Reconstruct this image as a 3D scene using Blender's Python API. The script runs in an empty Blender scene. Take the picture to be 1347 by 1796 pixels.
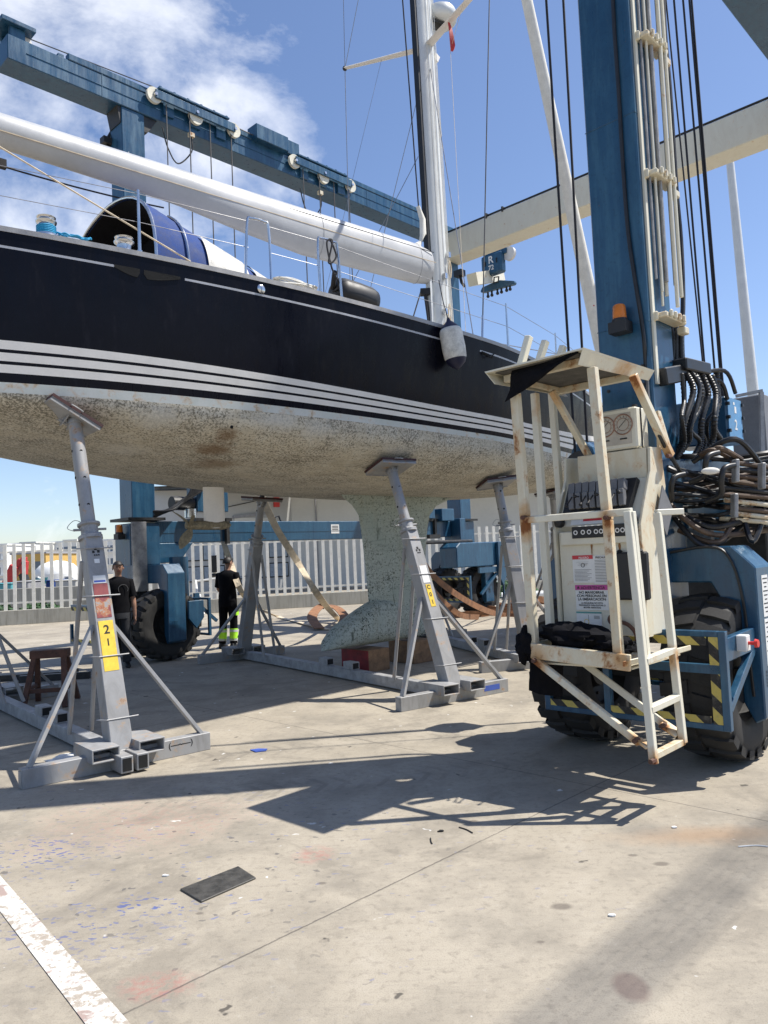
import bpy, math, random
from mathutils import Vector, Matrix, noise
import numpy as np
random.seed(7)
R = math.radians
SC = bpy.context.scene
COL = SC.collection

# ------------------------------------------------------------------ camera
CAMH = 1.65; F = 1340.0; CX = 673.5; CY = 898.0
cam = bpy.data.cameras.new('camera'); cam_o = bpy.data.objects.new('camera', cam); COL.objects.link(cam_o)
cam.sensor_fit = 'VERTICAL'; cam.sensor_height = 36; cam.lens = 36 * F / 1796
cam.clip_start = .05; cam.clip_end = 5000
CM = Matrix.Rotation(R(93.2), 4, 'X') @ Matrix.Rotation(R(-2.58), 4, 'Z')
cam_o.matrix_world = Matrix.Translation((0, 0, CAMH)) @ CM
SC.camera = cam_o
CM3 = CM.to_3x3()

def ray(x, y): return CM3 @ Vector(((x - CX) / F, -(y - CY) / F, -1))
def gnd(x, y, z=0):
    d = ray(x, y); t = (z - CAMH) / d.z; return Vector((d.x * t, d.y * t, z))
def at(x, y, Y):
    d = ray(x, y); t = Y / d.y; return Vector((d.x * t, Y, CAMH + d.z * t))
def proj(p):
    c = CM3.transposed() @ (Vector(p) - Vector((0, 0, CAMH))); return CX + F * c.x / -c.z, CY - F * c.y / -c.z
def at_line(x, y, P, dr):
    """point on the vertical plane through P along dr (horizontal) seen in direction x,y"""
    d = ray(x, y); n = Vector((-dr[1], dr[0], 0)); k = n.dot(Vector((P[0], P[1], 0))) / n.dot(d)
    return Vector((d.x * k, d.y * k, CAMH + d.z * k))

# ------------------------------------------------------------------ world and sun
SUN_EL, SUN_AZ = 58.5, 6.5          # azimuth counted from +X towards +Y
w = bpy.data.worlds.new('World'); SC.world = w; w.use_nodes = True
nt = w.node_tree; nt.nodes.clear()
def N(nt, t, **k):
    n = nt.nodes.new(t)
    for a, b in k.items(): setattr(n, a, b)
    return n
def math_n(nt, op, a, b=None, clamp=False):
    n = N(nt, 'ShaderNodeMath', operation=op, use_clamp=clamp)
    for i, v in enumerate((a, b)):
        if v is None: continue
        if hasattr(v, 'links') or hasattr(v, 'is_linked'): nt.links.new(v, n.inputs[i])
        else: n.inputs[i].default_value = v
    return n.outputs[0]
def ramp(nt, fac, stops, interp='LINEAR'):
    n = N(nt, 'ShaderNodeValToRGB'); nt.links.new(fac, n.inputs[0]); cr = n.color_ramp; cr.interpolation = interp
    while len(cr.elements) < len(stops): cr.elements.new(.5)
    for e, (p, c) in zip(cr.elements, stops):
        e.position = p; e.color = (c, c, c, 1) if isinstance(c, (int, float)) else (*c, 1)
    return n.outputs[0]
def mix(nt, fac, a, b):
    n = N(nt, 'ShaderNodeMix', data_type='RGBA')
    for sock, v in ((n.inputs[0], fac), (n.inputs[6], a), (n.inputs[7], b)):
        if hasattr(v, 'is_linked'): nt.links.new(v, sock)
        elif isinstance(v, (int, float)): sock.default_value = v
        else: sock.default_value = (*v, 1)
    return n.outputs[2]
def tex_noise(nt, vec, scale, detail=6, rough=.6, dist=0):
    n = N(nt, 'ShaderNodeTexNoise'); nt.links.new(vec, n.inputs['Vector'])
    n.inputs['Scale'].default_value = scale; n.inputs['Detail'].default_value = detail; n.inputs['Roughness'].default_value = rough
    n.inputs['Distortion'].default_value = dist
    return n.outputs['Fac']
def mapping(nt, vec, scale=(1, 1, 1), rot=(0, 0, 0), loc=(0, 0, 0)):
    n = N(nt, 'ShaderNodeMapping'); nt.links.new(vec, n.inputs['Vector'])
    n.inputs['Scale'].default_value = scale; n.inputs['Rotation'].default_value = rot; n.inputs['Location'].default_value = loc
    return n.outputs[0]

sky = N(nt, 'ShaderNodeTexSky', sky_type='NISHITA', sun_disc=False)
sky.sun_elevation = R(SUN_EL); sky.sun_rotation = R(90 - SUN_AZ)
sky.air_density = 1.0; sky.dust_density = .5; sky.ozone_density = 1.6
tc = N(nt, 'ShaderNodeTexCoord'); gen = tc.outputs['Generated']
sep = N(nt, 'ShaderNodeSeparateXYZ'); nt.links.new(gen, sep.inputs[0])
# clouds live in directions: bank to the left, thin wisps elsewhere
vm = mapping(nt, gen, scale=(1, 1, 1.5))
cn = tex_noise(nt, vm, 4.2, 9, .62, .25)
def dirmask(x, y, lo, hi):
    d = ray(x, y).normalized(); n = N(nt, 'ShaderNodeVectorMath', operation='DOT_PRODUCT')
    nt.links.new(gen, n.inputs[0]); n.inputs[1].default_value = d
    return ramp(nt, n.outputs['Value'], [(lo, 0.), (hi, 1.)], 'EASE')
m1 = dirmask(120, 120, .94, .998); m2 = dirmask(-200, 420, .95, .998)
m3 = dirmask(430, 200, .985, .999); m4 = dirmask(-200, 900, .93, .99)
mm = math_n(nt, 'MAXIMUM', m1, m2); mm = math_n(nt, 'MAXIMUM', mm, math_n(nt, 'MULTIPLY', m3, .8)); mm = math_n(nt, 'MAXIMUM', mm, math_n(nt, 'MULTIPLY', m4, .4))
m5 = dirmask(525, 90, .9975, .9998); m6 = dirmask(545, 215, .9993, .9999)
mm = math_n(nt, 'MAXIMUM', mm, math_n(nt, 'MULTIPLY', m5, .42)); mm = math_n(nt, 'MAXIMUM', mm, math_n(nt, 'MULTIPLY', m6, .6))
cl = math_n(nt, 'ADD', cn, math_n(nt, 'MULTIPLY', math_n(nt, 'SUBTRACT', mm, 1.), .38))
cf = ramp(nt, cl, [(.36, 0.), (.52, .62), (.70, .93)])
shade = tex_noise(nt, mapping(nt, gen, loc=(.13, 0, .05)), 7, 5)
cc = mix(nt, ramp(nt, shade, [(.35, 0.), (.62, 1.)]), (7.2, 7.6, 8.6), (9.6, 9.7, 9.9))
tint = N(nt, 'ShaderNodeMix', data_type='RGBA', blend_type='MULTIPLY'); tint.inputs[0].default_value = 1
nt.links.new(sky.outputs[0], tint.inputs[6]); tint.inputs[7].default_value = (1.08, 1.10, 1.22, 1)
skyc = mix(nt, cf, tint.outputs[2], cc)
bg = N(nt, 'ShaderNodeBackground'); bg.inputs[1].default_value = .102; nt.links.new(skyc, bg.inputs[0])
wo = N(nt, 'ShaderNodeOutputWorld'); nt.links.new(bg.outputs[0], wo.inputs[0])

sun = bpy.data.lights.new('sun', 'SUN'); sun.energy = 5.0; sun.angle = R(.5); sun.color = (1, .955, .88)
sun_o = bpy.data.objects.new('sun', sun); COL.objects.link(sun_o)
SD = Vector((math.cos(R(SUN_EL)) * math.cos(R(SUN_AZ)), math.cos(R(SUN_EL)) * math.sin(R(SUN_AZ)), math.sin(R(SUN_EL))))
sun_o.rotation_euler = SD.to_track_quat('Z', 'Y').to_euler(); sun_o.location = (0, 0, 30)
SC.view_settings.view_transform = 'Standard'; SC.view_settings.look = 'None'
SC.view_settings.exposure = 0.45; SC.view_settings.gamma = 1
SC.cycles.max_bounces = 6; SC.cycles.use_denoising = True

# ------------------------------------------------------------------ materials
def new_mat(name):
    m = bpy.data.materials.new(name); m.use_nodes = True; t = m.node_tree; t.nodes.clear()
    o = N(t, 'ShaderNodeOutputMaterial'); b = N(t, 'ShaderNodeBsdfPrincipled'); t.links.new(b.outputs[0], o.inputs[0])
    return m, t, b
def pos(t):
    return N(t, 'ShaderNodeNewGeometry').outputs['Position']
def bump(t, b, h, strength=.3, dist=.01):
    n = N(t, 'ShaderNodeBump'); n.inputs['Strength'].default_value = strength; n.inputs['Distance'].default_value = dist
    t.links.new(h, n.inputs['Height']); t.links.new(n.outputs[0], b.inputs['Normal'])
def plain(name, c, rough=.5, metal=0., var=.12, scale=6., bmp=0., spec=.5, coat=0.):
    m, t, b = new_mat(name); p = pos(t)
    n1 = tex_noise(t, p, scale, 5); n2 = tex_noise(t, p, scale * 9, 4)
    f = math_n(t, 'ADD', math_n(t, 'MULTIPLY', n1, .7), math_n(t, 'MULTIPLY', n2, .3))
    lo = tuple(x * (1 - var * 2) for x in c); hi = tuple(min(1, x * (1 + var * 2)) for x in c)
    t.links.new(ramp(t, f, [(.3, lo), (.7, hi)]), b.inputs['Base Color'])
    t.links.new(ramp(t, n1, [(.3, max(.03, rough - .08)), (.7, min(1, rough + .1))]), b.inputs['Roughness'])
    b.inputs['Metallic'].default_value = metal; b.inputs['Specular IOR Level'].default_value = spec
    b.inputs['Coat Weight'].default_value = coat
    if bmp: bump(t, b, n2, bmp, .004)
    return m
def worn(name, c, rust, lo=.58, hi=.66, rough=.45, scale=7., dirt=(.5, .42, .3), dirt_amt=.35, metal=0., streak=5., spots=()):
    """paint with rust patches and streaky dirt that belong to the surface"""
    m, t, b = new_mat(name); p = pos(t)
    n1 = tex_noise(t, p, scale, 8, .7, .3); n2 = tex_noise(t, mapping(t, p, scale=(streak * .5, streak * .5, .9)), 2.2, 7, .65, .8)
    n3 = tex_noise(t, p, 60, 3)
    base = mix(t, ramp(t, n2, [(.45, 0.), (.75, dirt_amt)]), c, dirt)
    base = mix(t, ramp(t, n3, [(.3, .12), (.7, 0.)]), base, tuple(x * .55 for x in c))
    halo = ramp(t, n1, [(lo - .07, 0.), (hi, .75)])
    base = mix(t, halo, base, (.55, .3, .1))
    k = ramp(t, n1, [(lo, 0.), (hi, 1.)])
    for q, rr in spots:
        vs = N(t, 'ShaderNodeVectorMath', operation='SUBTRACT'); t.links.new(p, vs.inputs[0]); vs.inputs[1].default_value = q + Vector((0, 0, -rr * .35))
        vm2 = mapping(t, vs.outputs[0], scale=(1 / rr, 1 / rr, .62 / rr)); vl = N(t, 'ShaderNodeVectorMath', operation='LENGTH'); t.links.new(vm2, vl.inputs[0])
        dd2 = math_n(t, 'ADD', math_n(t, 'MULTIPLY', vl.outputs['Value'], .5), math_n(t, 'MULTIPLY', math_n(t, 'SUBTRACT', n1, .5), 1.1))
        base = mix(t, ramp(t, dd2, [(.25, .85), (.62, 0.)]), base, (.50, .27, .09)); k = math_n(t, 'MAXIMUM', k, ramp(t, dd2, [(.14, 1.), (.26, 0.)]))
    col = mix(t, k, base, rust)
    t.links.new(col, b.inputs['Base Color'])
    t.links.new(ramp(t, k, [(0, rough), (1, .9)]), b.inputs['Roughness']); b.inputs['Metallic'].default_value = metal
    bump(t, b, n3, .15, .002)
    return m

M = {}
M['navy'] = plain('lift_paint_blue', (.016, .072, .135), .34, var=.16, scale=2.2, coat=.15)
def lift_paint():
    m, t, b = new_mat('weathered_blue_paint'); p = pos(t); n1 = tex_noise(t, p, 1.8, 7, .7, .4); n2 = tex_noise(t, mapping(t, p, scale=(7, 7, .7)), 1.6, 7, .7); n3 = tex_noise(t, p, 26, 5, .7); n4 = tex_noise(t, p, 5, 8, .75)
    c = mix(t, ramp(t, n1, [(.35, 0.), (.65, 1.)]), (.010, .055, .115), (.019, .082, .155)); c = mix(t, ramp(t, n2, [(.48, 0.), (.72, .45)]), c, (.055, .17, .25))
    c = mix(t, ramp(t, n3, [(.30, .45), (.46, 0.)]), c, (.008, .03, .055)); c = mix(t, ramp(t, n4, [(.655, 0.), (.70, .9)]), c, (.09, .05, .03))
    t.links.new(c, b.inputs['Base Color']); t.links.new(ramp(t, n2, [(.3, .22), (.7, .5)]), b.inputs['Roughness']); b.inputs['Coat Weight'].default_value = .15; bump(t, b, n4, .08, .01); return m
M['navy'] = lift_paint()
JOINTS = [(at(*a[:3]), a[3]) for a in ((1066, 908, 4.96, .07), (921, 908, 5.36, .08), (1174, 800, 5.5, .10), (1117, 1298, 4.73, .08), (1164, 1272, 4.97, .07), (940, 1158, 5.31, .09), (1146, 1334, 4.64, .06), (968, 690, 5.6, .16), (1110, 660, 5.3, .13), (1092, 1166, 4.88, .06), (1196, 1303, 4.92, .05), (1085, 1150, 4.95, .05), (1040, 690, 5.2, .12), (990, 700, 5.4, .14), (987, 938, 6.0, .04), (1180, 1150, 4.98, .06))]
M['cream'] = worn('cream_paint', (.70, .67, .55), (.16, .055, .018), .675, .74, dirt_amt=.3, spots=JOINTS)
M['cream_rust'] = worn('cream_paint_rusting', (.66, .61, .47), (.23, .085, .025), .575, .68, dirt=(.56, .42, .22), dirt_amt=.6, scale=6., streak=6., spots=JOINTS)
M['white_paint'] = worn('white_paint', (.7, .7, .66), (.2, .08, .03), .72, .8)
M['galv'] = plain('galvanised_steel', (.31, .31, .31), .55, metal=.12, var=.22, scale=9, bmp=.1)
M['galv_worn'] = worn('galvanised_steel_worn', (.33, .33, .33), (.17, .095, .07), .63, .72, rough=.55, dirt=(.17, .165, .155), dirt_amt=.7, metal=.1)
M['dark_steel'] = plain('dark_greasy_steel', (.035, .034, .033), .5, metal=.3, var=.3, scale=12)
M['hole'] = plain('dark_hole', (.01, .01, .01), .9)
M['rubber'] = plain('tyre_rubber', (.022, .021, .02), .75, var=.3, scale=8, bmp=.2)
M['hose'] = plain('black_hose', (.016, .016, .017), .42, var=.3)
M['hose_brown'] = plain('muddy_hose', (.10, .065, .042), .6, var=.35, scale=10)
M['grey_plastic'] = plain('grey_plastic', (.16, .16, .165), .5)
M['stainless'] = plain('stainless_steel', (.62, .62, .62), .22, metal=1., var=.05)
M['wire'] = plain('rigging_wire', (.28, .28, .29), .35, metal=.7)
M['rope_dark'] = plain('dark_rope', (.02, .02, .025), .8)
M['steel_rope'] = plain('steel_rope', (.10, .095, .09), .5, metal=.4)
M['alu'] = plain('mast_aluminium_paint', (.62, .64, .64), .38, var=.05, scale=3)
M['boom_white'] = plain('boom_gelcoat', (.44, .445, .45), .33, var=.05, scale=2)
M['sailcloth'] = plain('sail_cloth', (.7, .68, .62), .8, var=.08, bmp=.2)
M['black_cloth'] = plain('black_cloth', (.006, .006, .008), .95, var=.3, scale=14, bmp=.4, spec=.15)
M['black_plastic'] = plain('black_plastic', (.012, .012, .013), .5)
M['wood'] = plain('old_wood', (.27, .16, .085), .8, var=.25, scale=10, bmp=.3)
M['wood_red'] = plain('red_painted_wood', (.24, .03, .03), .7, var=.25, scale=10)
M['trestle'] = plain('brown_painted_wood', (.10, .045, .028), .7, var=.3, scale=9)
M['pad_red'] = plain('pad_face_rubber', (.055, .022, .022), .8, var=.2)
M['jeans'] = plain('charcoal_trousers', (.03, .032, .038), .9, bmp=.2)
M['orange'] = plain('beacon_lens', (.55, .16, .012), .3)
M['red'] = plain('red_plastic', (.6, .03, .025), .4)
M['yellow'] = plain('yellow_label', (.75, .52, .05), .55, var=.12, scale=14)
M['black_ink'] = plain('black_ink', (.012, .012, .012), .6)
M['sign_white'] = plain('sign_white', (.72, .72, .70), .5, var=.04)
M['sign_red'] = plain('sign_red', (.55, .04, .05), .5)
M['sign_mag'] = plain('sign_magenta', (.5, .06, .28), .5)
M['sign_teal'] = plain('sign_teal', (.1, .3, .28), .5)
M['red_patch'] = worn('flaking_red_paint', (.22, .05, .055), (.3, .29, .29), .60, .64, dirt=(.36, .10, .07), dirt_amt=.7)
M['tan_web'] = plain('tan_webbing', (.62, .52, .38), .85, var=.15, scale=12)
M['brown_web'] = plain('brown_webbing', (.26, .125, .06), .85, var=.25, scale=8, bmp=.2)
M['skin'] = plain('skin', (.33, .18, .12), .55, var=.06)
M['hair'] = plain('dark_hair', (.012, .009, .008), .6)
M['lime'] = plain('hi_vis_lime', (.42, .85, .03), .6, var=.05)
M['reflective'] = plain('reflective_band', (.55, .57, .58), .35)
M['blue_canvas'] = plain('blue_canvas', (.009, .040, .175), .8, var=.2, scale=7, bmp=.3)
M['blue_rope'] = plain('turquoise_rope', (.02, .28, .5), .7)
M['fender_white'] = plain('fender_cloth', (.66, .64, .58), .85, var=.22, scale=10, bmp=.4)
M['fender_navy'] = plain('fender_end', (.01, .012, .04), .5)
M['fence'] = plain('fence_paint', (.80, .77, .68), .6, var=.07)
M['glass'] = plain('window_glass', (.10, .14, .19), .12, var=.1)
M['glass_grey'] = plain('dusty_glass', (.28, .33, .38), .3, var=.1)
M['wall_grey'] = plain('building_grey', (.46, .46, .44), .8, var=.04, scale=.6)
M['wall_cream'] = plain('building_cream', (.66, .65, .60), .8, var=.04, scale=.6)
M['wall_white'] = plain('town_white', (.72, .72, .70), .8, var=.05, scale=.2)
M['ochre'] = plain('town_ochre', (.55, .35, .1), .8)
M['roof_grey'] = plain('roof_grey', (.3, .3, .31), .8)
M['crane_red'] = plain('red_paint', (.45, .03, .03), .5)
M['green'] = plain('leaf_green', (.035, .085, .03), .8, var=.4, scale=3)
M['teal'] = plain('teal_paint', (.08, .3, .33), .5)
M['mat_black'] = plain('rubber_mat', (.055, .052, .046), .5, var=.3, scale=20, bmp=.3)
M['gauge'] = plain('gauge_face', (.45, .41, .34), .5)
M['gauge_ring'] = plain('gauge_ring', (.3, .17, .12), .5)
M['bronze'] = plain('fouled_bronze', (.20, .17, .11), .7, var=.35, scale=25, bmp=.3)
M['blue_band'] = plain('blue_band', (.05, .1, .4), .6)
M['barrier_orange'] = plain('orange_band', (.7, .13, .03), .5)

def make_conc(name, c1, c2, streak=False):
    m, t, b = new_mat(name); p = pos(t)
    n1 = tex_noise(t, p, .9, 8, .65); n2 = tex_noise(t, mapping(t, p, scale=(6, 6, .6)), 2, 6); n3 = tex_noise(t, p, 90, 3)
    c = mix(t, ramp(t, n1, [(.35, 0.), (.65, 1.)]), c1, c2)
    if streak: c = mix(t, ramp(t, n2, [(.45, 0.), (.7, .6)]), c, tuple(x * .55 for x in c1))
    t.links.new(c, b.inputs['Base Color']); b.inputs['Roughness'].default_value = .9; bump(t, b, n3, .2, .003)
    return m
M['conc_wall'] = make_conc('concrete_wall', (.36, .34, .28), (.44, .42, .36), True)

def ground_mat():
    m, t, b = new_mat('concrete_yard'); p = pos(t)
    big = tex_noise(t, p, .35, 6, .6, .4); mid = tex_noise(t, p, 1.7, 8, .68, .3); fine = tex_noise(t, p, 22, 6, .7); grit = tex_noise(t, p, 160, 2, .6)
    c = mix(t, ramp(t, big, [(.35, 0.), (.65, 1.)]), (.325, .285, .222), (.42, .372, .295))
    c = mix(t, ramp(t, mid, [(.45, 0.), (.66, .7)]), c, (.215, .192, .155))
    c = mix(t, ramp(t, mid, [(.24, .5), (.40, 0.)]), c, (.50, .45, .37))
    c = mix(t, ramp(t, fine, [(.34, .5), (.48, 0.)]), c, (.20, .175, .14))
    c = mix(t, ramp(t, fine, [(.62, 0.), (.76, .4)]), c, (.55, .52, .46))
    c = mix(t, ramp(t, grit, [(.32, .35), (.5, 0.)]), c, (.16, .145, .12))
    st9 = tex_noise(t, mapping(t, p, scale=(.9, 1.3, 1)), .75, 9, .75, 1.2); c = mix(t, ramp(t, st9, [(.54, 0.), (.62, .42)]), c, (.175, .155, .125)); c = mix(t, ramp(t, st9, [(.30, .35), (.40, 0.)]), c, (.48, .44, .37))
    # brushed finish streaks along one direction
    br = tex_noise(t, mapping(t, p, rot=(0, 0, R(-40)), scale=(2, 38, 1)), 1.2, 5, .6)
    c = mix(t, ramp(t, br, [(.36, .12), (.50, 0.)]), c, (.2, .18, .155))
    sp = N(t, 'ShaderNodeSeparateXYZ'); t.links.new(p, sp.inputs[0])
    def blob(x, y, rx, ry=None, soft=.4, dist=.35):
        ry = ry or rx
        mp = mapping(t, p, scale=(1 / rx, 1 / ry, 0), loc=(-x / rx, -y / ry, 0))
        vl = N(t, 'ShaderNodeVectorMath', operation='LENGTH'); t.links.new(mp, vl.inputs[0])
        d = math_n(t, 'ADD', vl.outputs['Value'], math_n(t, 'MULTIPLY', math_n(t, 'SUBTRACT', mid, .5), dist * 4))
        return ramp(t, math_n(t, 'MULTIPLY', d, .5), [((1 - soft) / 2, 1.), ((1 + soft * .3) / 2, 0.)])
    # paint overspray flecks: blue, red, white, dark
    def flecks(scale, thr, area, col, c, stretch=(1, 1, 1), seed=0., amt=.8):
        v = N(t, 'ShaderNodeTexVoronoi'); v.inputs['Scale'].default_value = scale; v.inputs['Randomness'].default_value = 1
        wv = N(t, 'ShaderNodeVectorMath', operation='ADD'); nz = N(t, 'ShaderNodeTexNoise'); t.links.new(p, nz.inputs['Vector']); nz.inputs['Scale'].default_value = 14
        sc = N(t, 'ShaderNodeVectorMath', operation='SCALE'); t.links.new(nz.outputs['Color'], sc.inputs[0]); sc.inputs['Scale'].default_value = .14
        t.links.new(mapping(t, p, scale=stretch, rot=(0, 0, R(25)), loc=(seed, seed * 2, 0)), wv.inputs[0]); t.links.new(sc.outputs[0], wv.inputs[1])
        t.links.new(wv.outputs[0], v.inputs['Vector'])
        k = ramp(t, v.outputs['Distance'], [(thr, 1.), (thr + .03, 0.)])
        pick = N(t, 'ShaderNodeSeparateColor'); t.links.new(v.outputs['Color'], pick.inputs[0])
        k = math_n(t, 'MULTIPLY', k, math_n(t, 'GREATER_THAN', pick.outputs[0], .45))
        k = math_n(t, 'MULTIPLY', k, area) if area is not None else k
        return mix(t, math_n(t, 'MULTIPLY', k, amt), c, col)
    a1 = gnd(265, 1590); a2 = gnd(60, 1500); a3 = gnd(130, 1630); a4 = gnd(400, 1480)
    blueA = math_n(t, 'MAXIMUM', blob(a1.x, a1.y, .30, .13, .5, .5), math_n(t, 'MULTIPLY', blob(a2.x, a2.y, .5, .35, .6, .5), .9))
    blueA = math_n(t, 'MAXIMUM', blueA, math_n(t, 'MULTIPLY', blob(a3.x, a3.y, .55, .3, .7, .6), .8))
    blueW = blob(-1.5, 4.3, 2.2, 1.6, .6, .5)
    c = flecks(19, .34, blueA, (.035, .075, .28), c, (1, 1.9, 0), .3, .75)
    c = flecks(9, .15, blueW, (.07, .12, .34), c, (1, 2.2, 0), 1.3, .5)
    c = flecks(8, .13, blueW, (.06, .06, .07), c, (1, 1.5, 0), 7.3, .6)
    redA = math_n(t, 'MAXIMUM', blob(-.95, 3.1, .16, .10, .5, .6), blob(-.46, 4.35, .12, .12, .5, .6))
    redA = math_n(t, 'MAXIMUM', redA, math_n(t, 'MULTIPLY', blob(-1.6, 5.0, .8, .5, .7, .7), .5))
    c = mix(t, math_n(t, 'MULTIPLY', math_n(t, 'MULTIPLY', redA, ramp(t, fine, [(.42, 0.), (.6, 1.)])), .5), c, (.36, .13, .11))
    c = flecks(4, .055, None, (.70, .69, .66), c, (1, 1.3, 0), 2.7, .8)
    c = flecks(1.6, .03, None, (.8, .8, .78), c, (1, 1.2, 0), 9.1, .95)
    c = flecks(3.5, .055, None, (.05, .045, .04), c, (1, 1, 0), 4.2, .8)
    # oil and rust stains with shapes of their own
    g1 = gnd(1105, 1730); g2 = gnd(1240, 1465); g3 = gnd(1130, 1455); g4 = gnd(905, 1315)
    c = mix(t, math_n(t, 'MULTIPLY', blob(g1.x, g1.y, .07, .10, .3, .3), .55), c, (.17, .11, .095))
    c = mix(t, math_n(t, 'MULTIPLY', blob(g2.x, g2.y, .5, .16, .7, .5), .45), c, (.30, .17, .08))
    c = mix(t, math_n(t, 'MULTIPLY', blob(g3.x, g3.y, .18, .12, .7, .5), .4), c, (.16, .15, .13))
    for (x, y, r_) in ((985, 1590, .035), (1160, 1515, .03), (948, 1652, .015), (1110, 1500, .02), (565, 1549, .018), (350, 1602, .015), (830, 1440, .02)):
        q = gnd(x, y); c = mix(t, math_n(t, 'MULTIPLY', blob(q.x, q.y, r_ * 1.5, r_, .4, .2), .7), c, (.13, .11, .09))
    # tyre-lug marks in a wheel track
    def track(p0, p1, w_):
        d = (p1 - p0); L = d.length; an = math.atan2(d.y, d.x)
        mp = mapping(t, p, rot=(0, 0, -an), scale=(1, 1, 0)); 
        c0 = Matrix.Rotation(-an, 2) @ Vector((p0.x, p0.y))
        s2 = N(t, 'ShaderNodeSeparateXYZ'); t.links.new(mp, s2.inputs[0])
        yy = math_n(t, 'ABSOLUTE', math_n(t, 'SUBTRACT', s2.outputs[1], c0.y))
        band = ramp(t, yy, [(w_ * .8, 1.), (w_, 0.)])
        xx = math_n(t, 'ADD', s2.outputs[0], math_n(t, 'MULTIPLY', yy, .6))
        wv = math_n(t, 'SINE', math_n(t, 'MULTIPLY', xx, 2 * math.pi / .155))
        k = ramp(t, wv, [(.35, 0.), (.7, 1.)])
        lim = ramp(t, math_n(t, 'DIVIDE', math_n(t, 'ABSOLUTE', math_n(t, 'SUBTRACT', math_n(t, 'SUBTRACT', s2.outputs[0], c0.x), L / 2)), L), [(.42, 1.), (.5, 0.)])
        return math_n(t, 'MULTIPLY', math_n(t, 'MULTIPLY', band, k), lim)
    tr = math_n(t, 'MAXIMUM', track(gnd(150, 1420), gnd(1000, 1330), .2), track(gnd(150, 1345), gnd(900, 1280), .18))
    tr = math_n(t, 'MULTIPLY', tr, ramp(t, mid, [(.4, .1), (.6, .8)]))
    c = mix(t, math_n(t, 'MULTIPLY', tr, .5), c, (.17, .15, .125))
    # slab joints
    ja, jb = gnd(203, 1785), gnd(959, 1419); an = math.atan2((jb - ja).y, (jb - ja).x)
    mp = mapping(t, p, rot=(0, 0, -an), scale=(1, 1, 0)); s2 = N(t, 'ShaderNodeSeparateXYZ'); t.links.new(mp, s2.inputs[0])
    c0 = Matrix.Rotation(-an, 2) @ Vector((ja.x, ja.y)); kc = gnd(1250, 1421); k0 = Matrix.Rotation(-an, 2) @ Vector((kc.x, kc.y))
    wob = math_n(t, 'MULTIPLY', math_n(t, 'SUBTRACT', fine, .5), .018)
    def joint(sock, off, per):
        d = math_n(t, 'ADD', math_n(t, 'SUBTRACT', sock, off), wob); d = math_n(t, 'ADD', math_n(t, 'DIVIDE', d, per), 100.5)
        d = math_n(t, 'MULTIPLY', math_n(t, 'ABSOLUTE', math_n(t, 'SUBTRACT', math_n(t, 'FRACT', d), .5)), per)
        return ramp(t, d, [(.002, 1.), (.0055, 0.)])
    j = math_n(t, 'MAXIMUM', joint(s2.outputs[1], c0.y, 4.6), joint(s2.outputs[0], k0.x, 4.9))
    j = math_n(t, 'MULTIPLY', j, ramp(t, mid, [(.33, .45), (.5, .9)]))
    c = mix(t, j, c, (.09, .08, .07))
    t.links.new(c, b.inputs['Base Color']); t.links.new(ramp(t, mid, [(.3, .95), (.7, .75)]), b.inputs['Roughness'])
    b.inputs['Specular IOR Level'].default_value = .3
    h = math_n(t, 'ADD', math_n(t, 'MULTIPLY', fine, .6), math_n(t, 'MULTIPLY', grit, .4)); h = math_n(t, 'SUBTRACT', h, math_n(t, 'MULTIPLY', j, 2.))
    h = math_n(t, 'SUBTRACT', h, math_n(t, 'MULTIPLY', tr, .6))
    bump(t, b, h, .35, .006)
    return m
M['ground'] = ground_mat()

def antifoul(name, base, dark, spk=34., thr=.52):
    m, t, b = new_mat(name); p = pos(t)
    HR = (0, 0, R(-41.8))
    ph = mapping(t, p, rot=HR)
    n1 = tex_noise(t, ph, 1.3, 8, .7, .5); n2 = tex_noise(t, ph, spk, 5, .75, .4); n3 = tex_noise(t, mapping(t, ph, scale=(1, 1, 1)), spk * .35, 6, .7, .5)
    st = tex_noise(t, mapping(t, ph, scale=(3.2, 3, .45)), 2.2, 6, .65, .3)
    c = mix(t, ramp(t, n1, [(.35, 0.), (.65, 1.)]), base[0], base[1])
    c = mix(t, ramp(t, st, [(.48, 0.), (.68, .6)]), c, base[2]); s3 = tex_noise(t, mapping(t, ph, scale=(.5, 3, 9)), 3.0, 6, .7, .6); c = mix(t, ramp(t, s3, [(.50, 0.), (.66, .5)]), c, tuple(x * .55 for x in base[0]))
    dens = math_n(t, 'MULTIPLY', math_n(t, 'SUBTRACT', n1, .5), .4)
    a = math_n(t, 'ADD', n2, dens)
    c = mix(t, ramp(t, a, [(thr - .01, 0.), (thr + .11, .8)]), c, dark)
    c = mix(t, ramp(t, n3, [(.60, 0.), (.68, .5)]), c, tuple(x * 1.6 for x in dark))
    return m, t, b, c, n2, n3, p, ph

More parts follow.
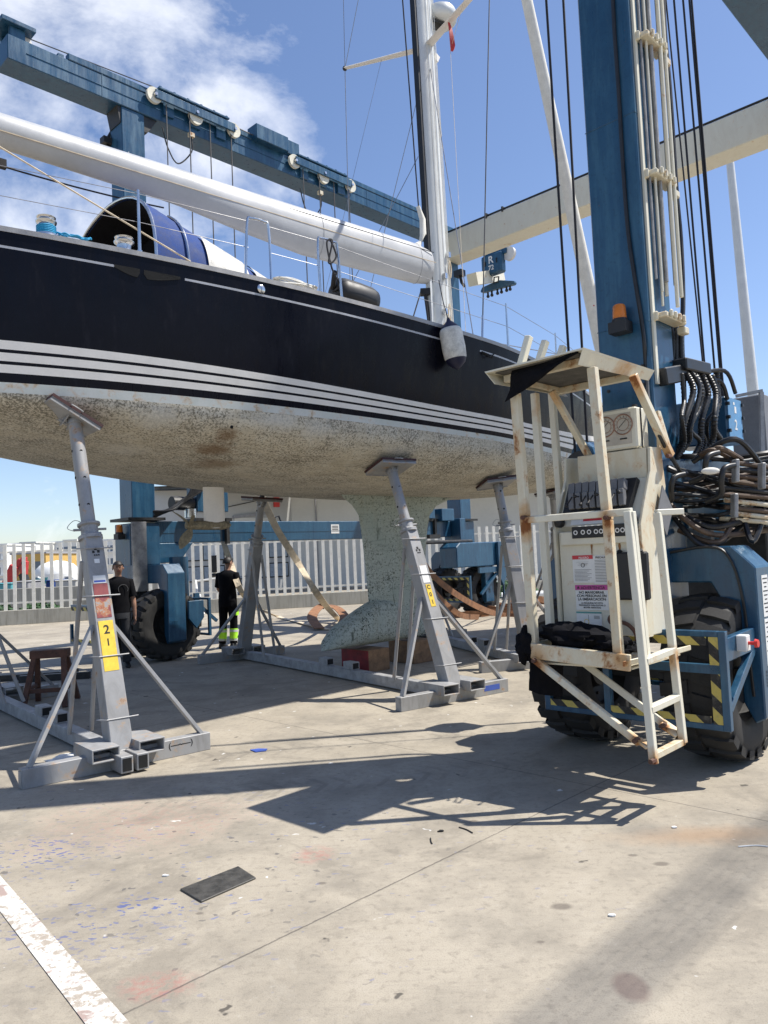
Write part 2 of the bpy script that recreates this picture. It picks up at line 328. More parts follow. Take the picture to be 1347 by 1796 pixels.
def hull_bottom():
    m, t, b, c, n2, n3, p, ph = antifoul('antifouling_fouled', ((.54, .49, .38), (.62, .57, .47), (.68, .66, .58)), (.075, .068, .045), 46., .485)
    # brown stain running from a skin fitting and scraped pale patches
    def blob(px, py, rx, rz, soft=.6):
        q = hull_hit(px, py); mp = mapping(t, p, scale=(1 / rx, 1 / rx, 1 / rz), loc=(-q.x / rx, -q.y / rx, -q.z / rz))
        vl = N(t, 'ShaderNodeVectorMath', operation='LENGTH'); t.links.new(mp, vl.inputs[0])
        d = math_n(t, 'ADD', vl.outputs['Value'], math_n(t, 'MULTIPLY', math_n(t, 'SUBTRACT', n3, .5), 2.2))
        return ramp(t, math_n(t, 'MULTIPLY', d, .5), [((1 - soft) / 2, 1.), (.575, 0.)])
    for (x, y, rx, rz, k) in ((392, 770, .14, .10, .75), (380, 800, .22, .08, .8), (372, 825, .3, .05, .6)):
        c = mix(t, math_n(t, 'MULTIPLY', blob(x, y, rx, rz), k), c, (.17, .10, .045))
    for (x, y, rx, rz, k) in ((260, 735, .25, .12, .7), (480, 745, .3, .1, .6), (560, 765, .25, .1, .5), (210, 790, .3, .06, .45), (700, 800, .3, .06, .35)):
        c = mix(t, math_n(t, 'MULTIPLY', blob(x, y, rx, rz), k), c, (.60, .585, .53))
    t.links.new(c, b.inputs['Base Color']); b.inputs['Roughness'].default_value = .85
    bump(t, b, n2, .5, .006)
    return m

def hull_navy():
    m, t, b = new_mat('navy_topsides'); p = pos(t)
    n1 = tex_noise(t, p, 1.6, 7, .7, .4); n2 = tex_noise(t, mapping(t, p, rot=(0, 0, R(-41.8)), scale=(5, 5, 1.2)), 1.5, 7, .75)
    n3 = tex_noise(t, p, 30, 4)
    b.inputs['Specular IOR Level'].default_value = .15
    c = mix(t, ramp(t, n1, [(.4, 0.), (.7, .8)]), (.0022, .0026, .0075), (.005, .0055, .012))
    c = mix(t, ramp(t, n2, [(.56, 0.), (.78, .5)]), c, (.022, .024, .032))
    t.links.new(c, b.inputs['Base Color'])
    t.links.new(ramp(t, n2, [(.3, .16), (.7, .45)]), b.inputs['Roughness']); bump(t, b, n3, .03, .002)
    return m

# ------------------------------------------------------------------ mesh builder
WL = {}
class MB:
    def __init__(s): s.v = []; s.f = []; s.mi = []; s.sm = []; s.m = 0; s.mats = None
    def face(s, idx, smooth=False): s.f.append(tuple(idx)); s.mi.append(s.m); s.sm.append(smooth)
    def add(s, vs, fs, smooth=False):
        o = len(s.v); s.v += [tuple(v) for v in vs]
        for f in fs: s.face([i + o for i in f], smooth)
        return s
    def obox(s, c, ax, ay, az, hx, hy, hz):
        c = Vector(c); ax, ay, az = Vector(ax) * hx, Vector(ay) * hy, Vector(az) * hz
        vs = [c + ax * i + ay * j + az * k for i in (-1, 1) for j in (-1, 1) for k in (-1, 1)]
        return s.add(vs, [(0, 1, 3, 2), (4, 6, 7, 5), (0, 4, 5, 1), (2, 3, 7, 6), (0, 2, 6, 4), (1, 5, 7, 3)])
    def box(s, x0, x1, y0, y1, z0, z1):
        return s.obox(((x0 + x1) / 2, (y0 + y1) / 2, (z0 + z1) / 2), (1, 0, 0), (0, 1, 0), (0, 0, 1), (x1 - x0) / 2, (y1 - y0) / 2, (z1 - z0) / 2)
    def bar(s, p, q, w, h=None, side=None, w2=None, h2=None):
        """rectangular bar p->q; w along `side`, h along the other axis"""
        p, q = Vector(p), Vector(q); h = h or w; w2 = w2 or w; h2 = h2 or h
        d = (q - p).normalized(); sd = Vector(side) if side is not None else (Vector((0, 0, 1)).cross(d) if abs(d.z) < .95 else Vector((1, 0, 0)))
        sd = (sd - d * sd.dot(d)).normalized(); up = d.cross(sd)
        vs = [c + sd * a * W / 2 + up * b * H_ / 2 for c, W, H_ in ((p, w, h), (q, w2, h2)) for a, b in ((-1, -1), (1, -1), (1, 1), (-1, 1))]
        return s.add(vs, [(3, 2, 1, 0), (4, 5, 6, 7), (0, 1, 5, 4), (1, 2, 6, 5), (2, 3, 7, 6), (3, 0, 4, 7)])
    def tube(s, pts, r, n=8, cap=True, r2=None):
        pts = [Vector(p) for p in pts]; m = len(pts); o = len(s.v)
        prev = None
        for i, p in enumerate(pts):
            d = (pts[min(i + 1, m - 1)] - pts[max(i - 1, 0)]).normalized()
            if prev is None: sd = d.orthogonal().normalized()
            else: sd = (prev - d * prev.dot(d)).normalized()
            prev = sd; up = d.cross(sd)
            rr = r[i] if isinstance(r, (list, tuple)) else (r if r2 is None else r + (r2 - r) * i / (m - 1))
            for k in range(n):
                a = 2 * math.pi * k / n; s.v.append(tuple(p + sd * math.cos(a) * rr + up * math.sin(a) * rr))
        for i in range(m - 1):
            for k in range(n):
                a = o + i * n + k; b_ = o + i * n + (k + 1) % n; s.face((a, b_, b_ + n, a + n), True)
        if cap: s.face([o + k for k in range(n)][::-1]); s.face([o + (m - 1) * n + k for k in range(n)])
        return s
    def loft(s, rings, closed=True, cap=True, smooth=True, mats=None):
        o = len(s.v); n = len(rings[0])
        for r_ in rings: s.v += [tuple(v) for v in r_]
        for i in range(len(rings) - 1):
            for k in range(n if closed else n - 1):
                a = o + i * n + k; b_ = o + i * n + (k + 1) % n
                if mats: s.m = mats(i, k)
                s.face((a, b_, b_ + n, a + n), smooth)
        if cap: s.face([o + k for k in range(n)][::-1]); s.face([o + (len(rings) - 1) * n + k for k in range(n)])
        return s
    def lathe(s, prof, c, axis, n=24, smooth=True, a0=0, a1=2 * math.pi):
        """prof: (radius, distance along axis)"""
        c = Vector(c); ax = Vector(axis).normalized(); sx = ax.orthogonal().normalized(); sy = ax.cross(sx); o = len(s.v); m = len(prof)
        for k in range(n):
            a = 2 * math.pi * k / n
            for r_, h in prof: s.v.append(tuple(c + ax * h + (sx * math.cos(a) + sy * math.sin(a)) * r_))
        for k in range(n):
            for i in range(m - 1):
                a = o + k * m + i; b_ = o + ((k + 1) % n) * m + i; s.face((a, b_, b_ + 1, a + 1), smooth)
        return s
    def prism(s, poly, d, smooth=False):
        """polygon (3d points) extruded by vector d"""
        n = len(poly); d = Vector(d); vs = [Vector(p) for p in poly] + [Vector(p) + d for p in poly]
        fs = [tuple(range(n))[::-1], tuple(range(n, 2 * n))] + [(k, (k + 1) % n, (k + 1) % n + n, k + n) for k in range(n)]
        return s.add(vs, fs, smooth)
    def sphere(s, c, r, nu=12, nv=8, sc=(1, 1, 1)):
        prof = [(max(1e-4, math.sin(math.pi * i / nv)), -math.cos(math.pi * i / nv)) for i in range(nv + 1)]; c = Vector(c); o = len(s.v)
        for k in range(nu):
            a = 2 * math.pi * k / nu
            for rr, h in prof: s.v.append((c.x + rr * math.cos(a) * r * sc[0], c.y + rr * math.sin(a) * r * sc[1], c.z + h * r * sc[2]))
        m = nv + 1
        for k in range(nu):
            for i in range(nv):
                a = o + k * m + i; b_ = o + ((k + 1) % nu) * m + i; s.face((a, b_, b_ + 1, a + 1), True)
        return s
    def strip(s, pts, wd, w, th=.006):
        """webbing strip along pts, width w along wd(list or vector)"""
        rings = []; pts = [Vector(p) for p in pts]
        for i, p in enumerate(pts):
            d = (pts[min(i + 1, len(pts) - 1)] - pts[max(i - 1, 0)]).normalized(); wv = Vector(wd[i] if isinstance(wd, list) else wd)
            wv = (wv - d * wv.dot(d)).normalized(); nn = d.cross(wv)
            rings.append([p - wv * w / 2 - nn * th, p + wv * w / 2 - nn * th, p + wv * w / 2 + nn * th, p - wv * w / 2 + nn * th])
        return s.loft(rings, smooth=False)
    def text(s, txt, org, right, up, size, depth=.0006, align='CENTER', bold=False):
        cu = bpy.data.curves.new('lettering', 'FONT'); cu.body = txt; cu.size = size; cu.align_x = align; cu.extrude = 0
        if bold: cu.offset = size * .02
        ob = bpy.data.objects.new('lettering', cu); COL.objects.link(ob)
        dg = bpy.context.evaluated_depsgraph_get(); me = bpy.data.meshes.new_from_object(ob.evaluated_get(dg))
        rt, upv, o = Vector(right).normalized(), Vector(up).normalized(), Vector(org); nn = rt.cross(upv)
        vs = [o + rt * v.co.x + upv * v.co.y + nn * depth for v in me.vertices]
        s.add(vs, [tuple(p.vertices) for p in me.polygons])
        bpy.data.objects.remove(ob); bpy.data.curves.remove(cu); bpy.data.meshes.remove(me)
        return s
    def build(s, name, mat, parent=None, bevel=0, label=None, loc=None, subsurf=0, seg=1):
        base = WL.get(parent.name, Vector((0, 0, 0))) if parent else (Vector(loc) if loc is not None else Vector((0, 0, 0)))
        me = bpy.data.meshes.new(name); me.from_pydata([tuple(Vector(v) - base) for v in s.v], [], s.f)
        mats = mat if isinstance(mat, (list, tuple)) else [mat]
        for k in mats: me.materials.append(M[k] if isinstance(k, str) else k)
        me.polygons.foreach_set('material_index', s.mi); me.polygons.foreach_set('use_smooth', s.sm); me.update()
        if any(s.sm): me.set_sharp_from_angle(angle=R(42))
        o = bpy.data.objects.new(name, me); COL.objects.link(o)
        if parent: o.parent = parent
        else: o.location = base
        WL[o.name] = base
        if label: o['label'] = label
        if bevel:
            bv = o.modifiers.new('bevel', 'BEVEL'); bv.width = bevel; bv.segments = seg; bv.limit_method = 'ANGLE'; bv.angle_limit = R(40)
        if subsurf:
            ss = o.modifiers.new('subsurf', 'SUBSURF'); ss.levels = subsurf; ss.render_levels = subsurf
        return o
def empty(name, loc, label, cat, group=None):
    o = bpy.data.objects.new(name, None); COL.objects.link(o); o.location = loc; WL[o.name] = Vector(loc)
    return tag(o, label, cat, group)
def tag(o, label, cat, group=None):
    o['label'] = label; o['category'] = cat
    if group: o['group'] = group
    return o
def struct(o): o['kind'] = 'structure'; return o
Z = Vector((0, 0, 1))
def lerp(a, b, t): return Vector(a) * (1 - t) + Vector(b) * t
def sag(p, q, d, n=10): return [lerp(p, q, i / n) - Z * d * 4 * (i / n) * (1 - i / n) for i in range(n + 1)]
def smooth_path(pts, k=6):
    if len(pts) < 3: return [Vector(p) for p in pts]
    pts = [Vector(p) for p in pts]; P = [pts[0]] + pts + [pts[-1]]; out = []
    for i in range(1, len(P) - 2):
        for j in range(k):
            t = j / k; a, b, c, d = P[i - 1], P[i], P[i + 1], P[i + 2]
            out.append(.5 * ((2 * b) + (c - a) * t + (2 * a - 5 * b + 4 * c - d) * t * t + (3 * b - a - 3 * c + d) * t ** 3))
    return out + [pts[-1]]

# ------------------------------------------------------------------ the yard floor
g = MB(); g.add([(-900, -60, 0), (900, -60, 0), (900, 2500, 0), (-900, 2500, 0)], [(0, 1, 2, 3)])
struct(g.build('ground', 'ground'))

# ================================================================== SAILING YACHT
YA = R(41.844); YU = Vector((math.cos(YA), math.sin(YA), 0)); YV = Vector((math.sin(YA), -math.cos(YA), 0))
YK = Vector((.355, 11.896, 0))
def beam(s):
    x = s + .448
    return 2.257 * (1 - abs(max(x / 8.522, -1)) ** 2.812) if x < 0 else 2.257 * (1 - min(x / 7.725, 1) ** 1.519)
def taper(s): return 1 - .1 * min(max(s, 0), 7) / 7
def ext(c, s, a, b):
    cl = min(max(s, a), b); p = np.poly1d(c); return float(p(cl) + p.deriv()(cl) * (s - cl))
def z_sheer(s): return ext([-.001, -.008, -.067, 4.342], s, -6.3, 1.5) + .02 * max(0, s - 3)
def z_st(s): return ext([.001, .011, -.017, 3.417], s, -6.3, 3)
def z_wl(s): return ext([-.001, -.029, 3.103], s, -6.3, 2)
def body_d(s): return .589 * max(0, 1 - abs((s + .956) / 6.094) ** 2.251) if abs(s + .956) < 6.094 else 0.
def Y(s, t, z): return YK + YU * s + YV * t + Z * z
S0, S1 = -7.6, 7.0
BOT = []
for i in range(60):
    s = S0 + (S1 - S0) * i / 59
    for k in range(25):
        th = math.pi / 2 * k / 24
        p = Y(s, beam(s) * .914 * taper(s) * max(0, math.cos(th)) ** .698, z_wl(s) - body_d(s) * math.sin(th) ** .845)
        BOT.append((proj(p), p, s))
def hull_hit(x, y):
    c = sorted(BOT, key=lambda b: (b[0][0] - x) ** 2 + (b[0][1] - y) ** 2)[:4]; return min(c, key=lambda b: b[1].y)[1]
def gun(px, lo=-7, hi=6.6, off=0.):
    """station where the near gunwale is seen above pixel column px"""
    for _ in range(40):
        m = (lo + hi) / 2
        if proj(Y(m, beam(m) + off, z_sheer(m)))[0] < px: lo = m
        else: hi = m
    return lo
M['antifoul'] = hull_bottom(); M['topside'] = hull_navy()
m_, t_, b_, c_, n2_, n3_, p_, ph_ = antifoul('keel_fouled', ((.36, .42, .375), (.48, .53, .48), (.38, .39, .31)), (.08, .10, .075), 34., .53)
zz = N(t_, 'ShaderNodeSeparateXYZ'); t_.links.new(p_, zz.inputs[0])
vv = N(t_, 'ShaderNodeTexVoronoi'); vv.inputs['Scale'].default_value = 30
nzc = N(t_, 'ShaderNodeTexNoise'); nzc.inputs['Scale'].default_value = 17; nzc.inputs['Detail'].default_value = 5; t_.links.new(ph_, nzc.inputs['Vector'])
nsc = N(t_, 'ShaderNodeVectorMath', operation='SCALE'); t_.links.new(nzc.outputs['Color'], nsc.inputs[0]); nsc.inputs['Scale'].default_value = .13
nad = N(t_, 'ShaderNodeVectorMath', operation='ADD'); t_.links.new(ph_, nad.inputs[0]); t_.links.new(nsc.outputs[0], nad.inputs[1]); t_.links.new(nad.outputs[0], vv.inputs['Vector'])
vk = math_n(t_, 'ADD', math_n(t_, 'ADD', vv.outputs['Distance'], math_n(t_, 'MULTIPLY', math_n(t_, 'SUBTRACT', .60, tex_noise(t_, p_, 2.2, 5)), 1.1)), math_n(t_, 'MULTIPLY', math_n(t_, 'SUBTRACT', zz.outputs[2], 1.0), .12))
c_ = mix(t_, ramp(t_, vk, [(.22, .95), (.31, 0.)]), c_, (.025, .04, .028))
wk = tex_noise(t_, mapping(t_, ph_, scale=(7, 7, .8)), 1.3, 7, .7, .5); c_ = mix(t_, ramp(t_, wk, [(.60, 0.), (.66, .85)]), c_, (.04, .055, .035))
t_.links.new(c_, b_.inputs['Base Color']); b_.inputs['Roughness'].default_value = .9; bump(t_, b_, n2_, .7, .01); M['keel'] = m_
M['boottop'] = worn('boottop_white', (.58, .60, .57), (.3, .26, .17), .6, .68, dirt=(.35, .42, .38), dirt_amt=.5, rough=.5, streak=2.)
M['stripe'] = plain('stripe_cream', (.74, .71, .665), .4, var=.04)
M['cove'] = plain('cove_line_silver', (.42, .43, .46), .35)
M['toe_rail'] = plain('toe_rail_alloy', (.33, .32, .31), .5, metal=.4)
M['deck'] = plain('teak_deck', (.32, .27, .2), .8)

yacht = empty('sailing_yacht', YK + Z * .35, 'dark navy sailing yacht with cream stripes and fouled bottom standing on steel cradles', 'sailing yacht')
# hull: rings run from gunwale to centreline; materials follow the rows
NB = 14
def section(s, sg):
    b = beam(s); zs_, zt_, zw_ = z_sheer(s), z_st(s), z_wl(s); bt = b * (.947 + .0) * taper(s); bw = b * .914 * taper(s); q = (zt_ - zw_)
    pts = []; cov = zs_ - .155
    def side(z):
        if z > zt_:
            f = (z - zt_) / (zs_ - zt_); return bt + (b - bt) * (f + .25 * f * (1 - f))
        f = (z - zw_) / q; return bw + (bt - bw) * f
    zl = [zs_, (zs_ + cov) / 2, cov + .011, cov - .011, cov - (cov - zt_) * .25, cov - (cov - zt_) * .5, cov - (cov - zt_) * .75, zt_]
    zl += [zt_ - q * k for k in (.17, .235, .395, .46, .62, .80)] + [zw_]
    for z in zl: pts.append((side(z), z))
    for k in range(1, NB + 1):
        th = math.pi / 2 * k / NB; pts.append((bw * max(0, math.cos(th)) ** .698 if k < NB else 0, zw_ - body_d(s) * math.sin(th) ** .845))
    return [Y(s, sg * y, z) for y, z in pts]
ROWM = [1, 1, 4, 1, 1, 1, 1, 2, 1, 2, 1, 2, 1, 3] + [0] * NB
cov_gaps = [(gun(193), gun(322)), (gun(775), gun(842)), (6.2, 9)]
hb = MB(); NS = 150
for sg in (1, -1):
    st_ = [S0 + (S1 - S0) * i / NS for i in range(NS + 1)] + [7.27]
    rings = [section(s, sg) for s in st_]
    if sg < 0: rings = [r_[:] for r_ in rings]
    def mm_(i, k):
        m0 = ROWM[k]
        if m0 == 4 and any(a < st_[i] < b2 for a, b2 in cov_gaps): return 1
        return m0
    if sg > 0: hb.loft(rings, closed=False, cap=False, mats=mm_)
    else:
        o = len(hb.v); n = len(rings[0])
        for r_ in rings: hb.v += [tuple(v) for v in r_]
        for i in range(len(rings) - 1):
            for k in range(n - 1):
                hb.m = mm_(i, k); a = o + i * n + k; hb.face((a + n, a + n + 1, a + 1, a), True)
hb.m = 1
tr_ = section(S0, 1) + section(S0, -1)[::-1]; o = len(hb.v); hb.v += [tuple(v) for v in tr_]; hb.face(list(range(o, o + len(tr_)))[::-1])
hull = hb.build('hull', ['antifoul', 'topside', 'stripe', 'boottop', 'cove'], yacht)
# deck with coachroof
dk = MB()
st_ = [S0 + (S1 - S0) * i / 60 for i in range(61)]
dk.loft([[Y(s, beam(s) * f * .985, z_sheer(s) - .02 + .05 * (1 - f * f)) for f in (-1, -.5, 0, .5, 1)] for s in st_], closed=False, cap=False)
dk.build('deck', 'deck', yacht)
cr = MB(); st_ = [-3.9 + 5.6 * i / 20 for i in range(21)]
def cabin(s, f):
    w_ = .95 * (1 - .25 * max(0, (s + 1) / 2.7) ** 2); h_ = .17 * min(1, (1.7 - s) / 1.6, (s + 4.2) / .3) 
    return Y(s, w_ * f, z_sheer(s) + .02 + max(0, h_) * (1 - abs(f) ** 4))
cr.loft([[cabin(s, f) for f in (-1, -.97, -.85, -.5, 0, .5, .85, .97, 1)] for s in st_], closed=False, cap=False)
cr.build('coachroof', 'boom_white', yacht)
# toe rail
tr = MB()
for sg in (1, -1):
    tr.loft([[Y(s, sg * (beam(s) + a), z_sheer(s) + b2) for a, b2 in ((-.03, -.02), (.006, -.02), (.006, .028), (-.03, .028))] for s in [S0 + (6.95 - S0) * i / 90 for i in range(91)]], smooth=False)
tr.build('toe_rail', 'toe_rail', yacht)
# hull fittings
def on_side(s, dz, out=.004):
    b = beam(s); f = 1 + dz / (z_sheer(s) - z_st(s)); bt = b * .947 * taper(s); return Y(s, bt + (b - bt) * (f + .25 * f * (1 - f)) + out, z_sheer(s) + dz)
hw = MB()
for (pa, pb, flip) in ((200, 245, 0), (252, 316, 1)):
    sa, sb = gun(pa), gun(pb); n = 10; top = []; bot = []
    for i in range(n + 1):
        f = i / n; s = sa + (sb - sa) * f; g_ = f if not flip else 1 - f
        hh = .05 * math.sin(math.pi * min(1, g_ * .5 + 0)) if True else 0
        top.append(on_side(s, -.155 + .012)); bot.append(on_side(s, -.155 - .012 - hh * (1.2 if g_ < .95 else .3)))
    hw.prism(top + bot[::-1], YV * .004)
hw.build('hull_window', 'hole', yacht)
pl = MB(); q = on_side(gun(459), -.09, 0); pl.lathe([(.0, .012), (.03, .012), (.045, .004), (.05, 0)], q, YV, 20); pl.build('filler_cap', 'stainless', yacht)
vent = MB(); q = hull_hit(397, 752); vent.sphere(q, .018, 8, 6); vent.build('skin_fitting', 'hole', yacht)
fl = MB(); q = on_side(gun(845), -.17, 0); fl.bar(q, q + YU * .22 + Z * -.03, .02, .03); fl.tube([q + YV * .02, q + YV * .05 + YU * .1 - Z * .06, q + YV * .02 + YU * .22], .009, 6); fl.build('fairlead', 'hole', yacht)
for s, k in ((-4.3, 1), (-3.0, 1), (-1.6, .8)):
    pass
# keel: fin that flares into the hull, bulb trailing aft
kb = MB()
def foil(s0, s1, th, z, n=12):
    up = []; c = s1 - s0
    for i in range(n + 1):
        x = i / n; y = th * 2.6 * (math.sqrt(x) * .99 - 1.26 * x * .5 - .36 * x ** 2 * .95) if False else th * (2.97 * math.sqrt(x) - 1.26 * x - 3.516 * x ** 2 + 2.843 * x ** 3 - 1.036 * x ** 4)
        up.append((s1 - c * x, max(y, .004)))
    return [Y(a, b2, z) for a, b2 in up] + [Y(a, -b2, z) for a, b2 in up[::-1]]
prof = [(2.62, -1.35, 1.35, .20), (2.50, -1.25, .95, .17), (2.40, -1.10, .66, .15), (2.25, -.98, .50, .14), (2.0, -.94, .42, .13), (1.6, -.90, .36, .13), (1.2, -.87, .30, .135), (.98, -.86, .28, .14), (.70, -.86, .26, .15)]
kb.loft([foil(a, b2, t, z) for z, a, b2, t in prof], cap=False)
# bulb: elliptical sections along s
n = 26; rings = []
for i in range(n + 1):
    x = i / n; s = -1.75 + (1.95 + .32) * x
    # top profile rises from the tail to the fin root and rounds at the nose
    w_ = .235 * (math.sin(math.pi * min(1, x * 1.08) ** .62) ** .75 if 0 < x < .93 else 0) + .012
    zt2 = .36 + .62 * min(1, (x / .42)) ** .60 if x < .42 else .98 - .1 * ((x - .42) / .58) ** 3 * 3
    zb = .345 + .01 * math.sin(x * 3) + (.18 * ((x - .8) / .2) ** 2 if x > .8 else 0)
    zt2 = max(zt2, zb + .02); cz = zb + (zt2 - zb) * .38
    rings.append([Y(s, w_ * math.copysign(abs(math.cos(a)) ** .8, math.cos(a)), cz + ((zt2 - cz) if math.sin(a) > 0 else (cz - zb)) * math.copysign(abs(math.sin(a)) ** .8, math.sin(a))) for a in [2 * math.pi * k / 20 for k in range(20)]])
kb.loft(rings)
kb.build('keel', 'keel', yacht)
# saildrive leg and folding propeller
SP = -3.35
sdv = MB()
for z0, z1, a, b2, c0, c1 in ((2.56, 2.06, -.16, .14, -.14, .10),):
    sdv.loft([[Y(SP + (.5 * (a + b2)) + math.cos(q_) * (b2 - a) / 2, math.sin(q_) * .05, z) for q_ in [2 * math.pi * k / 14 for k in range(14)]] for z in (2.6, 2.45, 2.3, 2.15, 2.08)])
leg = sdv.build('saildrive_leg', 'stripe', yacht); 
sb_ = MB(); sb_.lathe([(.001, -.42), (.045, -.40), (.055, -.3), (.06, -.1), (.06, .1), (.04, .19), (.001, .23)], Y(SP, 0, 2.12), YU, 14); hubm = sb_.build('propeller', 'bronze', yacht)
for k in range(3):
    a = R(20 + 120 * k); rd = (YV * math.cos(a) + Z * math.sin(a)); tn = (YV * -math.sin(a) + Z * math.cos(a)); b = MB()
    c = Y(SP - .34, 0, 2.12); rings = []
    for i in range(8):
        x = i / 7; r_ = .04 + .25 * x; wd = .015 + .06 * math.sin(math.pi * min(1, x * .95 + .05)) ; tw = R(35 + 20 * x)
        cc_ = c + rd * r_ - YU * (.12 * x); ch = (tn * math.cos(tw) + YU * math.sin(tw)); th_ = (tn * -math.sin(tw) + YU * math.cos(tw))
        rings.append([cc_ + ch * wd, cc_ + th_ * .007, cc_ - ch * wd, cc_ - th_ * .007])
    b.loft(rings); b.build('blade', 'bronze', hubm)
# mast
MS = 1.0; mbase = Y(MS, 0, z_sheer(MS) + .12); mtop = Y(MS - .25, 0, 22.)
def mast_at(z): f = (z - mbase.z) / (mtop.z - mbase.z); return lerp(mbase, mtop, f)
mm2 = MB(); rings = []
for z in (mbase.z, 7, 10, 14, 18, 22):
    c = mast_at(z); k = 1 if z < 15 else .8
    rings.append([c + YU * math.cos(a) * .20 * k + YV * math.sin(a) * .135 * k for a in [2 * math.pi * i / 24 for i in range(24)]])
mm2.loft(rings); mast = mm2.build('mast', 'alu', yacht)
tk = MB(); tk.bar(mast_at(6.1) - YU * .215, mast_at(21.5) - YU * .19, .10, .06, side=YV); tk.build('luff_track', 'black_plastic', mast)
tk = MB(); tk.bar(mast_at(4.6) - YU * .25 + YV * .02, mast_at(6.3) - YU * .25 + YV * .02, .10, .05, side=YV); tk.build('mast_track', 'alu', mast)
# spreaders
def mastz(px, py):
    z = 6.
    for _ in range(30):
        p = proj(mast_at(z)); z += (p[1] - py) / 105.
    return z
zsp = mastz(735, 85)
tipP = at_line(605, 120, mast_at(zsp) - YU * .25, (-YV.x, -YV.y)) if False else None
def spreader(root, tip, w0=.17, w1=.09):
    s = MB(); d = (tip - root).normalized(); rings = []
    for i in range(7):
        f = i / 6; c = lerp(root, tip, f); w_ = w0 + (w1 - w0) * f
        rings.append([c + YU * math.cos(a) * w_ / 2 + Z * math.sin(a) * .022 for a in [2 * math.pi * k / 12 for k in range(12)]])
    s.loft(rings); return s
ptip = Y(MS - .55, -1.55, 0); dd = ray(605, 120)
kk = (YK + YU * (MS - .45)).dot(YU); kk = kk / Vector((dd.x, dd.y, 0)).dot(YU) ; tipP = Vector((dd.x * kk, dd.y * kk, CAMH + dd.z * kk))
sp1 = spreader(mast_at(zsp), tipP); sp1 = sp1.build('spreader', 'stripe', mast)
e = MB(); e.sphere(tipP, .045); e.build('spreader_end', 'dark_steel', mast)
wst = (mast_at(zsp) - tipP); tipS = mast_at(zsp) + YV * (abs(wst.dot(YV))) - YU * .25 + Z * .12
sp2 = spreader(mast_at(zsp) + YV * .1, tipS).build('spreader', 'stripe', mast)
# radar dome on the fore side
rc = mast_at(zsp + .62) + YU * .42 + YV * .02
rd_ = MB(); rd_.lathe([(.001, -.02), (.24, -.02), (.285, .02), (.30, .10), (.27, .19), (.15, .235), (.001, .245)], rc, Z, 28)
rdo = rd_.build('radar_dome', 'alu', mast)
rb = MB(); rb.bar(mast_at(zsp + .52) + YU * .15, rc - Z * .03 + YU * .12, .2, .05); rb.bar(mast_at(zsp + .2) + YU * .15, rc - Z * .05 + YU * .1, .05, .03); rb.build('radar_bracket', 'dark_steel', mast)
fg = MB(); q = mast_at(zsp - .05) + YU * .2; fg.bar(q, q + YU * .1 - Z * .05, .1, .12); fg.bar(mast_at(zsp - 1.0) + YU * .2, mast_at(zsp - 1.45) + YU * .26, .06, .09); fg.build('mast_light', 'stripe', mast)
# steaming light, winches, cleats and halyards on the mast
fit = MB()
for z, a in ((5.3, .6), (5.6, -.3), (4.95, .2), (6.6, .7), (6.2, -.1)):
    c = mast_at(z) + YV * .14 * math.cos(a) + YU * .2 * math.sin(a); fit.bar(c, c + YV * .07, .05, .09)
fit.build('mast_fittings', 'stainless', mast)
ha = MB()
for k, (a, dx) in enumerate(((1.2, .015), (.9, .03), (.35, .02), (-.1, .015), (-.5, .025))):
    q = lambda z, e=0: mast_at(z) + YV * (.14 * math.cos(a) + dx + e) + YU * (.2 * math.sin(a))
    ha.tube([q(4.55, .05), q(6.2, .01), q(11), q(16)], .0065, 5)
ha.tube(smooth_path([mast_at(5.5) + YV * .18, mast_at(5.1) + YV * .24 + YU * .1, mast_at(4.8) + YV * .2 + YU * .16, mast_at(4.6) + YV * .18]), .008, 5)
ha.tube(smooth_path([mast_at(5.6) + YV * .2 - YU * .1, mast_at(5.1) + YV * .26 - YU * .16, mast_at(4.7) + YV * .22 - YU * .1]), .008, 5)
ha.build('halyards', 'sailcloth', mast)
for c, z in ((.05, 5.75), (-.1, 5.4), (.12, 6.5)):
    hc = MB(); p = mast_at(z) + YV * .17 + YU * c; hc.tube(smooth_path([p, p + YU * .03 - Z * .15, p - Z * .3, p - YU * .03 - Z * .15, p]), .012, 6); hc.build('rope_tail', 'tan_web', mast)
# boom
bz = 6.32
def boomp(f): return Y(MS - .27 - f * 7.6, .0, bz)
bm = MB(); rings = []
for i in range(25):
    f = i / 24; h_ = float(np.interp(f, [0, .1, .33, .45, .6, .82, 1], [.66, .67, .69, .60, .45, .39, .37])); w_ = .40 - .12 * f; c = boomp(f) + Z * (.34 - .09 * f - h_ / 2)
    if i == 0: h_ *= .86; w_ *= .8
    rings.append([c + YV * w_ / 2 * (1 - .35 * max(0, -math.sin(a)) ** 2) * math.copysign(abs(math.cos(a)) ** .85, math.cos(a)) + Z * (h_ / 2 * math.sin(a) * (1.0 if math.sin(a) > 0 else .97) + .02) for a in [2 * math.pi * k / 28 for k in range(28)]])
bm.loft(rings); boom = bm.build('boom', 'boom_white', yacht)
bs = MB()
bs.loft([[boomp(f) + YV * (.165 - .05 * f) + Z * (.23 - .08 * f + d) for d in (-.008, .008)] + [boomp(f) + YV * (.150 - .05 * f) + Z * (.23 - .08 * f)] for f in [i / 20 for i in range(21)]], cap=False); bs.build('boom_seam', 'black_plastic', boom)
gs = MB(); q = Y(MS - .35, 0, bz - .35); gs.bar(q, q + Z * -.10, .16, .12); gs.tube([q - Z * .08, Y(MS - .18, 0, z_sheer(1) + .3)], .03, 8)
gs.tube([q - YU * .1 - Z * .05, Y(MS - 1.3, .25, z_sheer(0) + .1)], .012, 5); gs.tube([q - Z * .05, Y(MS - .45, .2, z_sheer(.5) + .1)], .012, 5); gs.build('vang', 'rope_dark', yacht)
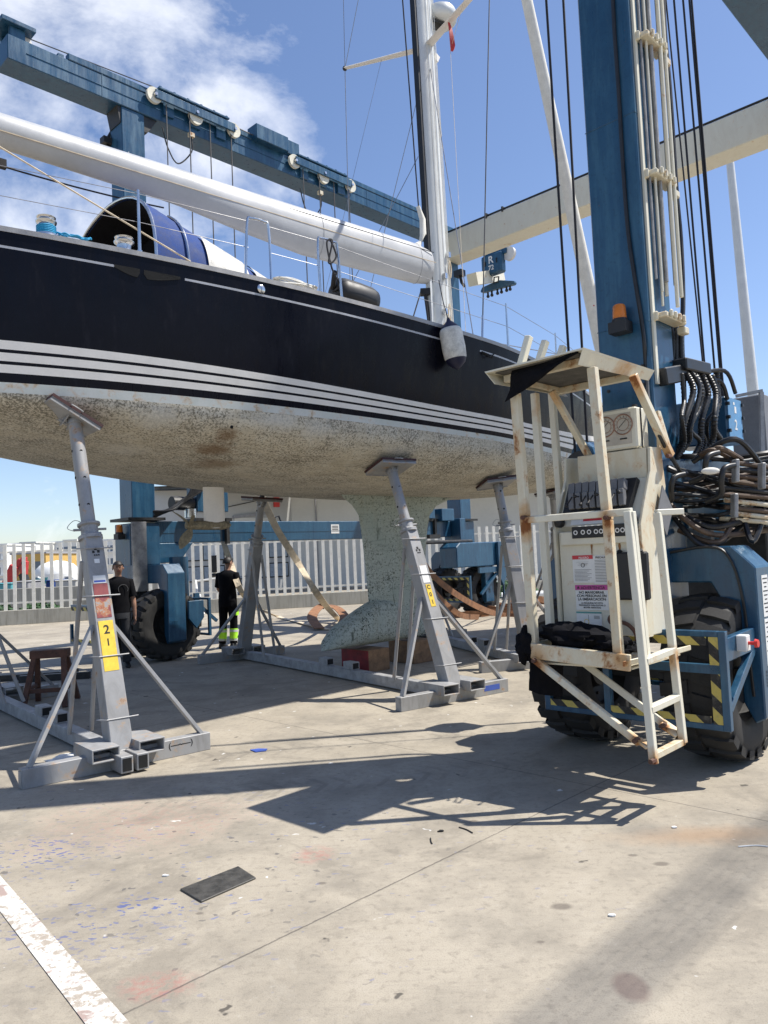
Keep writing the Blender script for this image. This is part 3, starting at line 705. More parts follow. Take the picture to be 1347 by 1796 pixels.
# sail head cloth hanging beside the mast above the boom
hd = MB(); cpts = [(733, 362, .05), (741, 385, .12), (742, 412, .14), (736, 430, .16), (722, 440, .22), (702, 446, .28)]
rings = []
for i, (x, y, w_) in enumerate(cpts):
    dd = ray(x, y); k = (Y(MS - .45, .05, 0)).dot(YV) / Vector((dd.x, dd.y, 0)).dot(YV); c = Vector((dd.x * k, dd.y * k, CAMH + dd.z * k))
    ax = (Z * .3 + YU) if i < 3 else (Z + YU * .15); ax = ax.normalized()
    rings.append([c + ax * w_ / 2 * math.cos(a) + YV * .04 * math.sin(a) for a in [2 * math.pi * j / 10 for j in range(10)]])
hd.loft(rings); hd.build('sail_head', 'sailcloth', yacht)
# standing and running rigging
def wire(name, p, q, r_=.006, mat='wire', par=None): b = MB(); b.tube([p, q], r_, 6); return b.build(name, mat, par or yacht)
chS = Y(gun(852), beam(gun(852)) - .06, z_sheer(gun(852)))
wire('shroud', chS, tipS + Vector((.0, 0, 0)), .0085, 'steel_rope'); tb = MB(); tb.tube([chS, chS + (tipS - chS).normalized() * .38], .017, 8); tb.build('turnbuckle', 'stainless', yacht)
ch2 = Y(gun(846), beam(gun(846)) - .14, z_sheer(gun(846)))
wire('shroud', ch2, mast_at(zsp - .35) + YV * .1, .0065, 'wire')
ch3 = Y(gun(838), beam(gun(838)) - .2, z_sheer(gun(838)))
def on_plane(x, y, s):
    dd = ray(x, y); k = (YK + YU * s).dot(YU) / Vector((dd.x, dd.y, 0)).dot(YU); return Vector((dd.x * k, dd.y * k, CAMH + dd.z * k))
wire('flag_halyard', ch3, on_plane(790, 88, MS - .2), .003, 'tan_web')
wire('flag_halyard', on_plane(790, 88, MS - .2), tipS - YV * .5, .003, 'tan_web')
fl = MB(); f0 = on_plane(787, 40, MS - .2); f1 = on_plane(792, 90, MS - .2)
fl.loft([[lerp(f0, f1, f) + YV * a + YU * b2 for a, b2 in ((-.012 * k, 0), (0, .05 * k), (.045 * k, .02), (.02 * k, -.03))] for f, k in ((0, .3), (.3, 1), (.6, 1.4), (.85, 1.6), (1, .3))]); fl.build('courtesy_flag', 'crane_red', yacht)
chP = Y(.7, -beam(.7) + .1, z_sheer(.7))
wire('shroud', chP, tipP, .007); wire('shroud', tipP, on_plane(601, -60, MS - .4), .006); wire('shroud', tipP, on_plane(640, -60, MS - .4), .006)
wire('shroud', Y(.4, -beam(.4) + .15, z_sheer(.4)), mast_at(zsp - .5) - YV * .1, .006)
wire('lower_shroud', Y(-.6, -beam(-.6) + .1, z_sheer(-.6)), mast_at(zsp - 1.9) - YU * .2 - YV * .1, .006)
wire('halyard', lerp(sp1.location, tipP, 1) * 0 + lerp(mast_at(zsp), tipP, .52), Y(-.9, -1.4, z_sheer(-.9)), .0035)
wire('main_halyard', on_plane(734, 362, MS - .4), on_plane(703, -40, MS - 1.2), .011, 'rope_dark')
# furled jib on the forestay
tack = Y(6.35, 0, z_sheer(6.35) + .15); hdp = Y(MS + .3, 0, 21.6)
jb = MB(); jb.tube([lerp(tack, hdp, f) for f in (.0, .02, .05, .12, .25, .5, .8, .97)], [.04, .10, .135, .145, .13, .105, .075, .03], 14); jib = jb.build('furled_jib', 'sailcloth', yacht)
jr = MB(); jp = lerp(tack, hdp, .085); jr.lathe([(.15, -.03), (.165, 0), (.15, .03)], jp, hdp - tack, 14); jr.tube([jp, jp - Z * .25 + YV * .1], .015, 6); jr.build('sail_tie', 'rope_dark', jib)
jd = MB(); pj_ = lerp(tack, hdp, .15); jd.sphere(pj_ - Vector((0, 1, 0)) * .125, .045, 12, 8, (1, .3, 1.2)); jd.build('red_patch', 'crane_red', jib)
wire('jib_sheet', jp, Y(gun(835), beam(gun(835)) - .2, z_sheer(gun(835)) + .05), .008, 'wire'); wire('jib_sheet', jp - Z * .3, Y(gun(900), beam(gun(900)) - .25, z_sheer(gun(900)) + .02), .005, 'wire')
# stanchions, gates and lifelines
def gp(px, up=0, inb=.06): s = gun(px); return Y(s, beam(s) - inb, z_sheer(s) + up)
for px in (250, 898, 984):
    b = MB(); h_ = .66; b.tube([gp(px), gp(px, h_)], [.017, .0125], 8); b.tube([gp(px), gp(px, .06)], .026, 8); b.build('stanchion', 'stainless', yacht)
for sx in (-6.8, -5.0, -3.2, -.9, 1.4, 3.2, 4.8):
    b = MB(); b.tube([Y(sx, -beam(sx) + .06, z_sheer(sx)), Y(sx, -beam(sx) + .06, z_sheer(sx) + .64)], .0125, 6); b.build('stanchion', 'stainless', yacht)
def hoop(pa, pb, ta, tb_):
    A, B = gp(pa), gp(pb); s0_, s1_ = gun(pa), gun(pb); h_ = .66
    b = MB(); s2, s3 = gun(ta), gun(tb_)
    top = lambda s, h: Y(s, beam(s) - .06, z_sheer(s) + h)
    b.tube(smooth_path([A, top(s0_ + (s2 - s0_) * .9, h_ * .9), top(s2 + (s3 - s2) * .2, h_), top(s3 - (s3 - s2) * .2, h_), top(s1_ + (s3 - s1_) * .9, h_ * .9), B], 5), .014, 8)
    b.tube([A, A + Z * .05], .026, 8); b.tube([B, B + Z * .05], .026, 8); return b
hoop(436, 482, 443, 480).build('gate_hoop', 'stainless', yacht); hoop(568, 606, 567, 601).build('gate_hoop', 'stainless', yacht)
for h_, pts in ((.62, [(-140), 250, 443]), (.34, [-140, 250, 443])):
    b = MB(); b.tube([gp(p, h_) for p in pts], .0035, 5); b.build('lifeline', 'wire', yacht)
for h_ in (.62, .34):
    b = MB(); b.tube([gp(480, h_), gp(568, h_)], .0035, 5); b.tube([gp(601, h_), gp(700, h_ - .03), gp(898, h_), gp(984, h_), gp(1060, h_)], .0035, 5); b.build('lifeline', 'wire', yacht)
    b = MB(); b.tube([Y(s, -beam(s) + .06, z_sheer(s) + h_) for s in (-6.8, -5, -3.2, -.9, 1.4, 3.2, 4.8, 6.3)], .0035, 5); b.build('lifeline', 'wire', yacht)
b = MB(); b.tube([gp(606, .3), gp(606, .3) + YU * -.0, gp(568, .3)], .009, 6); b.build('gate_bar', 'stainless', yacht)
# winches
def winch(px, inb, k=1.):
    c = gp(px, .0, inb); w_ = MB()
    w_.lathe([(.0, 0), (.13, 0), (.13, .02), (.115, .05), (.115, .07)], c, Z, 24)
    wo_ = w_.build('winch', 'stainless', yacht)
    d = MB(); d.lathe([(.085 * k, .07), (.072 * k, .09), (.066 * k, .13), (.07 * k, .17), (.095 * k, .19), (.098 * k, .205), (.06 * k, .215), (.085 * k, .23), (.09 * k, .245), (.04 * k, .255), (.0, .255)], c, Z, 24)
    d.build('winch_drum', 'stainless', wo_); return c
wc1 = winch(92, .16, .95); wc2 = winch(240, .28, 1.)
# raised coamings
co = MB()
for px0, px1, inb in ((35, 330, .12),):
    s0_, s1_ = gun(px0), gun(px1)
    co.loft([[Y(s, beam(s) - a, z_sheer(s) + b2) for a, b2 in ((inb, -.02), (inb + .03, .045), (inb + .3, .06), (inb + .34, -.02))] for s in [s0_ + (s1_ - s0_) * i / 16 for i in range(17)]])
co.build('coaming', 'boom_white', yacht)
# sprayhood: open aft end black inside, blue canvas forward, pale windows
def hood_pt(s, f, infl=0.):
    """f -1..1 across; arch tall aft, low forward"""
    x = max(0, (s - HS0) / (HS1 - HS0)); hgt = 1.16 * (1 - x ** 1.25) + .02; wd = 1.30 - .05 * x; a = math.pi * (f + 1) / 2
    return Y(s, HT - wd * math.cos(a), z_sheer(s) - .02 + hgt * max(0, math.sin(a)) ** (.62 + .55 * x) + infl + .035 * x * (1 - x) * 4 * math.sin(9 * f + 5 * x) * max(0, math.sin(a)))
HS0, HS1, HT = -4.75, -1.9, .20
hd = MB(); ns, nf = 18, 30
def hood_sheet(s0, s1, f0, f1, off, nm, mat, ns=14, nf=16, wr=0.):
    b = MB(); b.loft([[hood_pt(s0 + (s1 - s0) * i / ns, f0 + (f1 - f0) * j / nf) + (YV * off * (1 if f0 > 0 else -1) + Z * off) * .7 + Z * wr * noise.noise(Vector((i * .9, j * .7, 3))) for j in range(nf + 1)] for i in range(ns + 1)], closed=False, cap=False)
    return b
hoodb = hood_sheet(HS0, HS1, -1, 1, 0, '', '', 44, 70, .010); hood = hoodb.build('sprayhood', 'blue_canvas', yacht)
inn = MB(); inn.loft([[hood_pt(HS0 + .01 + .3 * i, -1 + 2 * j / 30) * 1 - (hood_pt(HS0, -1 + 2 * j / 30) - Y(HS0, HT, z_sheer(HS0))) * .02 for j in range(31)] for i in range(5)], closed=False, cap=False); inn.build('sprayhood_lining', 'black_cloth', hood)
wn = MB()
for f0, f1, s0, s1 in ((.62, .92, -4.16, -3.62), (.50, .93, -3.50, -2.7), (-.45, .12, -3.9, -2.4)):
    t_b = hood_sheet(s0, s1, f0, f1, .028, '', '', 14, 14, .0); wn.add(t_b.v, t_b.f, True)
M['window_film'] = plain('crazed_window_film', (.46, .45, .42), .5, var=.25, scale=14, bmp=.5); wn.build('sprayhood_window', 'window_film', hood)
hf = MB(); hf.tube([hood_pt(HS0 - .01, -1 + 2 * j / 24) for j in range(25)], .017, 8); hf.tube([hood_pt(HS0 + .35, .45 + .55 * j / 12) + YV * .015 + Z * .01 for j in range(13)], .016, 8); hf.build('sprayhood_frame', 'stainless', hood)
bh = MB(); bh.loft([[hood_pt(HS0 + .55, -1 + 2 * j / 30) for j in range(31)]] + [[Y(HS0 + .55, HT, z_sheer(HS0)) for j in range(31)]], closed=False, cap=False); bh.build('companionway_shade', 'black_cloth', hood)  # black sheet stands in for the shade inside the hood
# hatch and vents on deck near the mast
v = MB(); v.obox(gp(690, .05, .35), YU, YV, Z, .22, .12, .03); v.lathe([(0, 0), (.07, 0), (.07, .05), (0, .06)], gp(672, .05, .3), Z, 16); v.build('deck_hatch', 'boom_white', yacht)
v = MB(); v.bar(gp(345, .03, .12), gp(362, .05, .12), .04, .05); v.build('jammer', 'black_plastic', yacht)
tr2 = MB(); tr2.tube([gp(488, .05, .1), gp(520, .06, .14), gp(545, .05, .16)], .018, 8); tr2.build('handrail', 'stripe', yacht)

# things carried by the yacht
b = MB(); fx = 795; fc = gp(fx, 0, 0)
ax0 = at(788, 553, fc.y - .16); top = at(789, 575, fc.y - .17); bt_ = at(803, 648, fc.y - .17)
d = (bt_ - top); L = d.length
def fend(mb, f0, f1, rad):
    mb.tube([lerp(top, bt_, f) for f in f0], rad, 20)
tb1 = MB(); fs = [0, .03, .08, .15, .5, .72, .76]; rs = [.10, .125, .137, .142, .145, .137, .128]
fender = MB(); fend(fender, fs, 0, rs); f_o = fender.build('fender', 'fender_white', None, loc=top)
tag(f_o, 'worn white fender with navy ends hanging over the yacht rail near the mast', 'fender')
e = MB(); e.tube([lerp(top, bt_, f) for f in (.755, .85, .95, 1.0)], [.130, .11, .05, .012], 20); e.build('fender_end', 'fender_navy', f_o)
e = MB(); e.tube([lerp(top, bt_, f) for f in (.02, -.06, -.16, -.24)], [.118, .085, .03, .015], 20); e.build('fender_end', 'fender_navy', f_o)
e = MB(); e.tube([lerp(top, bt_, -.22), gp(786, .35), gp(780, .62)], .006, 6); e.build('fender_line', 'rope_dark', f_o)
# black sausage fender lying on deck
b = MB(); pA, pB = gp(614, .20, .30), gp(688, .17, .30)
b.tube([lerp(pA, pB, f) for f in (0, .02, .07, .18, .5, .82, .93, .98, 1)], [.07, .12, .165, .185, .19, .185, .165, .12, .07], 22)
bf = b.build('deck_fender', 'black_plastic', None, loc=pA); tag(bf, 'thick black sausage fender lying on the side deck behind the gate hoops', 'fender')
e = MB(); e.tube(smooth_path([pA, gp(606, .2, .1), gp(590, .36, .06), gp(582, .62, .05), gp(592, .66, .05), gp(584, .4, .05), gp(598, .5, .05), gp(588, .68, .05)], 6), .011, 6); e.build('fender_rope', 'rope_dark', bf)
e = MB(); e.tube([gp(597, .33, .08), pA + Z * .04], .028, 8); e.build('rope_eye', 'rope_dark', bf)
# coiled white lines
b = MB()
for k in range(9):
    c = gp(538, .05 + .012 * k, .22); rr = .16 + .02 * math.sin(k * 2.1)
    b.tube([c + YU * math.cos(a) * (rr + .12) + YV * math.sin(a) * rr * .6 + Z * .012 * math.sin(3 * a + k) for a in [2 * math.pi * i / 20 for i in range(21)]], .011, 6)
tag(b.build('rope_coil', 'sailcloth', None, loc=gp(538, 0, .2)), 'white rope coiled on the side deck between the two gate hoops', 'rope')
b = MB()
for k in range(5): b.tube([wc1 + Vector((math.cos(a), math.sin(a), 0)) * .08 + Z * (.09 + .016 * k + .003 * math.sin(a)) for a in [2 * math.pi * i / 20 for i in range(21)]], .0085, 6)
for k in range(3):
    random.seed(k); b.tube(smooth_path([wc1 + Z * .1 + YU * .09] + [gp(112 + 12 * j, .09 + .05 * random.random(), .14 + .05 * random.random()) for j in range(6)], 5), .009, 6)
tag(b.build('turquoise_rope', 'blue_rope', None, loc=wc1), 'turquoise rope wound round the aft winch and trailing along the coaming', 'rope')
b = MB(); b.tube([wc2 + Z * .12, gp(345, .08, .12)], .007, 6); b.tube([at(-60, 222, 6.6), gp(345, .08, .12)], .008, 6); b.build('sheet', 'tan_web', yacht)
b = MB(); b.tube([at(-60, 322, 7.6), at(10, 300, 7.9)], .012, 6) if False else b.tube(sag(at(-40, 278, 8.2), boomp(.62) - Z * .3 + YV * .12, .03), .010, 6)
b.obox(at(2, 287, 8.3), YU, YV, Z, .05, .03, .05); b.build('mainsheet', 'rope_dark', yacht)

# ================================================================== TRAVEL LIFT
LA = R(46); LU = Vector((math.cos(LA), math.sin(LA), 0)); LV = Vector((math.sin(LA), -math.cos(LA), 0))
F1 = Vector((-4.44, 13.75, 0))
def lf(u, v, z): return F1 + LU * u + LV * v + Z * z
lift = empty('travel_lift', F1, 'big blue travel lift with white cross beam and rusty operator platform straddling the yacht', 'boat lift')
def mat_hazard():
    m, t, b = new_mat('hazard_tape'); p = pos(t)
    d = N(t, 'ShaderNodeVectorMath', operation='DOT_PRODUCT'); t.links.new(p, d.inputs[0]); d.inputs[1].default_value = LV * 5.2 + Z * 5.6
    k = math_n(t, 'GREATER_THAN', math_n(t, 'FRACT', d.outputs['Value']), .5)
    n = tex_noise(t, p, 25, 5); c = mix(t, k, (.016, .016, .017), (.52, .42, .1)); c = mix(t, ramp(t, n, [(.5, 0.), (.75, .5)]), c, (.2, .18, .13))
    t.links.new(c, b.inputs['Base Color']); b.inputs['Roughness'].default_value = .6; return m
M['hazard'] = mat_hazard()
def lbox(mb, u0, u1, v0, v1, z0, z1): return mb.obox(lf((u0 + u1) / 2, (v0 + v1) / 2, (z0 + z1) / 2), LU, LV, Z, abs(u1 - u0) / 2, abs(v1 - v0) / 2, abs(z1 - z0) / 2)
def lpart(name, mat, boxes, par=None, bevel=.012, label=None):
    b = MB()
    for x in boxes: lbox(b, *x)
    return b.build(name, mat, par or lift, bevel=bevel, label=label)
NU, NV = -.827, 9.95; BU, BV = -.797, 9.894; LEN = 9.28; BZ = 2.04; FZ = 10.0
# columns
for nm, u, v, z0, z1, hw_ in (('c', 0, 0, 2.46, FZ, .225), ('c', LEN, 0, 2.46, 9.45, .225), ('c', NU, NV, 1.2, 9.64, .22), ('c', LEN, 9.75, 2.4, 9.38, .22)):
    lpart('column', 'navy', [(u - hw_, u + hw_, v - hw_, v + hw_, z0, z1)])
for u, v in ((0, 0), (LEN, 0)):
    lpart('column_flange', 'dark_steel', [(u - .36, u + .36, v - .34, v + .34, 2.45, 2.50)], bevel=0)
# top beams
def topbeam(v, u0, u1, z, hh=.47):
    o = lpart('top_beam', 'navy', [(u0, u1, v - .25, v + .25, z, z + hh)])
    lpart('beam_rail', 'navy', [(u0 + 1.0, u1 - 1.2, v + .14, v + .262, z + hh + .001, z + hh + .12)], o)
    b = MB()
    b.bar(lf(u0 + .3, v + .254, z + hh * .5), lf(u1, v + .254, z + hh * .5), .012, .014)
    b.build('weld_rib', 'navy', o)
    for k in range(4):
        uu = u0 + 1.6 + (u1 - u0 - 3) * k / 4; b = MB(); lbox(b, uu, uu + .012, v + .2505, v + .256, z, z + hh); b.build('weld_seam', 'navy', o, bevel=0)
    return o
tb_f = topbeam(0, -2.2, LEN + .35, FZ, .42); tb_n = topbeam(9.25, -2.2, LEN + 1.0, 9.65)
# end bracket with sheave and gusset at the far beam's overhang
br = MB(); lbox(br, -2.3, -1.75, -.3, .3, 10.60, 10.68); lbox(br, -2.15, -1.9, -.22, -.15, 10.42, 10.6); lbox(br, -2.15, -1.9, .15, .22, 10.42, 10.6); br.build('end_bracket', 'navy', tb_f, bevel=.01)
s_ = MB(); s_.lathe([(0, -.03), (.11, -.03), (.09, 0), (.11, .03), (0, .03)], lf(-1.85, .05, 10.53), LV, 20); s_.build('end_sheave', 'stripe', tb_f)
c_ = MB(); lbox(c_, -1.35, -1.25, .1, .2, 10.36, 10.50); c_.build('bracket', 'navy', tb_f)
gz = MB(); gz.prism([lf(-.30, .2, FZ), lf(.50, .2, FZ), lf(.30, .2, FZ - .3), lf(-.24, .2, FZ - .3)], LV * -.4); gz.build('column_gusset', 'dark_steel', lift)
# cross beam (white)
xb = MB(); lbox(xb, LEN - .32, LEN + .28, -.25, 9.0, 9.45, 10.14); xbo = xb.build('cross_beam', 'cream', lift, bevel=.015)
b = MB(); b.prism([lf(LEN - .1, -.1, 9.38), lf(LEN + .1, -.1, 9.38), lf(LEN + .1, .8, 9.38), lf(LEN - .1, .8, 9.38)], Z * -.01)
xp = MB()
for k in range(3): xp.tube([lf(LEN - .30 + .05 * k, .3, 10.18 + .02 * k), lf(LEN - .30 + .05 * k, 9.0, 10.18 + .02 * k)], .02, 6)
xp.build('cross_pipe', 'dark_steel', xbo)
for v in (1.6, 2.1, 5.0, 5.2, 8.5):
    b = MB(); lbox(b, LEN - .345, LEN - .2, v, v + .04, 10.1, 10.23); b.build('pipe_clip', 'dark_steel', xbo)
# lower side beams
lb_f = lpart('lower_beam', 'navy', [(.24, LEN - .25, -.2, .2, BZ, 2.44)])
lpart('beam_weld', 'navy', [(.3, LEN - .4, .203, .207, 2.22, 2.232)], lb_f, bevel=0)
lb_n = lpart('lower_beam', 'navy', [(NU + .22, LEN - .25, NV - .2, NV + .2, 1.98, 2.38)])
b = MB(); q = lf(4.6, .203, 2.27); b.obox(q, LU, Z, LV, .12, .10, .002); b.m = 1
for k in range(4): b.obox(q + Z * (.06 - .035 * k) + LV * .003, LU, Z, LV, .09, .008, .001)
b.build('notice_plate', ['sign_white', 'black_ink'], lb_f)
b = MB(); b.tube([lf(3.1, 0, 2.44), lf(3.1, 0, 2.54), lf(3.2, 0, 2.56), lf(3.25, 0, 2.44)], .02, 6); b.build('lifting_eye', 'dark_steel', lb_f)

def tyre(parent, c, Rr=.62, W=.44, lugs=22, detail=True):
    e = bpy.data.objects.new('wheel', None); COL.objects.link(e); e.parent = parent; e.location = Vector(c) - WL[parent.name]; WL[e.name] = Vector(c)
    t = MB(); h = W / 2
    t.lathe([(Rr * .52, -h * .80), (Rr * .60, -h * .98), (Rr * .80, -h * 1.0), (Rr * .92, -h * .93), (Rr * .955, -h * .8), (Rr * .965, 0), (Rr * .955, h * .8), (Rr * .92, h * .93), (Rr * .80, h), (Rr * .60, h * .98), (Rr * .52, h * .8)], c, LV, 48)
    ax = LV; sx = LU; sy = Z
    for i in range(lugs):
        for sd in (-1, 1):
            a0 = 2 * math.pi * (i + (.5 if sd > 0 else 0)) / lugs; da = math.pi / lugs * .62
            ring = []
            for (hh, sk) in ((.06 * h, .0), (.55 * h, .30), (1.02 * h, .55)):
                a_ = a0 + sk * math.pi / lugs * .9
                r1 = Rr if hh < h else Rr * .965
                ring.append([Vector(c) + ax * hh * sd + (sx * math.cos(x) + sy * math.sin(x)) * rr for x, rr in ((a_ - da, Rr * .94), (a_ - da * .85, r1), (a_ + da * .85, r1), (a_ + da, Rr * .94))])
            # shoulder turned down the sidewall
            hh = 1.03 * h; a_ = a0 + .55 * math.pi / lugs * .9
            ring.append([Vector(c) + ax * hh * sd + (sx * math.cos(x) + sy * math.sin(x)) * rr for x, rr in ((a_ - da, Rr * .86), (a_ - da * .85, Rr * .88), (a_ + da * .85, Rr * .88), (a_ + da, Rr * .86))])
            t.loft(ring if sd > 0 else ring, smooth=False)
    t.build('tyre', 'rubber', e)
    r_ = MB(); r_.lathe([(Rr * .53, -h * .7), (Rr * .5, -h * .3), (Rr * .2, -h * .15), (0.001, -h * .15)], c, LV, 28); r_.lathe([(Rr * .53, h * .8), (Rr * .5, h * .35), (Rr * .3, h * .2), (Rr * .26, h * .5), (0.001, h * .5)], c, LV, 28)
    for k in range(8):
        a = 2 * math.pi * k / 8; r_.lathe([(.0, .03), (.014, .03), (.014, 0)], Vector(c) + LV * h * .2 + (LU * math.cos(a) + Z * math.sin(a)) * Rr * .38, LV, 6)
    r_.build('rim', 'dark_steel', e)
    return e

def bumper(uc, v0, v1, z0, z1, par, sgn=-1, tape=True):
    """rectangular guard frame in front of the tyres, hazard tape on its inner plate"""
    b = MB()
    lbox(b, uc - .025, uc + .025, v1 - .05, v1, z0, z1); lbox(b, uc - .025, uc + .025, v0, v0 + .05, z0, z1 * .5 + z0 * .5)
    lbox(b, uc - .025, uc + .025, v0 + .05, v1 - .05, z1 - .04, z1); lbox(b, uc - .025, uc + .025, v0 + .05, v1 - .05, z0, z0 + .04)
    o = b.build('guard_frame', 'navy', par, bevel=.004)
    if tape:
        b = MB(); q = uc + sgn * .012
        lbox(b, q - .008, q + .002, v0 + .05, v1 - .13, z1 - .100, z1 - .0405); lbox(b, q - .008, q + .002, v1 - .115, v1 - .051, z0 + .0405, z1 - .0405); lbox(b, q - .008, q + .002, v0 + .05, v1 - .13, z0 + .0405, z0 + .09)
        b.build('hazard_tape', 'hazard', o)
    return o

def bogie(u, v, near=False, front=True, back=True, fo=.69):
    e = bpy.data.objects.new('wheel_bogie', None); COL.objects.link(e); e.parent = lift; c0 = lf(u, v, 0); e.location = c0 - WL[lift.name]; WL[e.name] = c0
    # arch plate over the pair
    def arch(du, w_, zt_, leg):
        pr = [(-w_, zt_ - .16), (-w_ + .16, zt_), (w_ - .16, zt_), (w_, zt_ - .16), (w_, .34), (w_ - leg * .5, .30), (w_ - leg, .45), (w_ - leg, 1.0), (w_ - leg - .18, 1.33), (-w_ + leg + .18, 1.33), (-w_ + leg, 1.0), (-w_ + leg, .45), (-w_ + leg * .5, .30), (-w_, .34)]
        b = MB(); b.prism([lf(u + du, v + a, z) for a, z in pr], LU * .34); return b.build('wheel_arch', 'navy', e, bevel=.01)
    a_ = arch(-.12, .90, 1.60 if near else 1.66, .15)
    for s in (-.56, .56): tyre(e, lf(u, v + s, .62))
    b = MB(); b.bar(lf(u, v - .9, .62), lf(u, v + .9, .62), .12, .12); b.build('axle', 'dark_steel', e)
    if front: bumper(u - fo, v - .57, v + .87, .36, 1.03, e)
    if back: bumper(u + .72, v - .87, v + .87, .36, 1.03, e, 1, near)
    return e, a_
b1, a1_ = bogie(BU, BV, True)
# F side bogies are steered a little and sit under the lower beam ends
b2_, a2_ = bogie(.10, .1, fo=1.15); b3_, a3_ = bogie(LEN - .2, .1)
b4_, a4_ = bogie(LEN, 9.75)
# housings over far bogies
lpart('end_housing', 'navy', [(-.32, .26, -.25, .3, 1.66, 2.40)])
b = MB(); b.prism([lf(.26, .21, 2.04), lf(1.0, .21, 2.04), lf(.7, .21, 1.68), (lf(.26, .21, 1.68))], LV * -.4); b.build('knee_plate', 'navy', lift, bevel=.01)
lpart('leg_plate', 'galv', [(-.30, -.02, .301, .34, 1.2, 2.42)], bevel=.005)
c_ = MB(); c_.loft([[lf(.55 + .17 * math.cos(a), .42 + .17 * math.sin(a), z) for a in [math.pi * 2 * k / 16 for k in range(16)]] for z in (.95, 1.6, 1.72, 1.78)]); c_.build('steering_housing', 'navy', b2_)
b = MB(); b.prism([lf(.36, .98, 1.0), lf(.66, .98, 1.0), lf(.66, .98, .7), lf(.51, .98, .52), lf(.36, .98, .7)], LV * .05); b.build('hub_bracket', 'navy', b2_, bevel=.005)
b = MB(); 
lbox(b, .9, 1.0, .3, .36, .5, 1.1); b.bar(lf(.6, .9, .95), lf(1.0, .9, .6), .05); b.build('guard_arm', 'navy', b2_)
lpart('end_housing', 'navy', [(LEN - .3, LEN + .3, -.3, .25, 1.66, 2.44)])
b = MB(); b.prism([lf(LEN - 1.5, .5, 1.25), lf(LEN - 1.5, .5, 1.75), lf(LEN - 1.35, .5, 1.86), lf(LEN + .5, .5, 1.86), lf(LEN + .6, .5, 1.75), lf(LEN + .6, .5, 1.25)], LV * .55); b.build('fuel_tank', 'navy', b3_, bevel=.02)
b = MB(); b.prism([lf(LEN + .1, 1.06, 1.85), lf(LEN + .42, 1.06, 1.85), lf(LEN + .42, 1.06, 1.0), lf(LEN + .26, 1.06, .72), lf(LEN + .1, 1.06, 1.0)], LV * .08); b.build('hub_bracket', 'navy', b3_, bevel=.005)
b = MB(); b.bar(lf(LEN - .6, 1.05, .55), lf(LEN + .1, 1.05, 1.05), .06); b.bar(lf(LEN + 1.1, 1.05, .6), lf(LEN + .4, 1.05, 1.05), .06); b.bar(lf(LEN - .65, 1.05, 1.15), lf(LEN + 1.1, 1.05, 1.15), .06, .14); b.bar(lf(LEN + 1.1, 1.05, .5), lf(LEN + 1.1, 1.05, 1.4), .05); b.build('guard_arm', 'navy', b3_)
b = MB(); b.bar(lf(LEN - 2.0, .6, 2.04), lf(LEN - 1.6, .6, 2.04), .1); b.tube([lf(LEN - 2.6, .6, 1.9), lf(LEN - .3, .6, 1.9)], .045, 8); b.build('steering_ram', 'dark_steel', b3_)
lpart('bracket_arm', 'navy', [(LEN - .62, LEN - .38, .2, .5, 1.6, 2.5)])
# winch machinery on the far lower beam
def gear(u0, k=1.):
    e = lpart('hoist_motor', 'navy', [(u0 + .35, u0 + 1.05, -.15, .22, 2.62, 3.15)])
    b = MB(); b.lathe([(0, -.22), (.13, -.22), (.13, .2), (.08, .24), (0, .24)], lf(u0 + .1, .1, 2.78), LU, 18); b.build('motor_drum', 'dark_steel', e)
    b = MB(); b.lathe([(0, 0), (.11, 0), (.11, .16), (0, .16)], lf(u0 + .15, .3, 2.5), Z, 16); b.build('filter', 'stainless', e)
    b = MB(); lbox(b, u0 + .3, u0 + 1.1, -.2, .25, 2.44, 2.50); lbox(b, u0 + .95, u0 + 1.02, .2, .28, 2.0, 2.5); b.build('motor_mount', 'dark_steel', e)
    for j in range(7):
        random.seed(j + int(u0 * 10)); y0 = random.random()
        b = MB(); b.tube(smooth_path([lf(u0 - .6 + .1 * y0, .2, 2.5 + .02 * j), lf(u0 - .3, .28 + .02 * j, 2.6 + .1 * y0), lf(u0, .3, 2.75 + .15 * y0), lf(u0 + .2 + .05 * j, .3, 3.1), lf(u0 + .1 + .06 * j, .2, 3.5)], 5), .022, 6); b.build('hydraulic_hose', 'hose', e)
    return e
gear(.75); gear(LEN - 2.3)
lpart('valve_block', 'navy', [(LEN - 1.9, LEN - 1.4, .1, .35, 2.5, 3.0), (LEN - 1.2, LEN - .7, .15, .4, 2.44, 2.75)])
def beacon(c, par, k=1.):
    b = MB(); b.lathe([(0, 0), (.055 * k, 0), (.05 * k, .10 * k), (.04 * k, .115 * k), (0, .12 * k)], c, Z, 18); o = b.build('beacon', 'orange', par)
    b = MB(); b.lathe([(0, -.06 * k), (.05 * k, -.055 * k), (.065 * k, -.02 * k), (.06 * k, 0), (0, 0)], c, Z, 18); b.obox(Vector(c) - Z * .07 * k, LU, LV, Z, .06 * k, .075 * k, .045 * k); b.build('beacon_base', 'black_plastic', o)
    return o
bc = at_line(1087, 560, lf(NU - .22 - .08, NV, 0), LV); beacon(bc, lift, 1.0)
bc2 = lf(-.42, .12, 2.25); beacon(bc2, lift, 1.1)
# long black power cable on the near column
b = MB(); pts = [at_line(x, y, lf(NU - .235, NV, 0), LV) for x, y in ((1072, -60), (1078, 60), (1085, 160), (1092, 280), (1101, 400), (1112, 480), (1125, 560), (1130, 600), (1134, 660))]
pts += [at(1140, 720, 5.6), at(1165, 780, 5.5), at(1195, 830, 5.9)]
b.tube(smooth_path(pts, 4), .016, 7); b.build('power_cable', 'hose', lift)
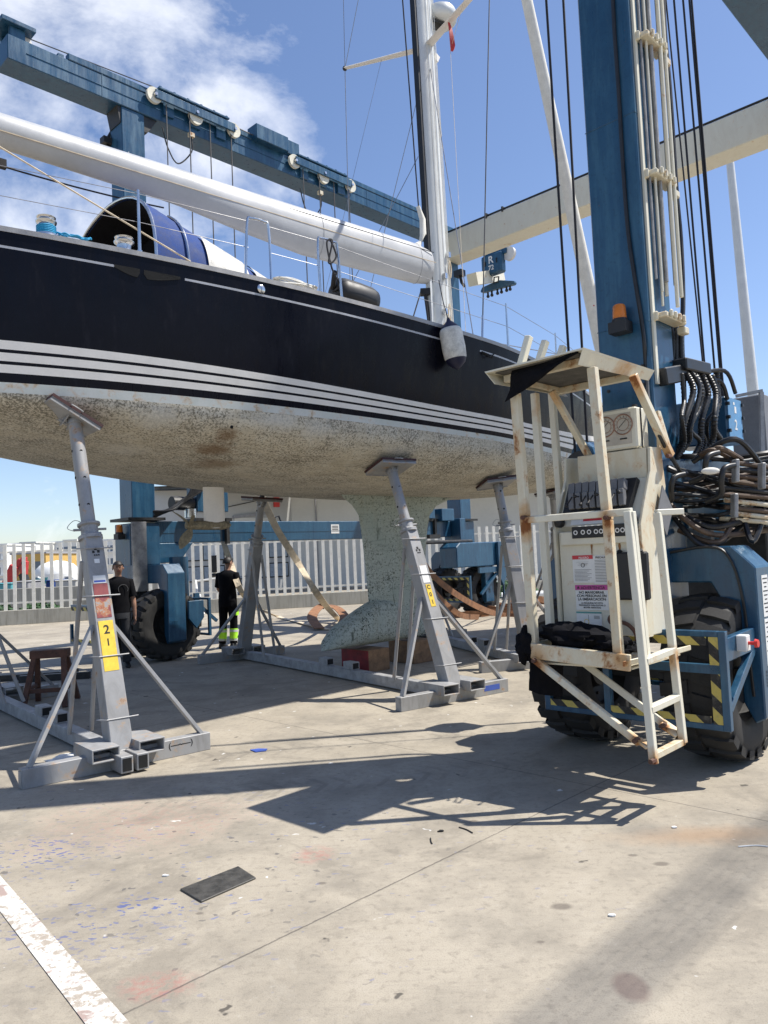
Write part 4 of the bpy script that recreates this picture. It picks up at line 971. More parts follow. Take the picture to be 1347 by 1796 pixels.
# vertical pipes on the sunny side of the near column
for k in range(8):
    u = NU - .10 + .045 * k; vv_ = NV + .255 + (.04 if k > 4 else 0) + (.025 if k % 2 else 0)
    b = MB(); b.tube([lf(u, vv_, 3.75 - .1 * (k % 3)), lf(u, vv_, 10.2)], .011 if k < 3 else .017, 8); b.build('hydraulic_pipe', 'cream' if k % 3 else 'galv', lift)
lpart('light_channel', 'cream', [(NU - .17, NU - .13, NV + .221, NV + .24, 2.9, 9.6)], bevel=0)
for py in (78, 303, 545):
    zc = at_line(1150, py, lf(NU, NV + .3, 0), LU).z; b = MB()
    lbox(b, NU - .13, NU + .26, NV + .22, NV + .33, zc - .022, zc + .022); lbox(b, NU - .16, NU - .13, NV + .20, NV + .27, zc - .045, zc + .03); lbox(b, NU + .24, NU + .33, NV + .25, NV + .32, zc - .09, zc - .03)
    for k in range(4): lbox(b, NU - .08 + .08 * k, NU - .045 + .08 * k, NV + .33, NV + .355, zc - .02, zc + .04)
    b.build('pipe_clamp', 'cream_rust', lift, bevel=.008)
b = MB(); pth = [(1161, -60, 6.7), (1166, 60, 6.7), (1175, 160, 6.7), (1186, 330, 6.7), (1194, 420, 6.7), (1198, 520, 6.6), (1196, 600, 6.5), (1200, 700, 6.4), (1196, 780, 6.4)]
b.tube(smooth_path([at(*p) for p in pth], 4), .022, 8); b.build('power_cable', 'hose', lift)
# hoist ropes of the near side
def rope(x0, x1, y1, Yd, r_=.009, mat='steel_rope', x00=None, y0=-50):
    b = MB(); b.tube([at(x0 - (x1 - x0) * 50 / (y1) if x00 is None else x00, y0, Yd), at(x1, y1, Yd)], r_, 6); return b.build('hoist_rope', mat, lift)
for x0, x1, y1 in ((1182, 1239, 680), (1198, 1257, 690), (1209, 1267, 700), (1213, 1270, 700)): rope(x0, x1, y1, 7.6, .0105, 'rope_dark')
rope(1168, 1238, 690, 7.2, .008, 'rope_dark')
for x0, x1, y1 in ((958, 1009, 800), (988, 1031, 800)): rope(x0, x1, y1, 7.4, .0125, 'rope_dark')
hb_ = MB(); c = at(1022, 822, 7.4); hb_.prism([c + LV * a + Z * z for a, z in ((-.14, -.24), (-.15, .05), (-.11, .2), (-.03, .27), (.03, .27), (.11, .2), (.15, .05), (.14, -.24))], LU * .2)
o = hb_.build('hook_block', 'navy', lift, bevel=.01); b = MB(); b.lathe([(0, -.03), (.17, -.03), (.15, 0), (.17, .03), (0, .03)], c - LU * .03, LU, 20); b.build('block_sheave', 'dark_steel', o)
# far side hoist trolleys with their ropes
def trolley(px0, px1, py0, py1):
    A = at_line(px0, py0, lf(0, .34, 0), LU); B = at_line(px1, py1, lf(0, .34, 0), LU); uA = (A - F1).dot(LU); uB = (B - F1).dot(LU); zc = (A.z + B.z) / 2
    b = MB(); lbox(b, uA, uB, .37, .41, zc - .085, zc + .085); lbox(b, uA + .1, uB - .1, -.1, .36, zc + .16, zc + .20); lbox(b, uA, uB, .28, .30, zc - .07, zc + .07)
    for k in range(6): lbox(b, uA + (uB - uA) * (k + .5) / 6, uA + (uB - uA) * (k + .5) / 6 + .05, .2, .3, zc + .2, zc + .26)
    tr = b.build('hoist_trolley', 'navy', lift, bevel=.008)
    for f in (0.0, .5, 1.0):
        s_ = MB(); s_.lathe([(0, -.025), (.15, -.03), (.13, 0), (.15, .03), (0, .025)], lf(uA + (uB - uA) * f, .335, zc - (.02 if f != .5 else .09)), LV, 24); s_.build('sheave', 'cream', tr)
        s_ = MB(); s_.lathe([(0, .095), (.03, .095), (.03, .05), (0, .05)], lf(uA + (uB - uA) * f, .335, zc - .02), LV, 12); s_.build('axle_pin', 'stainless', tr)
    for f in (.12, .45, .78): hg = MB(); lbox(hg, uA + (uB - uA) * f, uA + (uB - uA) * f + .22, .2, .3, zc - .28, zc - .02); hg.build('hanger_plate', 'navy', tr)
    for k, f in enumerate((.14, .42, .68, .96)):
        r_ = MB(); u = uA + (uB - uA) * f; r_.tube([lf(u, .34, zc - .1), lf(u, .34, 4.2)], .013, 6); r_.build('hoist_rope', 'steel_rope', tr)
    b = MB(); lbox(b, uA + .15, uA + .75, .1, .36, zc - .95 - .35, zc - .95) if False else None
    bk = MB(); lbox(bk, uA + .0, uB, -.05, .45, 3.9, 4.25); bk.build('hook_block', 'navy', tr, bevel=.02)
    hs = MB(); p0 = lf(uA + (uB - uA) * .1, .3, zc - .55); p1 = lf(uA + (uB - uA) * .45, .3, zc - .5); hs.tube(smooth_path([p0, p0 - Z * .35 + LU * .1, (p0 + p1) / 2 - Z * .62, p1 - Z * .3, p1]), .014, 6); hs.build('hose_loop', 'hose', tr)
    cl_ = MB(); cl_.obox(p1 + Z * .03, LU, LV, Z, .055, .04, .04); cl_.build('hose_clamp', 'cream_rust', tr)
    return tr
trolley(270, 410, 160, 232); trolley(516, 615, 276, 330)
b = MB(); b.tube([lf(-1.85, .05, 10.62), at_line(268, 152, lf(0, .3, 0), LU)], .011, 6); b.build('hoist_rope', 'steel_rope', lift)
b = MB(); b.tube([at_line(412, 222, lf(0, .3, 0), LU), at_line(450, 240, lf(0, .3, 0), LU)], .011, 6); b.build('hoist_rope', 'steel_rope', lift)
b = MB(); q0, q1 = at_line(618, 322, lf(0, .2, 0), LU), at_line(726, 372, lf(0, .2, 0), LU); b.tube([q0, q1], .012, 6); b.tube([lerp(q0, q1, .18), lerp(q0, q1, .16) - Z * .2], .012, 6); b.tube([q1, q1 - Z * .12 + LU * .04, q1 - Z * .2], .02, 6); b.build('guard_wire', 'dark_steel', lift)
lk = at_line(445, 262, lf(0, .3, 0), LU); ul = (lk - F1).dot(LU); lpart('trolley_motor', 'navy', [(ul, ul + .85, .1, .42, 10.4, 10.72), (ul + .9, ul + 1.25, .1, .3, 10.45, 10.76)]); 
# second hook block hanging past the far column with its spreader bar
c = at(869, 466, 21.8); ja = MB(); ja.bar(lf(LEN + 1.0, .1, 9.25), c + Z * .02 - LV * .42 + LU * .8, .3, .34); ja.build('jib_arm', 'cream', lift)
hk = MB(); hk.obox(c - LU * .1, LV, Z, LU, .36, .30, .12); ho = hk.build('hook_block', 'navy', lift, bevel=.04)
t = MB(); t.text('R', c - LU * .225 + Z * .02 , LV, Z, .3, .003, bold=True); t.text('72', c - LU * .225 - Z * .18, LV, Z, .2, .003, bold=True); t.build('block_lettering', 'sign_white', ho)
hk = MB(); hk.bar(c + LV * -.25 + Z * .36 - LU * .1, c + LV * .45 + Z * .30, .2, .16); hk.build('block_beam', 'navy', ho, bevel=.01)
s_ = MB(); s_.lathe([(0, -.05), (.2, -.05), (.17, 0), (.2, .05), (0, .05)], c + LV * .5 + Z * .2, LU, 20); s_.build('block_sheave', 'stripe', ho)
for s in (-1, 1):
    b = MB(); b.obox(c + LV * .2 * s + Z * .05 - LU * .225, LV, Z, LU, .02, .07, .01); b.build('lock_lug', 'black_plastic', ho)
hk = MB(); hk.lathe([(.10, -.02), (.13, -.02), (.13, .02), (.10, .02), (.10, -.02)], c - Z * .42, LU, 4); hk.build('hook_link', 'dark_steel', ho)
sp_ = MB(); q = c - Z * .60; sp_.prism([q + LV * a + Z * z for a, z in ((-.58, .02), (-.52, .10), (-.1, .14), (.12, .14), (.60, -.02), (.62, -.08), (.58, -.12), (-.5, -.06), (-.58, -.03))], LU * .12); spo = sp_.build('spreader_bar', 'navy', ho, bevel=.01)
for a in (-.36, -.22, -.02, .12, .30, .42):
    b = MB(); b.tube([q + LV * a - Z * .08 + LU * .06, q + LV * a - Z * .2 + LU * .06], .03, 8); b.sphere(q + LV * a - Z * .2 + LU * .06, .05, 8, 6); b.build('hook_pin', 'black_plastic', spo)
cfb = at_line(806, 480, lf(LEN - .3, 0, 0), LV); b = MB(); b.obox(cfb, LU, LV, Z, .1, .12, .08); b.tube([cfb, cfb - Z * .25 + LV * .05, cfb - Z * .38 + LV * .14], .04, 8); b.build('column_lamp', 'black_plastic', lift)
b = MB(); b.obox(at_line(222, 276, lf(-.235, 0, 0), LV), LV, Z, LU, .09, .07, .003); b.build('small_plate', 'sign_white', lift)
b = MB(); q = at_line(186, 248, lf(-.3, -.2, 0), LV); b.obox(q, LU, LV, Z, .08, .08, .06); b.tube([q, q + Z * .3 + LU * .15], .03, 6); b.tube([q - Z * .1, q + LU * .2], .03, 6); b.build('limit_switch', 'dark_steel', lift)

# --- near machinery: hose bundle, boxes, corrugated hoses
random.seed(11)
hbd = bpy.data.objects.new('hose_bundle', None); COL.objects.link(hbd); hbd.parent = lift; c0 = at(1240, 860, 6.4); hbd.location = c0 - WL[lift.name]; WL[hbd.name] = c0
mats_ = ['hose', 'hose', 'hose_brown', 'dark_steel', 'hose']
for k in range(46):
    y0 = 800 + 105 * random.random(); y1 = 795 + 100 * random.random() + (y0 - 850) * .3; dpt = 6.0 + .9 * random.random()
    pts = [at(1140 + 25 * random.random(), y0 + 18 * (random.random() - .5), dpt)]
    for x in (1185, 1225, 1262, 1300, 1345, 1400):
        f = (x - 1150) / 250; pts.append(at(x, y0 * (1 - f) + y1 * f + 8 * (random.random() - .5) + (22 * math.sin(math.pi * f) if y0 > 880 else 6 * math.sin(math.pi * f)), dpt + .25 * (random.random() - .5)))
    b = MB(); b.tube(smooth_path(pts, 4), .012 + .012 * random.random(), 7); b.build('hose', mats_[k % 5], hbd)
for k, (y, yb) in enumerate(((866, 868), (877, 882), (843, 852), (855, 861), (889, 894), (899, 904), (832, 839), (821, 826), (811, 815), (909, 912))):
    b = MB(); b.tube([at(1262 + 9 * (k % 3), y, 5.90 + .015 * k), at(1340, (y + yb) / 2 + 5, 5.95), at(1420, yb + 14, 6.1)], .019, 8); b.build('hydraulic_pipe', ('hose_brown', 'cream_rust', 'hose_brown', 'dark_steel')[k % 4], hbd)
for (x, ya, yb) in ((1290, 806, 846), (1336, 812, 858), (1288, 866, 908)):
    b = MB(); b.bar(at(x, ya, 5.85), at(x, yb, 5.85), .03, .08); b.build('clamp_plate', 'galv', hbd, bevel=.006)
for x, ya, yb in ((1240, 800, 834), (1268, 822, 868), (1180, 838, 878)):
    b = MB(); b.tube(smooth_path([at(x + 20, ya - 6, 5.8), at(x + 2, ya, 5.75), at(x - 3, (ya + yb) / 2, 5.75), at(x - 4, yb, 5.8), at(x - 30, yb + 12, 5.9)], 5), .022, 10); b.build('thick_hose', 'hose', hbd)
for k, (x0, y0, xm, ym, x1, y1) in enumerate(((1215, 810, 1290, 770, 1347, 835), (1240, 800, 1262, 786, 1300, 806), (1180, 905, 1240, 960, 1310, 915), (1190, 930, 1262, 950, 1296, 880), (1195, 900, 1250, 925, 1330, 905), (1225, 800, 1250, 790, 1276, 800), (1300, 880, 1320, 950, 1350, 870), (1160, 870, 1240, 935, 1345, 930))):
    b = MB(); b.tube(smooth_path([at(x0, y0, 6.1), at(xm, ym, 5.9), at(x1, y1, 6.1)], 8), .022, 8); b.build('hose', ('hose', 'hose_brown')[k % 2], hbd)
b = MB(); b.sphere(at(1246, 826, 5.72), .055, 12, 8, (1.3, .4, .5)); b.build('rag', 'sailcloth', hbd)
# corrugated hoses dropping down the column
def corr(pts, rad=.03, name='corrugated_hose'):
    P = smooth_path(pts, 16); b = MB(); b.tube(P, [rad * (1.1 if i % 2 else .86) for i in range(len(P))], 9); return b.build(name, 'hose', lift)
for k in range(9):
    random.seed(40 + k); x = 1172 + 9 * (k % 3) + 4 * random.random(); dp = 6.35 + .12 * (k // 3)
    corr([at(x + 2, 556, dp), at(x + 6 * random.random() + 2, 610, dp), at(x + 2 + 10 * random.random(), 650, dp), at(x + 6, 665, dp)], .021)
for k in range(10):
    random.seed(60 + k); x = 1200 + 6.5 * k + 5 * random.random(); dp = 6.15 + .05 * k
    corr([at(x - 6, 650 + 8 * random.random(), dp), at(x - 6 + 16 * random.random(), 675 + 35 * random.random(), dp), at(x - 18 + 26 * random.random(), 722 + 30 * random.random(), dp - .2 * random.random()), at(x - 22 + 26 * random.random(), 775, dp), at(x - 40 + 30 * random.random(), 805, dp)], .026 if k % 2 else .019)
b = MB(); b.bar(at(1158, 662, 6.0), at(1212, 652, 6.4), .11, .14); b.bar(at(1188, 640, 6.2), at(1232, 650, 6.5), .16, .1); b.build('manifold', 'hose', lift, bevel=.01)
for x0, y0, x1, y1, xe, ye in ((1215, 660, 1270, 650, 1290, 690), (1222, 670, 1262, 668, 1276, 700)):
    b = MB(); b.tube(smooth_path([at(x0, y0, 6.5), at(x1, y1, 6.6), at(xe, ye, 6.7)], 6), .018, 7); b.build('hose', 'hose', hbd)
def corner_box(x, ytop, ybot, Yd, wv, wu, name, mat, bevel=.012):
    """box whose vertical edge nearest the camera is seen at x"""
    t_, b0 = at(x, ytop, Yd), at(x, ybot, Yd); mb = MB(); q = Vector((t_.x, t_.y, 0)); c = q - LV * wv / 2 + LU * wu / 2
    mb.obox(c + Z * (t_.z + b0.z) / 2, LU, LV, Z, wu / 2, wv / 2, (t_.z - b0.z) / 2); return mb.build(name, mat, lift, bevel=bevel), t_, b0
ctl, t_, b0 = corner_box(1272, 694, 775, 6.7, .50, .36, 'valve_cabinet', 'navy')
M['sunlit_door'] = plain('sunlit_blue_door', (.10, .26, .46), .5, var=.12, scale=4)  # lighter blue puts the sun on this side into the door colour
b = MB(); q = t_ + LU * .18 - Z * .19; b.obox(q + LV * .006, LU, Z, LV, .165, .18, .005); dr = b.build('cabinet_door', 'sunlit_door', ctl)
for du, dz in ((-.17, .12), (-.17, -.12), (.17, .14), (.17, -.1), (-.17, .0), (.17, .02)):
    b = MB(); b.obox(q + LU * du + Z * dz + LV * .014, LU, LV, Z, .014, .014, .014); b.build('latch', 'black_plastic', ctl)
t = MB(); t.text('2', q + LV * .0125 - Z * .10, LU, Z, .13, .001, bold=True); t.obox(q + LV * .0125 + Z * .08 + LU * .008, LU, Z, LV, .022, .030, .0005); t.obox(q + LV * .0125 + Z * .135 - LU * .02, LU, Z, LV, .018, .012, .0005); t.build('door_number', 'sign_white', dr)
gcb, t2, _ = corner_box(1338, 690, 800, 8.2, .35, .6, 'grey_cabinet', 'grey_plastic'); 
b = MB(); b.bar(at(1290, 695, 8.1), at(1338, 685, 8.0), .03, .03); b.bar(at(1335, 688, 8.0), at(1337, 795, 8.0), .04, .04); b.build('cabinet_frame', 'galv', gcb)
lpart('engine_housing', 'dark_steel', [(NU + 1.6, NU + 4.5, NV - .55, NV + .4, .55, 1.9)]); lpart('engine_frame', 'navy', [(NU + .6, NU + 1.55, NV - .25, NV + .12, 1.66, 1.97), (NU + 1.6, NU + 1.75, NV + .5, NV + .58, .5, 2.6), (NU + 1.55, NU + 4.6, NV - .5, NV + .55, 1.9, 1.97)])
b = MB()
for k in range(16): lbox(b, NU + 1.9, NU + 2.9, NV + .505, NV + .52, .8 + .06 * k, .83 + .06 * k)
b.build('grille', 'hole', lift)
b = MB(); b.obox(at(1228, 955, 6.4), LV, Z, LU, .12, .14, .02); b.build('angled_plate', 'galv', lift, bevel=.02)
lpart('lower_post', 'navy', [(NU + .45, NU + .75, NV - .12, NV + .15, 1.66, 2.0)])
# signs and switch on the near wheel arch
b = MB()
for z, h_ in ((1.22, .17), (.88, .19)):
    b.m = 0; b.obox(lf(BU + .05, BV + .9015, z), LU, Z, LV, .045 + .02, h_ * .9, .001); b.m = 1
    for k in range(9): b.obox(lf(BU + .05, BV + .9035, z + h_ * .75 - h_ * .18 * k), LU, Z, LV, .05 - .012 * (k % 3), .004, .0005)
b.build('notice_plate', ['sign_white', 'black_ink'], a1_)
b = MB(); b.tube(smooth_path([lf(BU - .13, BV - .3, 1.60), lf(BU - .13, BV + .1, 1.55), lf(BU - .13, BV + .55, 1.60), lf(BU - .13, BV + .72, 1.52), lf(BU - .13, BV + .80, 1.2), lf(BU - .13, BV + .82, .7), lf(BU - .13, BV + .83, .5)], 5), .011, 6); b.build('wiring', 'hose', a1_)
ar = MB(); u0 = BU - .69; ar.bar(lf(u0 + .025, BV + .84, .90), lf(BU - .12, BV + .84, .92), .05, .16); ar.bar(lf(u0 + .025, BV + .84, .50), lf(BU - .12, BV + .84, .86), .05, .06); aro = ar.build('guard_arm', 'navy', b1, bevel=.005)
b = MB(); q = lf(u0 + .22, BV + .9, .93); b.obox(q, LU, LV, Z, .04, .035, .055); sw = b.build('emergency_switch', 'sign_white', aro, bevel=.006)
b = MB(); b.lathe([(0, .10), (.026, .10), (.03, .08), (.012, .075), (.012, .03), (0, .03)], q, LV, 16); b.build('red_button', 'red', sw)
b = MB(); lbox(b, u0 - .02, u0 + .03, BV - .05, BV + .0, .36, .8); lbox(b, u0 - .02, u0 + .03, BV - .55, BV + .86, .74, .80); b.build('guard_bar', 'navy', b1)

# ================================================================== OPERATOR PLATFORM (part of the lift)
OP = bpy.data.objects.new('operator_platform', None); COL.objects.link(OP); OP.parent = lift; c0 = at(1088, 1163, 4.85); OP.location = c0 - WL[lift.name]; WL[OP.name] = c0
OP['label'] = 'rusty cream operator platform with roof and ladder'
O2 = Vector((1.33, 4.9, 0))
def L(a, b, z): return O2 - LV * a + LU * b + Z * z
def ob(name, mat, pieces, bevel=.004):
    """bars given as ((x,y,depth),(x,y,depth),w,h)"""
    b = MB()
    for p, q, w_, h_ in pieces: b.bar(at(*p), at(*q), w_, h_, side=LV)
    return b.build(name, mat, OP, bevel=bevel)
# uprights
ob('post', 'cream_rust', [((1039, 645, 5.02), (1066, 912, 5.0), .058, .058), ((1066, 912, 5.0), (1086, 1158, 4.98), .056, .056)])
ob('post', 'cream_rust', [((904, 690, 5.40), (921, 905, 5.4), .06, .06), ((921, 905, 5.4), (937, 1138, 5.38), .058, .058)])
ob('post', 'cream', [((938, 690, 5.75), (966, 1112, 5.72), .052, .052)])
ob('post', 'cream', [((968, 690, 6.0), (987, 938, 6.0), .050, .050)])
for x0, y0, x1, y1, dp in ((928, 590, 905, 642, 5.6), (957, 598, 931, 648, 5.9), (988, 607, 963, 656, 6.2)):
    ob('roof_stub', 'cream', [((x0, y0, dp), (x1, y1 + 30, dp), .05, .05)])
# roof: pan with sloping side flanges
zr = 2.915
A_, B_, C_, D_ = L(.76, -.02, zr), L(-.02, -.02, zr), L(-.02, 1.02, zr), L(.76, 1.02, zr)
rf = MB(); rf.prism([A_, B_, C_, D_], Z * .012)
rf.prism([B_ + Z * .012, C_ + Z * .012, C_ + LV * .0 - LV * .05 - Z * .055, B_ - LV * .06 - Z * .085 + LU * .03], LV * .006)
rf.prism([A_ + Z * .012, D_ + Z * .012, D_ + LV * .05 - Z * .055, A_ + LV * .06 - Z * .085 + LU * .03], -LV * .006)
roof = rf.build('roof', 'cream', OP, label='cream sheet roof with folded edges')
rb_ = MB()
for b2 in (.14, .86): rb_.bar(L(.70, b2, zr - .035), L(.04, b2, zr - .035), .05, .05)
for a in (.05, .69): rb_.bar(L(a, .14, zr - .03), L(a, .86, zr - .03), .04, .04)
rb_.build('roof_frame', 'cream_rust', OP, bevel=.003)
M['roof_under'] = plain('dark_roof_sheet', (.09, .085, .075), .9, var=.3, scale=10)  # dark tone for the sheet on the roof's underside
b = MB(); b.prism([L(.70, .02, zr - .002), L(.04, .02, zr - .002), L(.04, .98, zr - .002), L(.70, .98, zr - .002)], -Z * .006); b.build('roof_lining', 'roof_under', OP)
cl_ = MB(); P0, P1, P2 = at(1016, 619, 4.93), at(903, 652, 5.36), at(891, 706, 5.38); n = 8; rings = []
for i in range(n + 1):
    f = i / n; a = lerp(P0, P2, f) ; c = lerp(P0, P1, f); rings.append([lerp(c, a, j / 5) - LU * (.02 + .015 * math.sin(j * 1.3 + i * .9)) for j in range(6)])
cl_.loft(rings, closed=False, cap=False); clo = cl_.build('sun_cloth', 'black_cloth', OP); sd_ = clo.modifiers.new('thick', 'SOLIDIFY'); sd_.thickness = .006
ob('roof_brace', 'cream_rust', [((968, 686, 5.72), (1036, 806, 5.82), .045, .045)])
ob('roof_brace', 'cream_rust', [((1110, 658, 5.35), (1176, 800, 5.55), .055, .05)])
# guard rail, deck, ladder
ob('guard_rail', 'cream', [((922, 912, 5.36), (1108, 897, 4.86), .045, .045), ((1107, 897, 4.86), (1134, 1158, 4.84), .045, .045)])
TB0, TB1 = at(932, 1141, 5.36), at(1106, 1163, 4.90)
b = MB(); b.bar(TB0, TB1, .03, .105); tbd = (TB0 - TB1).normalized(); b.bar(TB0 + LU * .015, TB0 + LU * .55, .03, .105); b.build('toe_board', 'cream_rust', OP, bevel=.004)
b = MB(); dz = Vector((0, 0, TB1.z - .03)); b.prism([Vector((p.x, p.y, TB1.z - .045)) for p in (TB0 + LU * .02, TB1 + LU * .02, TB1 + LU * .75, TB0 + LU * .75)], Z * .012); b.build('deck_plate', 'cream_rust', OP)
stp = MB(); s0, s1 = at(1092, 1170, 4.88), at(1186, 1148, 4.98); stp.prism([s0, s1, s1 + LU * .24, s0 + LU * .24], Z * .035); stp.build('step_plate', 'cream_rust', OP, bevel=.004)
LT = [((1101, 897, 4.85), (1147, 1340, 4.66)), ((1153, 899, 5.05), (1198, 1303, 4.92))]
for k, (p, q) in enumerate(LT): ob('ladder_stile', 'cream', [(p, q, .045, .045)])
ob('ladder_rung', 'cream', [((1138, 1245, 4.70), (1189, 1222, 4.95), .05, .04)]); ob('ladder_rung', 'cream_rust', [((1146, 1326, 4.67), (1197, 1300, 4.93), .045, .04)]); ob('ladder_rung', 'cream', [((1130, 1160, 4.74), (1180, 1140, 4.97), .05, .04)])
ob('ladder_handle', 'cream', [((1150, 899, 5.05), (1197, 897, 5.12), .04, .04)])
ob('deck_strut', 'cream_rust', [((936, 1155, 5.34), (1122, 1303, 4.76), .045, .045)]); ob('deck_strut', 'cream', [((1020, 1160, 5.55), (1168, 1272, 5.0), .045, .045)])
ob('strut_plate', 'cream_rust', [((1118, 1296, 4.76), (1140, 1312, 4.70), .02, .09)]); ob('strut_plate', 'cream_rust', [((1160, 1268, 5.0), (1190, 1288, 4.94), .02, .09)])
for x, y, d in ((1066, 908, 4.96), (921, 908, 5.36), (1174, 800, 5.5), (1117, 1298, 4.73), (1164, 1272, 4.97), (940, 1158, 5.31), (1146, 1334, 4.64)):
    b = MB(); b.lathe([(0, -.04), (.016, -.04), (.016, .02), (0, .02)], at(x, y, d), LU, 6); b.build('bolt', 'rusty' if 'rusty' in M else 'trestle', OP)
# console
CR = at(1129, 1113, 5.28)
def cfr(px, py, off=0.): p = at_line(px, py, CR - LU * off, LV); return p
wL = (CR - cfr(986, 1112)).dot(LV); zt3 = cfr(1129, 925).z; zb3 = CR.z - .02
def cp(u, l, z): q = CR + LU * u - LV * l; return Vector((q.x, q.y, z))
cb = MB(); cb.prism([cp(.03, 0, zb3), cp(.03, wL, zb3), cp(.03, wL, zt3), cp(.03, 0, zt3)], LU * .40)
cb.prism([cp(.0, .03, zt3 - .10), cp(.0, wL - .03, zt3 - .10), cp(.0, wL - .03, zt3), cp(.0, .03, zt3)], LU * .03)
console = cb.build('console', 'cream', OP, bevel=.006, label='white control console with rust runs')
# rust runs under the switch strip
for px, w_ in ((1038, .03), (1083, .035), (1105, .02), (1011, .012)):
    pass
prof = [(0, zb3), (0, zt3 + .02), (.04, zt3 + .10), (.20, zt3 + .40), (.22, zt3 + .575), (.40, zt3 + .585), (.44, zt3 + .30), (.28, zt3 - .06), (.14, zt3 - .25), (.09, zb3)]
for l in (-.03, wL + .01):
    b = MB(); b.prism([cp(u, l, z) for u, z in prof], -LV * .02); b.build('side_panel', 'cream_rust' if l < 0 else 'cream', OP, bevel=.003)
b = MB(); b.prism([cp(.04, .0, zt3 + .04), cp(.04, wL, zt3 + .04), cp(.20, wL, zt3 + .36), cp(.20, 0, zt3 + .36)], LU * .02); b.build('control_slope', 'cream', OP)
b = MB(); b.prism([cp(.215, .0, zt3 + .36), cp(.215, wL * .86, zt3 + .36), cp(.215, wL * .86, zt3 + .575), cp(.215, 0, zt3 + .575)], LU * .2); b.build('upper_box', 'cream_rust', OP, bevel=.004)
vb = MB(); sl = (cp(.20, 0, zt3 + .36) - cp(.04, 0, zt3 + .04)).normalized(); nn = LV.cross(sl).normalized(); nn = nn if nn.z > 0 else -nn
def slp(f, l, up=0): return lerp(cp(.04, l, zt3 + .04), cp(.20, l, zt3 + .36), f) + nn * up
vb.prism([slp(.18, .07, .01), slp(.18, wL - .05, .01), slp(.92, wL - .05, .01), slp(.92, .04, .01)], nn * .05); lvb = vb.build('lever_bank', 'black_plastic', OP)
for k in range(8):
    l = .11 + (wL - .24) * k / 7; b = MB(); b.bar(slp(.30, l, .06), slp(.62, l + .01, .10), .042, .05, side=LV); b.bar(slp(.62, l + .01, .08), slp(.85, l + .02, .09), .05, .06, side=LV); b.build('lever_block', 'grey_plastic', OP, bevel=.004)
    b = MB(); p = slp(.5, l - .01, .12); b.tube([p, p + nn * .09 - sl * .12 * (1 if k % 3 else .4) + LV * .03], .0055, 6); b.sphere(p + nn * .09 - sl * .12 * (1 if k % 3 else .4) + LV * .03, .013, 8, 6); b.build('lever', 'black_plastic', OP)
for l, f in ((.04, -.02), (wL - .02, .0)):
    b = MB(); p = slp(f + .06, l, .03); b.lathe([(0, -.02), (.035, -.02), (.04, .02), (.02, .04), (.006, .05), (.006, .13), (.016, .14), (0, .16)], p, nn - sl * .2 + LV * (.3 if l < .1 else -.3), 12); b.build('joystick', 'black_plastic', OP)
b = MB(); b.m = 0; b.prism([slp(.02, .22, .004), slp(.02, wL - .1, .004), slp(.14, wL - .1, .004), slp(.14, .22, .004)], nn * .002); b.m = 1; b.prism([slp(.09, .28, .008), slp(.09, wL - .2, .008), slp(.14, wL - .2, .008), slp(.14, .28, .008)], nn * .001); b.build('label_plate', ['sign_white', 'sign_red'], OP)
# gauge box
gq = cp(.22, .06, zt3 + .585); gw, gh, gd = .40, .30, .19
tl = at_line(1056, 738, cp(.22, 0, 0), LV); gw = max(.34, (gq - tl).dot(LV))
b = MB(); b.prism([gq, gq - LV * gw, gq - LV * gw + Z * gh, gq + Z * gh], LU * gd); gb = b.build('gauge_box', 'cream', OP, bevel=.012)
b = MB(); b.prism([gq - LV * .04 + Z * .035 - LU * .004, gq - LV * (gw - .04) + Z * .035 - LU * .004, gq - LV * (gw - .04) + Z * (gh - .035) - LU * .004, gq - LV * .04 + Z * (gh - .035) - LU * .004], LU * .003); b.build('gauge_window', 'gauge', OP)
for f in (.29, .70):
    c = gq - LV * gw * (1 - f) + Z * gh * .60 - LU * .006; b = MB(); b.m = 0; b.lathe([(.068, .0), (.074, .006), (.078, 0)], c, -LU, 28); b.lathe([(.044, .0), (.046, .003), (.048, 0)], c, -LU, 24); b.m = 1; b.bar(c - LU * .004 - LV * .03 - Z * .02, c - LU * .004 + LV * .03 + Z * .035, .004, .002)
    for k in range(12):
        a = R(-40 + 24 * k); b.bar(c - LU * .003 + (LV * math.cos(a) + Z * math.sin(a)) * .052, c - LU * .003 + (LV * math.cos(a) + Z * math.sin(a)) * .064, .003, .001)
    b.obox(c - Z * .105 - LU * .003, LV, Z, LU, .028, .005, .001); b.build('gauge', ['gauge_ring', 'black_ink'], OP)
b = MB(); b.tube([gq + Z * gh + LU * .05 - LV * .03, gq + Z * (gh + .02) + LU * .05 - LV * .03], .02, 8); b.bar(gq + LU * .07 + LV * .004, gq + LU * .07 + Z * gh + LV * .004, .008, .006); b.build('box_hinge', 'dark_steel', OP)
b = MB(); b.prism([cp(.40, -.02, zt3 + .575), cp(.62, -.02, zt3 + .575), cp(.46, -.02, zt3 + .86), cp(.42, -.02, zt3 + .86)], -LV * .02); b.build('bracket_fin', 'cream_rust', OP)
b = MB(); q = cp(.34, -.052, zt3 + .13); b.prism([q - Z * .19, q + LU * .13 - Z * .0, q + Z * .17 - LU * .02, q - LU * .12 - Z * .02], LV * .008); b.build('diamond_plate', 'grey_plastic', OP)
